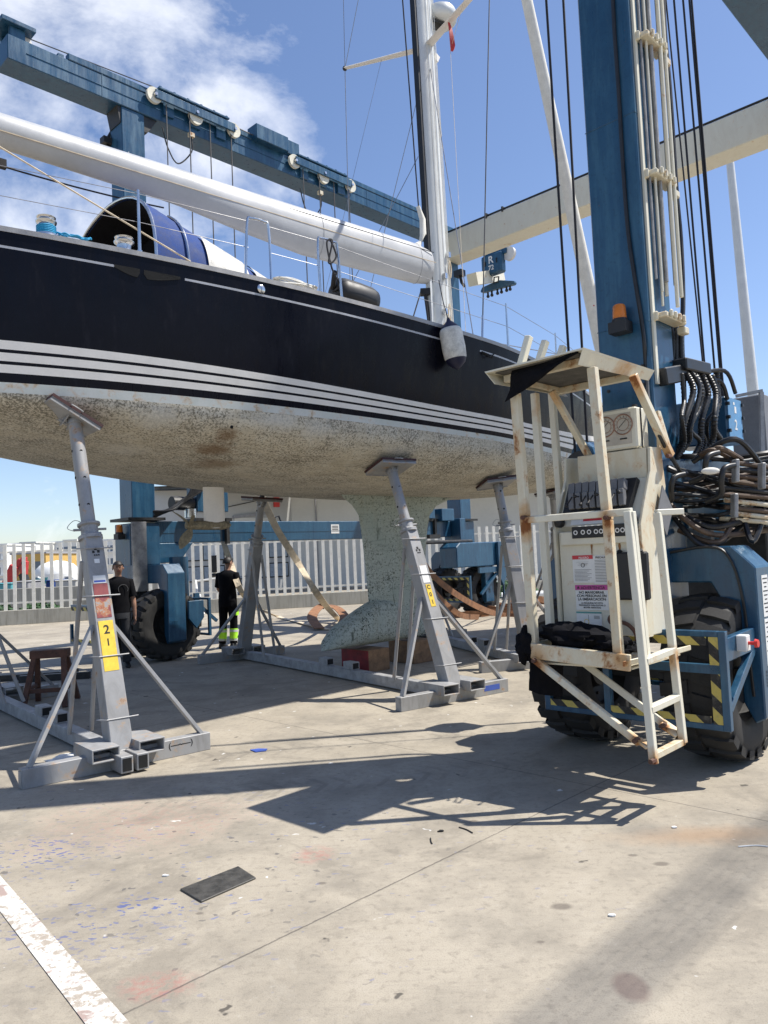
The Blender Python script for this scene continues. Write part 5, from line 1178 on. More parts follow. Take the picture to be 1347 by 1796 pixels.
# switch strip, battery box and signs on the console front
def plate(x0, y0, x1, y1, off=.004, th=.002):
    a, b_, c, d = cfr(x0, y0, off - .03), cfr(x1, y0, off - .03), cfr(x1, y1, off - .03), cfr(x0, y1, off - .03)
    w_ = ((b_ - a).dot(LV) + (c - d).dot(LV)) / 2; h_ = ((a.z - d.z) + (b_.z - c.z)) / 2; ctr = (a + b_ + c + d) / 4; return ctr, w_, h_
def sign_board(x0, y0, x1, y1, off=.004):
    c, w_, h_ = plate(x0, y0, x1, y1, off); b = MB(); b.obox(c, LV, Z, LU, w_ / 2, h_ / 2, .001); return b, c - LU * .0022, w_, h_
def band(b, c, w_, h_, f0, f1, m, x0=-.5, x1=.5):
    b.m = m; b.obox(c + LV * w_ * (x0 + x1) / 2 + Z * h_ * (.5 - (f0 + f1) / 2), LV, Z, LU, w_ * (x1 - x0) / 2, h_ * (f1 - f0) / 2, .0005)
def writ(b, c, w_, h_, txt, f, size, m, x=0, align='CENTER', bold=True):
    b.m = m; b.text(txt, c + LV * w_ * x + Z * h_ * (.5 - f) - LU * .0008, LV, Z, size, .0, align, bold)
b, c, w_, h_ = sign_board(1003, 921, 1116, 942, .034); ob_ = b
cN = [(.04, .1), (.16, .05), (.26, .04), (.37, .05), (.45, .05), (.62, .04), (.70, .04), (.78, .04), (.86, .04)]
for x, r_ in cN:
    b.m = 1; b.lathe([(.010, 0), (.014, .002), (.018, 0)], c + LV * w_ * (x - .48), -LU, 12)
b.m = 1; b.obox(c + LV * w_ * .44, LV, Z, LU, .02, .018, .002); b.build('switch_strip', ['black_plastic', 'sign_white'], OP)
b, c, w_, h_ = sign_board(1005, 974, 1041, 1022)
band(b, c, w_, h_, .0, .14, 1); writ(b, c, w_, h_, '\u25b2 PELIGRO' if False else 'PELIGRO', .125, .021, 0, .06)
for k in range(3): band(b, c, w_, h_, .24 + .06 * k, .245 + .06 * k, 2, -.3 + .1 * k, .3 - .05 * k)
b.m = 2; b.lathe([(.012, 0), (.014, .001), (.016, 0)], c + Z * h_ * .14, -LU, 14); b.bar(c + Z * h_ * .14 - LV * .04, c + Z * h_ * .18 + LV * .04, .003, .001)
for k in range(9): band(b, c, w_, h_, .52 + .05 * k, .53 + .05 * k, 2, -.42, .40 - .1 * (k % 3))
b.build('warning_sign', ['sign_white', 'sign_red', 'black_ink'], OP, label='sign headed PELIGRO')
b, c, w_, h_ = sign_board(1041, 974, 1078, 1024)
writ(b, c, w_, h_, 'PRECAUCI\u00d3N', .10, .020, 1)
for k in range(15): band(b, c, w_, h_, .16 + .054 * k, .172 + .054 * k, 1, -.42, .42 - .12 * (k * 7 % 3))
b.build('warning_sign', ['sign_white', 'black_ink'], OP, label='sign headed PRECAUCION')
b, c, w_, h_ = sign_board(1010, 1026, 1067, 1070)
band(b, c, w_, h_, .0, .20, 1); writ(b, c, w_, h_, 'ADVERTENCIA', .165, .029, 2, .05); b.m = 2; q = c - LV * w_ * .40 + Z * h_ * .355; b.add([q - LU * .001 - LV * .012, q - LU * .001 + LV * .012, q - LU * .001 + Z * .022], [(0, 1, 2)])
for k, t in enumerate(('NO MANIOBRAR', 'CON PERSONAS EN', 'LA EMBARCACI\u00d3N')): writ(b, c, w_, h_, t, .345 + .135 * k, .0265, 2)
for k, t in enumerate(('LA M\u00c1QUINA NO EST\u00c1', 'PREPARADA PARA ELEVAR O', 'MOVER PERSONAS')): writ(b, c, w_, h_, t, .75 + .09 * k, .0165, 2)
b.build('warning_sign', ['sign_white', 'sign_mag', 'black_ink'], OP, label='sign headed ADVERTENCIA')
b, c, w_, h_ = sign_board(1012, 1073, 1056, 1108)
band(b, c, w_, h_, .0, .08, 1); band(b, c, w_, h_, .93, 1., 1)
for k in range(3): band(b, c, w_, h_, .2 + .06 * k, .22 + .06 * k, 2, .2, .42)
b.m = 3; b.lathe([(.016, 0), (.018, .001), (.02, 0)], c - LV * w_ * .1 + Z * .0, -LU, 14); band(b, c, w_, h_, .15, .6, 2, -.02, -.01)
for k in range(3): band(b, c, w_, h_, .68 + .07 * k, .70 + .07 * k, 2, -.42, .42)
b.build('warning_sign', ['sign_white', 'sign_teal', 'black_ink', 'yellow'], OP, label='small diagram sign with teal border')
b, c, w_, h_ = sign_board(1078, 968, 1138, 1052, .03); b = MB(); b.obox(c, LV, Z, LU, w_ / 2, h_ / 2, .03)
for s in (-.3, .3): b.obox(c + LV * w_ * s + Z * h_ * .52, LV, Z, LU, .02, .012, .02)
b.build('manual_box', 'black_plastic', OP, bevel=.012)
# rust runs are streaks of rust on the panel: thin stain sheets
M['rust_run'] = plain('rust_run', (.32, .15, .05), .9, var=.3, scale=30)
for px, wd, hh in ((1037, .018, .13), (1086, .022, .13), (1104, .012, .08)):
    c, _, _ = plate(px - 3, 944, px + 3, 946, .0015); b = MB(); n = 8
    b.loft([[c - Z * hh * i / n + LV * x * wd * (1 - (i / n) ** 1.5) * (1 + .3 * math.sin(i * 2.3)) - LU * .0006 * i for x in (-.5, .5)] for i in range(n + 1)], closed=False, cap=False); b.build('rust_run', 'rust_run', OP)
b = MB(); q = cp(-.03, .20, zb3 + .12); b.lathe([(0, 0), (.035, 0), (.04, .015), (0, .02)], q, -LU + Z * .3, 18); b.tube(smooth_path([q - Z * .01, q + LV * .1 - Z * .03, q + LV * .16 - Z * .10, q + LV * .15 - Z * .2]), .014, 8); b.build('pedal_pipe', 'trestle', OP)

# ---- clothes left on the platform
def crumple(c, rx, ry, rz, ax, ay, seed, nu=30, nv=16, amp=.35):
    b = MB(); rings = []
    for i in range(nv + 1):
        th = math.pi * i / nv; ring = []
        for k in range(nu):
            a = 2 * math.pi * k / nu; d = Vector((math.sin(th) * math.cos(a), math.sin(th) * math.sin(a), math.cos(th)))
            f = 1 + amp * (noise.noise(d * 2.2 + Vector((seed, 0, 0))) + .6 * noise.noise(d * 5 + Vector((0, seed, 0))))
            ring.append(Vector(c) + (ax * d.x * rx + ay * d.y * ry + Z * d.z * rz) * f)
        rings.append(ring)
    return b.loft(rings)
TBc = lerp(TB0, TB1, .34) + LU * .16 + Z * .11
b = crumple(TBc, .27, .15, .085, (TB1 - TB0).normalized(), LU, 3.1); b2 = crumple(lerp(TB0, TB1, .72) + LU * .2 + Z * .07, .16, .12, .06, (TB1 - TB0).normalized(), LU, 8.4); b.add(b2.v, b2.f, True)
b2 = crumple(TB0 + Z * .03 - LV * .05 + LU * .02, .06, .10, .12, LV, LU, 5.5); b.add(b2.v, b2.f, True)
tag(b.build('jacket', 'black_cloth', None, loc=TBc), 'crumpled black jacket lying on the operator platform deck', 'jacket')
b = MB(); rings = []
tp0, tp1 = at(930, 1150, 5.45), at(988, 1165, 5.45); bt0, bt1 = at(928, 1210, 5.45), at(986, 1222, 5.45)
for i in range(9):
    f = i / 8; a, c = lerp(tp0, bt0, f), lerp(tp1, bt1, f); n = 18
    rings.append([lerp(a, c, .5) + (c - a) * .5 * math.cos(q) + LU * (.045 + .01 * math.sin(q * 4 + i)) * math.sin(q) for q in [2 * math.pi * j / n for j in range(n)]])
b.loft(rings); tag(b.build('trousers', 'black_cloth', None, loc=tp0), 'black trousers hanging below the left corner of the operator platform', 'trousers')

# ================================================================== STEEL CRADLES
def upright(root, base, pad_c, along, out, label_kind=0, z_coll=1.95, leg=.78, detail=True, base_bar=True, tilt_n=None, padz=.5):
    """one leaning post: base = ground point, pad_c = point on the hull, along = horizontal unit along the keel, out = away from hull"""
    base = Vector(base); along = Vector(along).normalized(); out = Vector(out).normalized(); ax = (Vector(pad_c) - (base + Z * .14)).normalized()
    foot = base + Z * .14; Lp = (Vector(pad_c) - foot).length; zc = (z_coll - .14) / ax.z
    # ground beam along the keel with open ends
    if base_bar:
        b = MB(); b.bar(base + along * -leg + Z * .075 + out * .05, base + along * leg + Z * .075 + out * .05, .10, .15, side=out); cb_ = b.build('ground_beam', 'galv_worn', root, bevel=.004)
        for s in (-1, 1):
            b = MB(); b.obox(base + along * s * (leg + .002) + Z * .078 + out * .05, out, Z, along, .036, .052, .003); b.build('beam_end', 'galv', cb_)
    # fork pockets either side
    b = MB()
    for s in (-1, 1):
        c = base + along * s * .19 + Z * .165 + out * .01
        for dz in (-.05, .05): b.obox(c + Z * dz, along, out, Z, .11, .22, .006)
        for da in (-.105, .105): b.obox(c + along * da, along, out, Z, .006, .22, .05)
    b.build('fork_pocket', 'galv_worn', root, bevel=.002)
    # tapered square post
    P = MB(); P.bar(foot - ax * .06, foot + ax * zc, .19, .175, side=along, w2=.155, h2=.15); post = P.build('post', 'galv_worn', root, bevel=.006)
    col_ = MB(); q = foot + ax * zc
    col_.lathe([(.07, -.05), (.105, -.05), (.105, -.02), (.075, .0), (.075, .07), (.098, .08), (.098, .10), (.06, .10)], q, ax, 20); col_.tube([q + ax * .04 - along * .14, q + ax * .05 + along * .15], .011, 6); col_.build('collar', 'galv', root)
    if detail:
        b = MB(); b.tube(smooth_path([q + ax * .1 - along * .04, q + ax * .13 - along * .12, q + ax * .06 - along * .19, q + ax * .03 - along * .13]), .003, 5); b.build('pin_cable', 'wire', root)
    tubeL = Lp - zc - .12
    b = MB(); b.tube([q + ax * .02, q + ax * (tubeL)], .062 if detail else .058, 18); tb_ = b.build('inner_tube', 'galv_worn', root)
    b = MB(); k = 0
    while .28 + .26 * k < tubeL - .05:
        p = q + ax * (.28 + .26 * k) + (Vector((0, 0, CAMH)) - q).normalized() * 0 + out * .060; b.lathe([(0, .004), (.013, .004), (.013, 0)], p - out * .0, out, 10)
        p2 = q + ax * (.28 + .26 * k) - along * .060; b.lathe([(0, .004), (.013, .004), (.013, 0)], p2, -along, 10); k += 1
    b.build('pin_hole', 'hole', tb_)
    b = MB(); hp = q + ax * tubeL; b.lathe([(.035, -.02), (.075, -.02), (.07, .02), (.04, .05), (.03, .12)], hp, ax, 16); b.build('tube_cap', 'galv', root)
    # pad
    pn = (tilt_n.normalized() + Z * padz).normalized(); pc = Vector(pad_c) - pn * .035; pa = (along - pn * along.dot(pn)).normalized(); pb = pn.cross(pa)
    b = MB(); b.obox(pc - pn * .035, pa, pb, pn, .25, .20, .012); b.obox(pc - pn * .035 + pb * .195, pa, pb, pn, .25, .005, .024); b.obox(pc - pn * .035 - pb * .195, pa, pb, pn, .25, .005, .024)
    pdo = b.build('pad', 'galv_worn', root, bevel=.003)
    b = MB(); b.obox(pc - pn * .008, pa, pb, pn, .255, .205, .014); b.build('pad_face', 'pad_red', pdo)
    b = MB()
    for s in (-1, 1): b.prism([pc - pn * .05 + pa * s * .035 + pb * x - pn * y for x, y in ((-.10, 0), (.10, 0), (.03, .10), (-.03, .10))], pa * .008)
    b.tube([pc - pn * .11 - pa * .07, pc - pn * .11 + pa * .07], .014, 8); b.tube([hp, pc - pn * .09], .030, 10); b.build('pad_fork', 'galv', pdo)
    b = MB(); h0 = pc + pn * .0 + pa * -.02 + pb * (-.20 if pb.dot(out) < 0 else .20); dr_ = out; b.tube(smooth_path([h0 - pa * .05, h0 - pa * .05 + dr_ * .03, h0 + pa * .05 + dr_ * .03, h0 + pa * .05]), .006, 6); b.build('pad_handle', 'galv', pdo)
    # side braces from ground beam to post
    for s in (-1, 1):
        b = MB(); b.bar(base + along * s * (leg - .06) + Z * .14 + out * .05, foot + ax * 1.05 + along * s * .085, .065 if detail else .06, .03, side=out); b.build('side_brace', 'galv_worn', root, bevel=.002)
    # two rear braces to the cross bar
    for s in (-1, 1):
        b = MB(); b.tube([base - out * .95 + along * s * .10 + Z * .14, foot + ax * (zc - .25) - out * .06 + along * s * .08], .022, 8); b.build('rear_brace', 'galv_worn', root)
    # wrap pins along the post
    for k, f in enumerate((.14, .42, .70, .93)):
        b = MB(); p = foot + ax * zc * f; hw_ = .10 - .018 * f; b.tube([p - along * (hw_ + .05) - out * .0, p - along * hw_ + out * .09, p + along * hw_ + out * .092, p + along * (hw_ + .07) + out * .09], .0065, 6); b.build('loop_rod', 'galv', post)
    return post, foot, ax, zc
def hull_normal(P):
    """outward normal of the bottom near P (points down and out)"""
    near = sorted(BOT, key=lambda b: (b[1] - P).length)[:12]; c = sum((b[1] for b in near), Vector()) / 12
    A = np.array([list(b[1] - c) for b in near]); n = Vector(np.linalg.svd(A)[2][2]); return n if n.z > 0 else -n
def face_frame(foot, ax, zc, along, out, f, side=0):
    """centre of the post's outward face at fraction f"""
    w_ = .175 - (.025) * f; nn_ = (out - ax * out.dot(ax)).normalized(); return foot + ax * zc * f + nn_ * (w_ / 2 + .0015), nn_
def cradle(label, nb, npad, fb, fpad, near_kw={}, far_kw={}, far=True):
    nb, fb = Vector(nb), Vector(fb); d = (fb - nb).normalized(); al = Vector((-d.y, d.x, 0)); al = al if al.dot(YU) > 0 else -al
    root = empty('boat_cradle', nb, label, 'boat cradle', 'steel cradles under the yacht')
    b = MB(); b.bar(nb + Z * .085, fb + Z * .085, .12, .13, side=al); b.build('cross_bar', 'galv', root, bevel=.005)
    for f in (.38, .50):
        p = lerp(nb, fb, f) + Z * .20; b = MB(); b.obox(p, d, al, Z, .11, .06, .05); b.build('stop_block', 'galv', root, bevel=.006)
        b = MB(); b.obox(p + d * 0 + al * 0 - d * .111, al, Z, d, .045, .037, .002); b.build('block_opening', 'hole', root)
    r1 = upright(root, nb, npad, al, -d, tilt_n=hull_normal(npad), **near_kw)
    if far: upright(root, fb, fpad, al, d, tilt_n=hull_normal(fpad) if fpad[2] < 9 else Z, detail=False, **far_kw)
    return root, r1, al, -d
def far_pad(s, t):
    th = math.acos(min(1, (abs(t) / (beam(s) * .914 * taper(s))) ** (1 / .698))); return Y(s, t, z_wl(s) - body_d(s) * math.sin(th) ** .845)
def far_n(P):
    return P
for _b in list(BOT): pass
BOT += [((1e6, 1e6), Y((b[1] - YK).dot(YU), -(b[1] - YK).dot(YV), b[1].z), b[2]) for b in BOT]
p1, p2, p3 = hull_hit(143, 738), hull_hit(690, 822), hull_hit(870, 847)
n1 = gnd(209, 1322, .1); n1.z = 0; n2 = gnd(792, 1212, .1); n2.z = 0; n3 = gnd(930, 1158, .1); n3.z = 0
f1 = gnd(2, 1243); f1 = n1 + (f1 - n1).normalized() * 4.15
c1, u1, al1, o1 = cradle('steel boat cradle nearest the camera, its post with a yellow 2 1 label', n1, p1, f1, Y(-6.35, -.75, z_wl(-6.35) - .16), dict(padz=1.7))
f2 = gnd(428, 1156); c2, u2, al2, o2 = cradle('steel boat cradle beside the keel blocks, its post with a weathered yellow strip', n2, p2, f2, far_pad(-1.8, -1.3))
f3 = Vector((.75, 14.6, 0)); c3, u3, al3, o3 = cradle('steel boat cradle under the forward hull, close behind the platform posts', n3, p3, f3, far_pad(1.3, -1.45))
# open twin beam ends sticking out of the nearest cradle
b = MB()
for s in (-.065, .065):
    q = n1 + al1 * s + Z * .085
    b.bar(q + o1 * .02, q + o1 * .34, .10, .13, side=al1)
tw = b.build('beam_stub', 'galv_worn', c1, bevel=.004); b = MB()
for s in (-.065, .065): q = n1 + al1 * s + Z * .085; b.obox(q + o1 * .342, al1, Z, o1, .036, .05, .002)
b.build('stub_opening', 'hole', c1)
# labels painted and stuck on the posts
def stick(rt, up_, al, out, f0, f1, mat, name, width=.13, txts=(), sh=0.):
    post, foot, ax, zc = up_; q0, nn_ = face_frame(foot, ax, zc, al, out, f0); q1, _ = face_frame(foot, ax, zc, al, out, f1)
    c = (q0 + q1) / 2; rt_ = nn_.cross(ax).normalized(); rt_ = rt_ if rt_.x > 0 else -rt_; h_ = (q1 - q0).length; upv = nn_.cross(rt_); upv = upv if upv.z > 0 else -upv
    b = MB(); b.m = 0; b.obox(c + nn_ * .001 + rt_ * sh, rt_, upv, nn_, width / 2, h_ / 2, .0012)
    for t, ff, sz in txts: b.m = 1; b.text(t, c + nn_ * .0036 + rt_ * sh + upv * h_ * ff, rt_, upv, sz, 0, 'CENTER', True)
    return b.build(name, [mat, 'black_ink'], rt)
stick(c1, u1, al1, o1, .34, .57, 'yellow', 'yellow_label', .125, (('2', .24, .105), ('1', .0, .085)))
stick(c1, u1, al1, o1, .585, .745, 'red_patch', 'red_paint_patch', .125)
stick(c1, u1, al1, o1, .748, .785, 'sign_white', 'paper_label', .11)
stick(c1, u1, al1, o1, .845, .865, 'sign_white', 'paper_label', .045)
stick(c1, u1, al1, o1, .752, .762, 'blue_band', 'blue_tape', .10)
stick(c2, u2, al2, o2, .48, .62, 'yellow', 'yellow_label', .07, (('C', .28, .07), ('0', -.05, .07), ('1', -.38, .07)))
stick(c2, u2, al2, o2, .63, .74, 'sign_white', 'paper_label', .10)
b = MB(); q = n1 + al1 * .50 + Z * .10 + o1 * .101; b.text('(\u2014~\u2014)', q - Z * .02, al1, Z, .07, .0, 'CENTER', True); b.build('maker_mark', 'black_ink', c1)
b = MB(); q = n2 + al2 * .52 + Z * .08 + o2 * .101; b.obox(q, al2, Z, o2, .12, .03, .001); b.build('maker_plate', 'blue_band', c2)
def postmark(rt, up_, al, out, f):
    q, nn_ = face_frame(*up_[1:], al, out, f); b = MB(); rt_ = al
    for x, z, r_ in ((0, .03, .012), (-.02, .0, .010), (.024, .004, .011), (-.012, -.03, .006), (.006, -.03, .006), (.024, -.028, .006)): b.obox(q + al * x + up_[2] * z + nn_ * .001, al, up_[2], nn_, r_, r_ * 1.1, .001)
    b.build('stencil_mark', 'black_ink', rt)
postmark(c1, u1, al1, o1, .90); postmark(c2, u2, al2, o2, .84)
# single post under the bow
p5 = hull_hit(968, 861); n5 = gnd(990, 1103); st5 = empty('bow_stand', n5, 'single shaded steel stand under the bow, seen between the platform posts', 'boat stand')
upright(st5, n5, p5, YU, YV, tilt_n=hull_normal(p5), detail=False, z_coll=1.9)

# ================================================================== YARD THINGS
def block(c, hx, hy, hz, mat, label, a=None):
    b = MB(); b.obox(Vector(c) + Z * hz, a or YU, Z.cross(a or YU), Z, hx, hy, hz); o = b.build('timber_block', mat, None, bevel=.008, loc=c); return tag(o, label, 'timber block', 'timber blocks under the keel')
q = YK + YU * -.98 ; block(q + YV * .02, .20, .30, .155, 'wood', 'brown timber block under the aft half of the keel bulb')
b = MB(); b.obox(q - YU * .205 + YV * .02 + Z * .155, YU, YV, Z, .004, .3, .15); b.build('red_end', 'wood_red', bpy.data.objects['timber_block'])
WL['timber_block'] = q + YV * .02
q2 = YK + YU * -.02; block(q2, .24, .28, .165, 'wood', 'brown timber block under the front half of the keel bulb')
# brown trestle
tq = gnd(98, 1255); ta = R(8); TX = Vector((math.cos(ta), math.sin(ta), 0)); TY = Vector((-TX.y, TX.x, 0)); tq = gnd(90, 1235)
t = empty('sawhorse', tq, 'brown wooden sawhorse behind the nearest cradle', 'sawhorse')
b = MB(); b.obox(tq + Z * .62, TX, TY, Z, .22, .09, .05); b.build('top_beam', 'trestle', t, bevel=.006)
for sx in (-1, 1):
    for sy in (-1, 1):
        b = MB(); b.bar(tq + TX * sx * .17 + TY * sy * .05 + Z * .60, tq + TX * sx * .24 + TY * sy * .30, .06, .05, side=TX); b.build('leg', 'trestle', t, bevel=.004)
for sx in (-1, 1):
    b = MB(); b.bar(tq + TX * sx * .225 - TY * .2 + Z * .22, tq + TX * sx * .225 + TY * .2 + Z * .22, .05, .04); b.build('crosspiece', 'trestle', t)
b = MB(); b.bar(tq + TX * -.225 - TY * .2 + Z * .2, tq + TX * .225 - TY * .2 + Z * .2, .03, .05); b.build('crosspiece', 'trestle', t)
# rubber mat plate on the ground
c4 = [gnd(316, 1562), gnd(418, 1522), gnd(449, 1542), gnd(353, 1584)]
b = MB(); b.prism(c4[::-1], Z * .010); tag(b.build('floor_plate', 'mat_black', None, loc=c4[0], bevel=.002), 'flat dark rectangular plate lying on the concrete in front', 'plate')
# painted bay line
def line_mat():
    m, t, b = new_mat('worn_white_line'); p = pos(t); n = tex_noise(t, p, 24, 8, .78, .5); n2 = tex_noise(t, p, 5, 6, .6, .6); n3 = tex_noise(t, p, 70, 3)
    a = math_n(t, 'ADD', n, math_n(t, 'MULTIPLY', math_n(t, 'SUBTRACT', n2, .5), .5))
    c = mix(t, ramp(t, a, [(.43, 0.), (.49, 1.)]), (.36, .31, .25), (.64, .615, .56)); c = mix(t, ramp(t, n2, [(.58, 0.), (.63, .75)]), c, (.26, .15, .12)); c = mix(t, ramp(t, n3, [(.35, .35), (.5, 0.)]), c, (.25, .22, .2))
    t.links.new(c, b.inputs['Base Color']); b.inputs['Roughness'].default_value = .85; return m
M['line'] = line_mat()
la, lb2, lc, ld = gnd(-60, 1468), gnd(262, 1835), gnd(178, 1835), gnd(-60, 1520)
b = MB(); b.add([la + Z * .004, lb2 + Z * .004, lc + Z * .004, ld + Z * .004], [(0, 3, 2, 1)]); struct(b.build('bay_line', 'line'))
# slings
def sling(name, pts, w_, mat, label, wd=None, k=6, th=.006):
    P = smooth_path(pts, k); b = MB(); b.strip(P, wd or LU, w_, th); return tag(b.build(name, mat, None, loc=P[0]), label, 'lifting sling', 'lifting slings')
g0 = gnd(590, 1088); sling('lifting_sling', [at(457, 865, 14.2), at(484, 925, 14.35), at(522, 986, 14.6), at(562, 1050, 14.9), gnd(592, 1090) + Z * .08, gnd(604, 1096) + Z * .03], .13, 'tan_web', 'long tan sling slanting from the hull down to the ground by the keel bulb', [LV * math.cos(i * .09) + LU * (.7 + math.sin(i * .09)) for i in range(31)], k=6, th=.0035)
sling('lifting_sling', [at(361, 860, 15.6), at(378, 905, 15.5), at(392, 950, 15.4), at(404, 985, 15.2), at(432, 1050, 14.9), gnd(480, 1085) + Z * .1, gnd(540, 1098) + Z * .04, gnd(575, 1106) + Z * .03], .11, 'tan_web', 'tan sling hanging behind the right-hand worker and running along the ground', LV + LU * .7)
b = MB(); P = smooth_path([gnd(560, 1106) + Z * .05, gnd(548, 1100) + Z * .25, gnd(565, 1092) + Z * .42, gnd(590, 1092) + Z * .38, gnd(605, 1096) + Z * .2, gnd(600, 1100) + Z * .05], 6); b.strip(P, LU + LV * .3, .24, .008); tag(b.build('sling_loop', 'brown_web', None, loc=P[0]), 'brown sling end folded into a standing loop on the ground left of the keel', 'lifting sling', 'lifting slings')
sling('lifting_sling', [at(742, 985, 14.5), at(762, 1012, 15.), at(800, 1042, 16.), at(842, 1066, 17.3), gnd(880, 1082) + Z * .05, gnd(930, 1084) + Z * .03], .13, 'brown_web', 'upper brown sling running down from behind the keel to the heap', Z + LU * .5)
sling('lifting_sling', [at(742, 1000, 14.8), at(760, 1035, 15.), at(785, 1062, 16.), at(812, 1080, 16.3), gnd(840, 1086) + Z * .05], .12, 'brown_web', 'lower brown sling sagging from behind the keel to the ground', Z + LU * .5)
b = MB()
for k in range(5):
    c = gnd(905 + 14 * (k - 2), 1080 - 2 * k) + Z * (.08 + .05 * k); P = [c + Vector((math.cos(a) * (.55 - .05 * k), math.sin(a) * .22, .04 * math.sin(2 * a + k))) for a in [2 * math.pi * i / 22 for i in range(23)]]; b.strip(P, Z, .16, .012)
c = gnd(822, 1082) + Z * .07; P = [c + Vector((math.cos(a) * .5, math.sin(a) * .2, .03 * math.sin(3 * a))) for a in [2 * math.pi * i / 18 for i in range(19)]]; b.strip(P, Z, .13, .012)
tag(b.build('sling_heap', 'brown_web', None, loc=gnd(900, 1080)), 'heap of brown webbing slings lying on the concrete beyond the keel', 'sling heap')
# clamp hook, bag, rag near the nearest cradle
b = crumple(gnd(120, 1338) + Z * .03, .19, .13, .035, al1, o1, 6.6); tag(b.build('dust_sheet', 'sign_white', None, loc=gnd(120, 1338)), 'crumpled pale sheet lying in the nearest cradle base', 'sheet')
b = MB(); q = gnd(50, 1190); b.obox(q + Z * .05, TX, TY, Z, .7, .16, .04); b.obox(q + TX * .5 + Z * .05 - TY * .4, TX, TY, Z, .5, .05, .05); tag(b.build('dark_beam', 'dark_steel', None, loc=q), 'dark steel offcuts on the ground left of the sawhorse', 'steel beam')
def scrap(px, py, sz, mat, label, seed, cat='litter'):
    random.seed(seed); c = gnd(px, py); n = 7; b = MB(); poly = [c + Vector((math.cos(2 * math.pi * k / n) * sz * (.5 + .7 * random.random()), math.sin(2 * math.pi * k / n) * sz * .7 * (.5 + .7 * random.random()), .002)) for k in range(n)]
    b.prism(poly, Z * .006); return tag(b.build('paper_scrap', mat, None, loc=c), label, cat, 'litter on the concrete')
scrap(455, 1317, .10, 'blue_band', 'blue rag scrap on the concrete between the two nearer cradles', 1); scrap(290, 1537, .018, 'sign_white', 'small white scrap left of the flat dark plate', 2)
scrap(1182, 1452, .022, 'sign_white', 'white scrap on the concrete under the ladder', 3); scrap(1075, 1607, .02, 'sign_white', 'white scrap lying left of the soft shadow band', 4); scrap(773, 1459, .02, 'black_plastic', 'black scrap right of the roof shadow', 5)
for k, pts in enumerate((((805, 1452), (818, 1456), (829, 1462)), ((755, 1471), (756, 1477), (758, 1481)), ((325, 1258), (336, 1261)), ((1295, 1486), (1325, 1484), (1347, 1486)))):
    b = MB(); P = [gnd(*p) + Z * .004 for p in pts]; b.tube(smooth_path(P) if len(P) > 2 else P, .0035, 5); tag(b.build('twig', 'black_plastic' if k < 3 else 'sign_white', None, loc=P[0]), ('curved black strip on the concrete beyond the roof shadow', 'tiny black strip left of the curved one', 'black strip on the ground right of the nearest post', 'pale string near the rust stain')[k], 'litter', 'litter on the concrete')

# ================================================================== BACKGROUND
FA, FB = gnd(-80, 1102), gnd(620, 1060); FD = (FB - FA).normalized(); FL = 46
def fence(A, D, Ln, label, step=.27, h0=.45, h1=2.5):
    Nn = Vector((D.y, -D.x, 0)); e = empty('palisade_fence', A, label, 'fence', 'pale palisade fence round the yard')
    b = MB(); b.obox(A + D * Ln / 2 + Z * h0 / 2, D, Nn, Z, Ln / 2, .11, h0 / 2); b.build('base_wall', 'conc_wall', e, bevel=.01)
    b = MB(); k = 0
    while k * step < Ln:
        p = A + D * (k * step + .1); b.obox(p + Z * (h0 + h1) / 2, D, Nn, Z, .05, .02, (h1 - h0) / 2); k += 1
    b.build('paling', 'fence', e)
    b = MB()
    for z in (h0 + .22, h1 - .25): b.obox(A + D * Ln / 2 + Z * z - Nn * .035, D, Nn, Z, Ln / 2, .014, .03)
    b.build('fence_rail', 'fence', e); return e
fence(FA, FD, 17.2, 'pale palisade fence on a low concrete wall, left of the keel')
fence(FA + FD * 17.3 + Vector((0, .0, 0)), (FD + Vector((0, .06, 0))).normalized(), 30, 'pale palisade fence on a low concrete wall, right of the keel')
# cream warehouse; shade on the left face is put into a grey wall sheet
wc = at(509, 880, 42.); WX = Vector((.98, -.05, 0)).normalized(); WLft = Vector((-.80, -.60, 0)).normalized()
wh = empty('warehouse', Vector((wc.x, wc.y, 0)), 'cream warehouse with a shade-grey side wall and window bands behind the fence', 'warehouse')
corner = Vector((wc.x, wc.y, 0)); lp = at_line(258, 900, corner, WLft); wl_len = (Vector((lp.x, lp.y, 0)) - corner).length
b = MB(); b.prism([corner, corner + WX * 34, corner + WX * 34 + Vector((0, 14, 0)), corner + WLft * wl_len + Vector((0, 14, 0)), corner + WLft * wl_len][::1], Z * 5.3)
whb = b.build('wall', 'wall_cream', wh)
nL = Vector((WLft.y, -WLft.x, 0)); nL = nL if nL.y < 0 else -nL
b = MB(); b.prism([corner + nL * .02, corner + nL * .02 + WLft * wl_len, corner + nL * .02 + WLft * wl_len + Z * 5.31, corner + nL * .02 + Z * 5.31], nL * .03); b.build('shade_grey_wall', 'wall_grey', wh)
b = MB(); b.prism([corner + nL * .1 + Z * 5.3 - WX * .1, corner + WX * 34 + Z * 5.3 - Vector((0, .2, 0)), corner + WX * 34 + Vector((0, .1, 5.3)), corner + WLft * wl_len + Vector((0, .3, 5.3)), corner + WLft * wl_len + nL * .1 + Z * 5.3], Z * .18); b.build('roof_edge', 'roof_grey', wh)
def wpt(px, py): return at_line(px, py, corner + nL * .06, WLft)
def wrect(px0, py0, px1, py1): return [wpt(px0, py1), wpt(px1, py1), wpt(px1, py0), wpt(px0, py0)]
b = MB(); b.prism(wrect(411, 908, 470, 1010), nL * .04); b.build('shutter_door', 'wall_cream', wh)
b = MB(); b.prism([wpt(408, 905), wpt(470, 897), wpt(470, 902), wpt(408, 910)], nL * .12); b.build('door_lintel', 'roof_grey', wh)
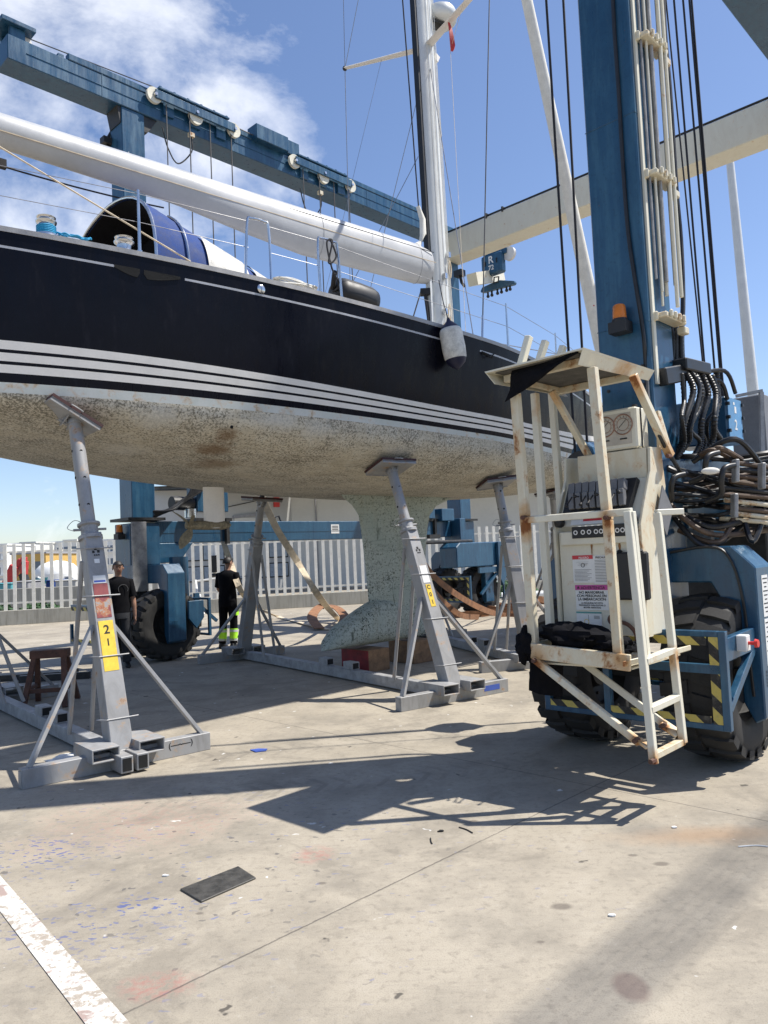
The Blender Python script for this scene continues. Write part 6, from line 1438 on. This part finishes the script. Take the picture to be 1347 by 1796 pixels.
b = MB(); q = wpt(484, 881); b.obox(q + nL * .06, WLft, nL, Z, .16, .06, .26); b.build('fire_alarm_box', 'red', wh)
b = MB(); b.tube([wpt(368, 896) + nL * .05, wpt(470, 874) + nL * .05], .02, 5); b.build('wall_cable', 'black_plastic', wh)
b = MB(); b.tube([corner + WX * 1.4 - Vector((0, .06, 0)) + Z * .2, corner + WX * 1.4 - Vector((0, .06, 0)) + Z * 5.2], .04, 6); b.build('drain_pipe', 'roof_grey', wh)
for z0, z1 in ((.7, 1.5), (1.75, 2.75)):
    for k in range(int(wl_len / 1.25)):
        p = corner + WLft * (.9 + 1.25 * k) + nL * .055; 
        if z0 > 1.6 and False: continue
        b = MB(); b.obox(p + Z * (z0 + z1) / 2, WLft, nL, Z, .60, .03, (z1 - z0) / 2); wo2 = b.build('window', 'black_plastic', wh); b = MB(); b.obox(p + Z * (z0 + z1) / 2 + nL * .034, WLft, nL, Z, .54, .004, (z1 - z0) / 2 - .06); b.build('pane', 'glass_grey', wo2)
# white lamp pole with black box
pq = gnd(380, 1067); b = MB(); b.tube([pq, pq + Z * 9.0], .135, 16, r2=.11); lpz = b.build('lamp_post', 'white_paint', None, loc=pq); tag(lpz, 'white round post with a black box, standing at the fence', 'post')
b = MB(); b.obox(at(375, 989, pq.y - .25), Vector((1, 0, 0)), Vector((0, 1, 0)), Z, .14, .10, .30); b.tube([at(366, 1010, pq.y - .3), at(384, 1008, pq.y - .3)], .06, 8); b.build('black_box', 'black_plastic', lpz)
bq = gnd(346, 1075); b = MB(); b.tube([gnd(350, 1078), at(343, 1018, bq.y)], .04, 8); tb9 = b.build('barrier', 'sign_white', None, loc=bq); tag(tb9, 'white and orange barrier beside the white post', 'barrier')
b = MB(); b.tube([at(349, 1062, bq.y - .03), at(345, 1038, bq.y - .03)], .055, 8); b.build('orange_band', 'barrier_orange', tb9); b = MB(); b.tube([at(341, 1020, bq.y), at(385, 1014, bq.y)], .035, 8); b.tube([gnd(358, 1078), at(350, 1040, bq.y)], .03, 6); b.build('barrier_arm', 'sign_white', tb9)
# tall pale pole to the right
a, c = at(1322, 700, 24), at(1281, 290, 24); b = MB(); dd = (c - a); b.tube([a - dd * .5, a, c, c + dd * .06], [.20, .175, .12, .11], 14); tag(b.build('flood_light_pole', 'alu', None, loc=a - dd * .5), 'tall tapering pale grey pole beyond the white cross beam', 'pole')
# things beyond the fence, left
def house(x0, x1, ytop, dist, mat, label, floors=3, ybase=1004, depth=12, bands=True):
    a, c = at(x0, ytop, dist), at(x1, ytop, dist); base = Vector((a.x, dist, 0)); h_ = (a.z + c.z) / 2; w_ = c.x - a.x
    e = empty('town_house', Vector((a.x + w_ / 2, dist, 0)), label, 'building', 'town buildings across the water'); b = MB(); b.box(a.x, c.x, dist, dist + depth, 0, h_); b.build('wall', mat, e)
    b = MB(); b.box(a.x - .2, c.x + .2, dist - .2, dist + depth, h_, h_ + .35); b.build('roof_edge', 'roof_grey' if mat == 'ochre' else mat, e)
    n = max(2, int(w_ / 3.2)); fl_ = max(1, int(h_ / 3.1))
    for f in range(fl_):
        b = MB()
        for k in range(n): xx = a.x + w_ * (k + .5) / n; b.box(xx - .7, xx + .7, dist - .04, dist - .01, h_ - 2.6 - 3.1 * f, h_ - 1.2 - 3.1 * f)
        b.build('window_row', 'glass', e)
        b = MB(); b.box(a.x, c.x, dist - .5, dist - .05, h_ - 2.9 - 3.1 * f, h_ - 2.75 - 3.1 * f); b.build('balcony_slab', mat, e)
    return e
hs = [(-60, 12, 958, 150, 'wall_white', 'white town block at the far left edge'), (14, 34, 955, 190, 'wall_white', 'narrow white town block next to the far left one'), (36, 62, 953, 170, 'wall_cream', 'cream town block above the ochre building'), (60, 84, 956, 200, 'wall_white', 'white town block with dark roof dots right of the cream one'),
      (84, 112, 952, 180, 'wall_white', 'broad white town block near the middle of the fence gap'), (112, 134, 949, 165, 'wall_cream', 'taller cream town block left of the nearest post'), (132, 160, 951, 190, 'wall_grey', 'grey town block partly behind the nearest post'), (178, 205, 948, 185, 'wall_white', 'white town block seen left of the far lift leg'),
      (20, 80, 972, 120, 'ochre', 'low ochre warehouse in front of the town')]
for h_ in hs: house(*h_)
b = MB(); c = at(100, 985, 80); b.lathe([(2.2, 0), (2.1, .5), (1.6, 1.0), (.8, 1.3), (.01, 1.4)], Vector((c.x, 80, 1.2)), Z, 24); b.lathe([(2.2, -1.2), (2.2, 0)], Vector((c.x, 80, 1.2)), Z, 24); tag(b.build('white_tent', 'wall_white', None, loc=Vector((c.x, 80, 0))), 'round white tent beyond the fence', 'tent')
# red crane loader
c = gnd(10, 1030); e = empty('red_loader', Vector((-21.5, 42, 0)), 'red loader with raised arm beyond the fence', 'loader'); b = MB(); b.bar(at(12, 1028, 42), at(28, 992, 42), .5, .5); b.build('body', 'crane_red', e, bevel=.05)
b = MB(); b.bar(at(24, 1000, 42), at(38, 982, 42), .3, .3); b.bar(at(38, 984, 42), at(46, 984, 42), .35, .45); b.bar(at(44, 984, 42), at(42, 1008, 42), .3, .35); b.build('arm', 'crane_red', e, bevel=.03)
b = MB(); b.bar(at(40, 1006, 42), at(44, 1018, 42), .35, .4); b.bar(at(8, 1030, 42), at(10, 1048, 42), .5, .7); b.build('grapple', 'dark_steel', e)
def shed(x0, x1, y0, y1, dist, mat, name, label, cat, dpt=1.5):
    a, c = at(x0, y0, dist), at(x1, y1, dist); b = MB(); b.box(a.x, c.x, dist, dist + dpt, max(0, c.z), a.z); b.box(a.x - .04, c.x + .04, dist - .04, dist + dpt, a.z, a.z + .06); return tag(b.build(name, mat, None, bevel=.03, loc=Vector((a.x, dist, 0))), label, cat)
shed(26, 50, 1022, 1062, 33, 'roof_grey', 'grey_crate', 'grey crate beyond the left fence', 'crate'); shed(97, 134, 1020, 1062, 33, 'wall_grey', 'skip', 'pale grey container beyond the fence by the nearest post', 'container'); shed(80, 92, 1020, 1046, 34, 'blue_canvas', 'blue_drum', 'dark blue drum box beyond the fence', 'drum')
shed(-20, 20, 1026, 1040, 36, 'teal', 'teal_container', 'teal container at the far left beyond the fence', 'container')
def boat(px0, px1, py, dist, mat, label, top='wall_white'):
    a, c = at(px0, py, dist), at(px1, py, dist); w_ = c.x - a.x; e = empty('motor_boat', Vector(((a.x + c.x) / 2, dist, max(.1, a.z - .8))), label, 'boat', 'small boats ashore beyond the fence'); b = MB()
    z1 = a.z; z0 = max(.15, z1 - w_ * .2); rings = []
    for i in range(11):
        f = i / 10; x = a.x + w_ * f; hb = w_ * .16 * (1 - max(0, f - .5) ** 2 * 3.9); hb = max(.02, hb); rings.append([Vector((x + (w_ * .0), dist - hb, z1 + .15 * f)), Vector((x - w_ * .05 * f, dist - hb * .7, z0 + (z1 - z0) * .2)), Vector((x - w_ * .08 * f, dist, z0)), Vector((x - w_ * .05 * f, dist + hb * .7, z0 + (z1 - z0) * .2)), Vector((x, dist + hb, z1 + .15 * f))])
    b.loft(rings, closed=True); b.build('hull', mat, e)
    b = MB(); b.prism([Vector((a.x + w_ * f, dist - w_ * .09, z1 + z)) for f, z in ((.22, 0), (.28, w_ * .16), (.5, w_ * .17), (.68, .05))], Vector((0, w_ * .18, 0))); b.build('cabin', top, e)
    b = MB(); b.prism([Vector((a.x + w_ * f, dist - w_ * .095, z1 + z)) for f, z in ((.30, w_ * .06), (.32, w_ * .13), (.48, w_ * .135), (.56, w_ * .06))], Vector((0, w_ * .19, 0))); b.build('window', 'glass', e); return e
boat(50, 84, 1018, 48, 'teal', 'small teal boat ashore right of the red loader'); boat(100, 152, 1020, 44, 'wall_white', 'white motor boat with dark windows ashore left of the nearest post'); boat(150, 200, 1022, 50, 'wall_white', 'white motor boat ashore behind the nearest post', 'navy')
# low wall and shrubs between
b = MB(); b.box(-26, -8, 30.5, 31, 0, .95); tag(b.build('low_wall', 'conc_wall', None, loc=(-17, 30.5, 0)), 'low concrete wall just beyond the left fence', 'wall')
def bush(c, r_, n, label, seed):
    random.seed(seed); b = MB()
    for k in range(n):
        d = Vector((random.gauss(0, 1), random.gauss(0, 1), abs(random.gauss(0, 1)))).normalized() * r_ * random.random() ** .4; p = Vector(c) + Vector((d.x * 1.5, d.y, d.z * .8)); s = .05 + .05 * random.random(); ax = Vector((random.gauss(0, 1), random.gauss(0, 1), random.gauss(0, 1))).normalized(); ay = ax.orthogonal().normalized()
        b.add([p - ax * s, p + ay * s * .5, p + ax * s, p - ay * s * .5], [(0, 1, 2, 3)])
    return tag(b.build('shrub', 'green', None, loc=c), label, 'shrub', 'shrubs by the fence')
bush((-17.5, 28.2, .0), .8, 900, 'dark green shrub left of the others beyond the fence', 1); bush((-14.8, 28.4, .0), .7, 900, 'dark green shrub in the middle beyond the fence', 2); bush((-12.9, 28.5, .0), .6, 900, 'dark green shrub closest to the nearest post', 3); bush(gnd(895, 1045), .7, 700, 'dry shrub at the foot of the right fence', 4)
q = gnd(880, 1052); b = MB(); b.tube([q + Z * .12, q + Vector((3.4, .1, .12))], .12, 12); tag(b.build('pipe_length', 'wall_white', None, loc=q), 'long white pipe lying at the foot of the right fence', 'pipe')

# ================================================================== PEOPLE
def person(loc, face, label, larm, rarm, lleg, rleg, head_turn=0., lean=(0, 0), trousers='black_cloth', hivis=False, ring=False, scale=1.):
    """face: direction the chest points to; arms as (elbow, wrist), legs as (knee, ankle) in body coordinates (x right hand side, y forward)"""
    fwd = Vector((math.cos(face), math.sin(face), 0)); rt = Vector((fwd.y, -fwd.x, 0)); base = Vector(loc)
    def W(x, y, z): return base + (rt * (x + lean[0] * max(0, z - .9)) + fwd * (y + lean[1] * max(0, z - .9)) + Z * z) * scale
    root = None
    V, E_, Rr = [], [], []
    def v(p, r_): V.append(p); Rr.append(r_ * scale); return len(V) - 1
    pel = v(W(0, 0, .95), .10); sp = v(W(0, 0, 1.10), .10); ch = v(W(0, .0, 1.32), .115); nk = v(W(0, .005, 1.47), .055); nk2 = v(W(0, .015, 1.53), .052)
    hf = Vector((math.cos(face + head_turn), math.sin(face + head_turn), 0)); hr = Vector((hf.y, -hf.x, 0)); hc = W(0, .03, 1.63)
    h1 = v(hc - Z * .045 * scale + hf * .012, .070); h2 = v(hc + Z * .03 * scale, .088); h3 = v(hc + Z * .085 * scale - hf * .01, .070)
    for a, b in ((pel, sp), (sp, ch), (ch, nk), (nk, nk2), (nk2, h1), (h1, h2), (h2, h3)): E_.append((a, b))
    def hand(wr, d, palm_n, par):
        d = d.normalized(); pn = (palm_n - d * palm_n.dot(d)).normalized(); sd = d.cross(pn); p1 = v(wr + d * .045 * scale, .026); E_.append((par, p1))
        for k in range(4):
            o = (k - 1.5) * .019; ln = (.075, .085, .08, .062)[k]; a = v(wr + (d * .085 + sd * o) * scale, .0095); b = v(wr + (d * (.085 + ln * .5) + sd * o * 1.1 + pn * .012) * scale, .0085); c = v(wr + (d * (.085 + ln * .85) + sd * o * 1.1 + pn * .035) * scale, .007)
            E_.extend(((p1, a), (a, b), (b, c)))
        a = v(wr + (d * .05 + sd * -.035 + pn * .01) * scale, .011); b = v(wr + (d * .085 + sd * -.05 + pn * .025) * scale, .009); E_.extend(((p1, a), (a, b)))
    arms = []
    for sgn, (el, wr) in ((-1, larm), (1, rarm)):
        sh = v(W(.175 * sgn, 0, 1.40), .052); E_.append((ch, sh)); e_ = W(*el); w_ = W(*wr); a = v(e_, .042); m1 = v(e_.lerp(w_, .35), .042); b = v(w_, .028); E_.extend(((sh, a), (a, m1), (m1, b))); arms.append((W(.175 * sgn, 0, 1.40), e_, w_)); hand(w_, w_ - e_, rt * -sgn + fwd * .3, b)
    legs = []
    for sgn, (kn, an) in ((-1, lleg), (1, rleg)):
        hp = v(W(.09 * sgn, 0, .88), .085); k_ = v(W(*kn), .058); a_ = v(W(*an), .04); E_.extend(((pel, hp), (hp, k_), (k_, a_))); legs.append((W(.09 * sgn, 0, .90), W(*kn), W(*an)))
    me = bpy.data.meshes.new('person'); me.from_pydata([tuple(p - base) for p in V], E_, []); o = bpy.data.objects.new('person', me); COL.objects.link(o); o.location = base; WL[o.name] = base
    sk = o.modifiers.new('skin', 'SKIN'); sk.use_smooth_shade = True
    for i, r_ in enumerate(Rr): me.skin_vertices[0].data[i].radius = (r_, r_)
    me.skin_vertices[0].data[0].use_root = True
    me.materials.append(M['skin']); ss = o.modifiers.new('sub', 'SUBSURF'); ss.levels = ss.render_levels = 2
    tag(o, label, 'person')
    def ell(c, rx, ry, n=18, pw=.9, rr=rt, ff=fwd): return [c + rr * rx * scale * math.copysign(abs(math.cos(a)) ** pw, math.cos(a)) + ff * ry * scale * math.copysign(abs(math.sin(a)) ** pw, math.sin(a)) for a in [2 * math.pi * k / n for k in range(n)]]
    s = MB(); s.loft([ell(W(0, 0, z), rx + .004 * math.sin(z * 60), ry) for z, rx, ry in ((.90, .185, .135), (1.0, .180, .132), (1.12, .168, .125), (1.25, .182, .132), (1.36, .205, .13), (1.42, .20, .115), (1.455, .15, .095), (1.48, .085, .075), (1.49, .062, .065))], cap=False)
    for sh, e_, w_ in arms: s.tube([sh + (W(0, 0, 1.40) - sh) * .3, sh, sh.lerp(e_, .45), sh.lerp(e_, .82)], [.06 * scale, .075 * scale, .070 * scale, .072 * scale], 12, cap=False)
    s.build('t_shirt', 'black_cloth', o)
    t = MB(); t.loft([ell(W(0, 0, z), rx, ry) for z, rx, ry in ((.80, .165, .13), (.88, .178, .135), (.96, .168, .125), (1.0, .160, .118))])
    for hp, k_, a_ in legs: t.tube([hp, hp.lerp(k_, .5), k_, k_.lerp(a_, .5), a_ + Z * .01], [.098 * scale, .088 * scale, .074 * scale, .072 * scale, .068 * scale], 12)
    t.build('trousers', trousers, o)
    if hivis:
        for f0, f1, m_, nm, rr in ((.28, .82, 'lime', 'hi_vis_band', .079), (.34, .44, 'reflective', 'reflective_band', .0815), (.74, .84, 'reflective', 'reflective_band', .079)):
            for hp, k_, a_ in legs: b = MB(); b.tube([k_.lerp(a_, f0), k_.lerp(a_, f1)], rr * scale, 14, cap=False); b.build(nm, m_, o)
        b = MB(); hp = legs[1][0]; b.obox(legs[1][0].lerp(legs[1][1], .55) + rt * .09 * scale, fwd, Z, rt, .05, .05, .012); b.build('pocket_tab', 'lime', o)
    for hp, k_, a_ in legs:
        b = MB(); q = Vector((a_.x, a_.y, base.z)); rings = []
        for y, w_, h_ in ((-.09, .03, .07), (-.07, .042, .11), (0, .044, .12), (.07, .046, .08), (.14, .044, .055), (.18, .025, .04)): rings.append([q + fwd * y * scale + rt * w_ * scale * math.cos(a) + Z * (h_ / 2 + h_ / 2 * math.sin(a)) * scale for a in [2 * math.pi * k / 12 for k in range(12)]])
        b.loft(rings); b.build('shoe', 'black_plastic', o)
    # hair and face
    b = MB(); rings = []
    for i in range(9):
        th = R(100) * i / 8; ring = []
        for k in range(20):
            a = 2 * math.pi * k / 20; d = hr * math.cos(a) * .082 + hf * math.sin(a) * .098; drop = -.02 if math.sin(a) > .3 else .0; z = math.cos(th) * .108
            if math.sin(a) > .2 and z < .048: z = .048
            ring.append(hc + Z * (.035 + z - .03) * scale - hf * .008 + d * math.sin(min(th, R(90))) * scale * 1.02)
        rings.append(ring)
    b.loft(rings, cap=False); hb2 = b.build('hair', 'hair', o); sdm = hb2.modifiers.new('thick', 'SOLIDIFY'); sdm.thickness = .006
    b = MB(); b.add([hc + hf * .082 * scale + Z * .02 * scale, hc + hf * .078 * scale - Z * .028 * scale - hr * .016, hc + hf * .105 * scale - Z * .022 * scale, hc + hf * .078 * scale - Z * .028 * scale + hr * .016], [(0, 1, 2), (0, 2, 3), (1, 3, 2)], True); b.build('nose', 'skin', o)
    for sg in (-1, 1):
        b = MB(); b.sphere(hc + hr * .084 * sg * scale - Z * .01, .02, 8, 6, (.5, .7, 1.3)); b.build('ear', 'skin', o)
        b = MB(); b.sphere(hc + hf * .078 * scale + hr * .03 * sg + Z * .016, .009, 8, 6); b.build('eye', 'black_plastic', o)
        b = MB(); b.bar(hc + hf * .086 * scale + hr * .016 * sg + Z * .034, hc + hf * .078 * scale + hr * .046 * sg + Z * .032, .008, .006); b.build('eyebrow', 'hair', o)
    b = MB(); b.bar(hc + hf * .080 * scale - hr * .022 - Z * .052, hc + hf * .080 * scale + hr * .022 - Z * .052, .008, .007); b.build('mouth', 'crane_red' if False else 'wood_red', o)
    if ring:
        b = MB(); c = W(-.06, .134, 1.28); b.tube([c + (rt * math.cos(a) + Z * math.sin(a)) * .075 for a in [R(-30 + 240 * k / 20) for k in range(21)]], .0035, 5); b.build('shirt_print', 'grey_plastic', o)
    return o
w1 = gnd(211, 1171); w1.z = 0
person(w1, math.atan2(-w1.y, -w1.x) + .12, 'bearded man in black t-shirt facing the camera, half hidden by the nearest post', ((-.235, .0, 1.10), (-.245, .05, .84)), ((.26, -.02, 1.12), (.30, .10, .92)), ((-.10, .01, .48), (-.11, 0, .08)), ((.11, .02, .48), (.13, 0, .08)), head_turn=.0, ring=True, trousers='jeans' if 'jeans' in M else 'black_cloth')
w2 = gnd(402, 1137); w2.z = 0
person(w2, R(72), 'man in black t-shirt and trousers with lime bands, back to camera, handling a tan sling', ((-.24, .06, 1.12), (-.12, .22, .98)), ((.25, .02, 1.12), (.20, .24, 1.02)), ((-.11, .0, .49), (-.13, -.02, .08)), ((.10, .03, .49), (.10, .0, .08)), head_turn=-.55, lean=(.0, .05), hivis=True)

# unseen rack of bars, added to cast the soft shade band on the concrete
ga, gb_ = (gnd(1347, 1412) + gnd(1347, 1540)) / 2, (gnd(985, 1712) + gnd(1160, 1730)) / 2; GH = 12.; off = Vector((SD.x / SD.z * GH, SD.y / SD.z * GH, GH)); gd_ = (ga - gb_).normalized(); gs_ = Vector((gd_.y, -gd_.x, 0)); BW = (gnd(1347, 1412) - gnd(1347, 1540)).cross(gd_).length
P0 = ga + gd_ * 1.6 + off; P1 = gb_ - gd_ * 3 + off
rk = empty('shade_rack', P0 - Z * P0.z, 'unseen added rack of parallel bars that shades the concrete at the lower right', 'shade caster')
for k in range(6):
    b = MB(); o_ = gs_ * (k - 2.5) * BW / 6; b.tube([P0 + o_, P1 + o_], BW / 34, 6); b.build('pipe', 'galv', rk)
for p in (P0 + gd_ * .1, P1 - gd_ * .1): b = MB(); b.bar(p - gs_ * .4, p + gs_ * .4, .1, .1); b.bar(p + gs_ * .45, Vector((p.x + gs_.x * .45, p.y + gs_.y * .45, 0)), .12, .12); b.build('shade_rack_post', 'navy', rk)

for f in (.04, .30):
    c = boomp(f); h_ = float(np.interp(f, [0, .1, .33, .45, .6, .82, 1], [.66, .67, .69, .60, .45, .39, .37])); w_ = .40 - .12 * f; cz = c + Z * (.34 - .09 * f - h_ / 2)
    b = MB(); ring = [cz + YV * (w_ / 2 + .004) * (1 - .35 * max(0, -math.sin(a)) ** 2) * math.copysign(abs(math.cos(a)) ** .85, math.cos(a)) + Z * ((h_ / 2 + .004) * math.sin(a) * (1.0 if math.sin(a) > 0 else .97) + .02) for a in [2 * math.pi * k / 28 for k in range(29)]]
    b.tube(ring, .0025, 5, cap=False); b.build('boom_joint', 'galv', boom)
b = MB(); b.tube([boomp(f) + YV * (.20 - .06 * f) + Z * (.05 - .03 * f) for f in [i / 20 for i in range(21)]], .006, 5); b.build('reefing_line', 'tan_web', boom)
for z in (3.4, 5.1, 6.8, 8.5):
    b = MB(); b.tube([lf(NU - .221, NV - .221, z), lf(NU - .221, NV + .221, z), lf(NU + .2, NV + .221, z)], .004, 5); b.build('weld_bead', 'navy', lift)
for z, dv in ((2.9, -.15), (2.9, .15), (3.05, -.15), (3.05, .15)):
    b = MB(); b.lathe([(0, .012), (.014, .012), (.014, 0)], lf(NU - .22, NV + dv, z), -LU, 6); b.build('bolt', 'dark_steel', lift)
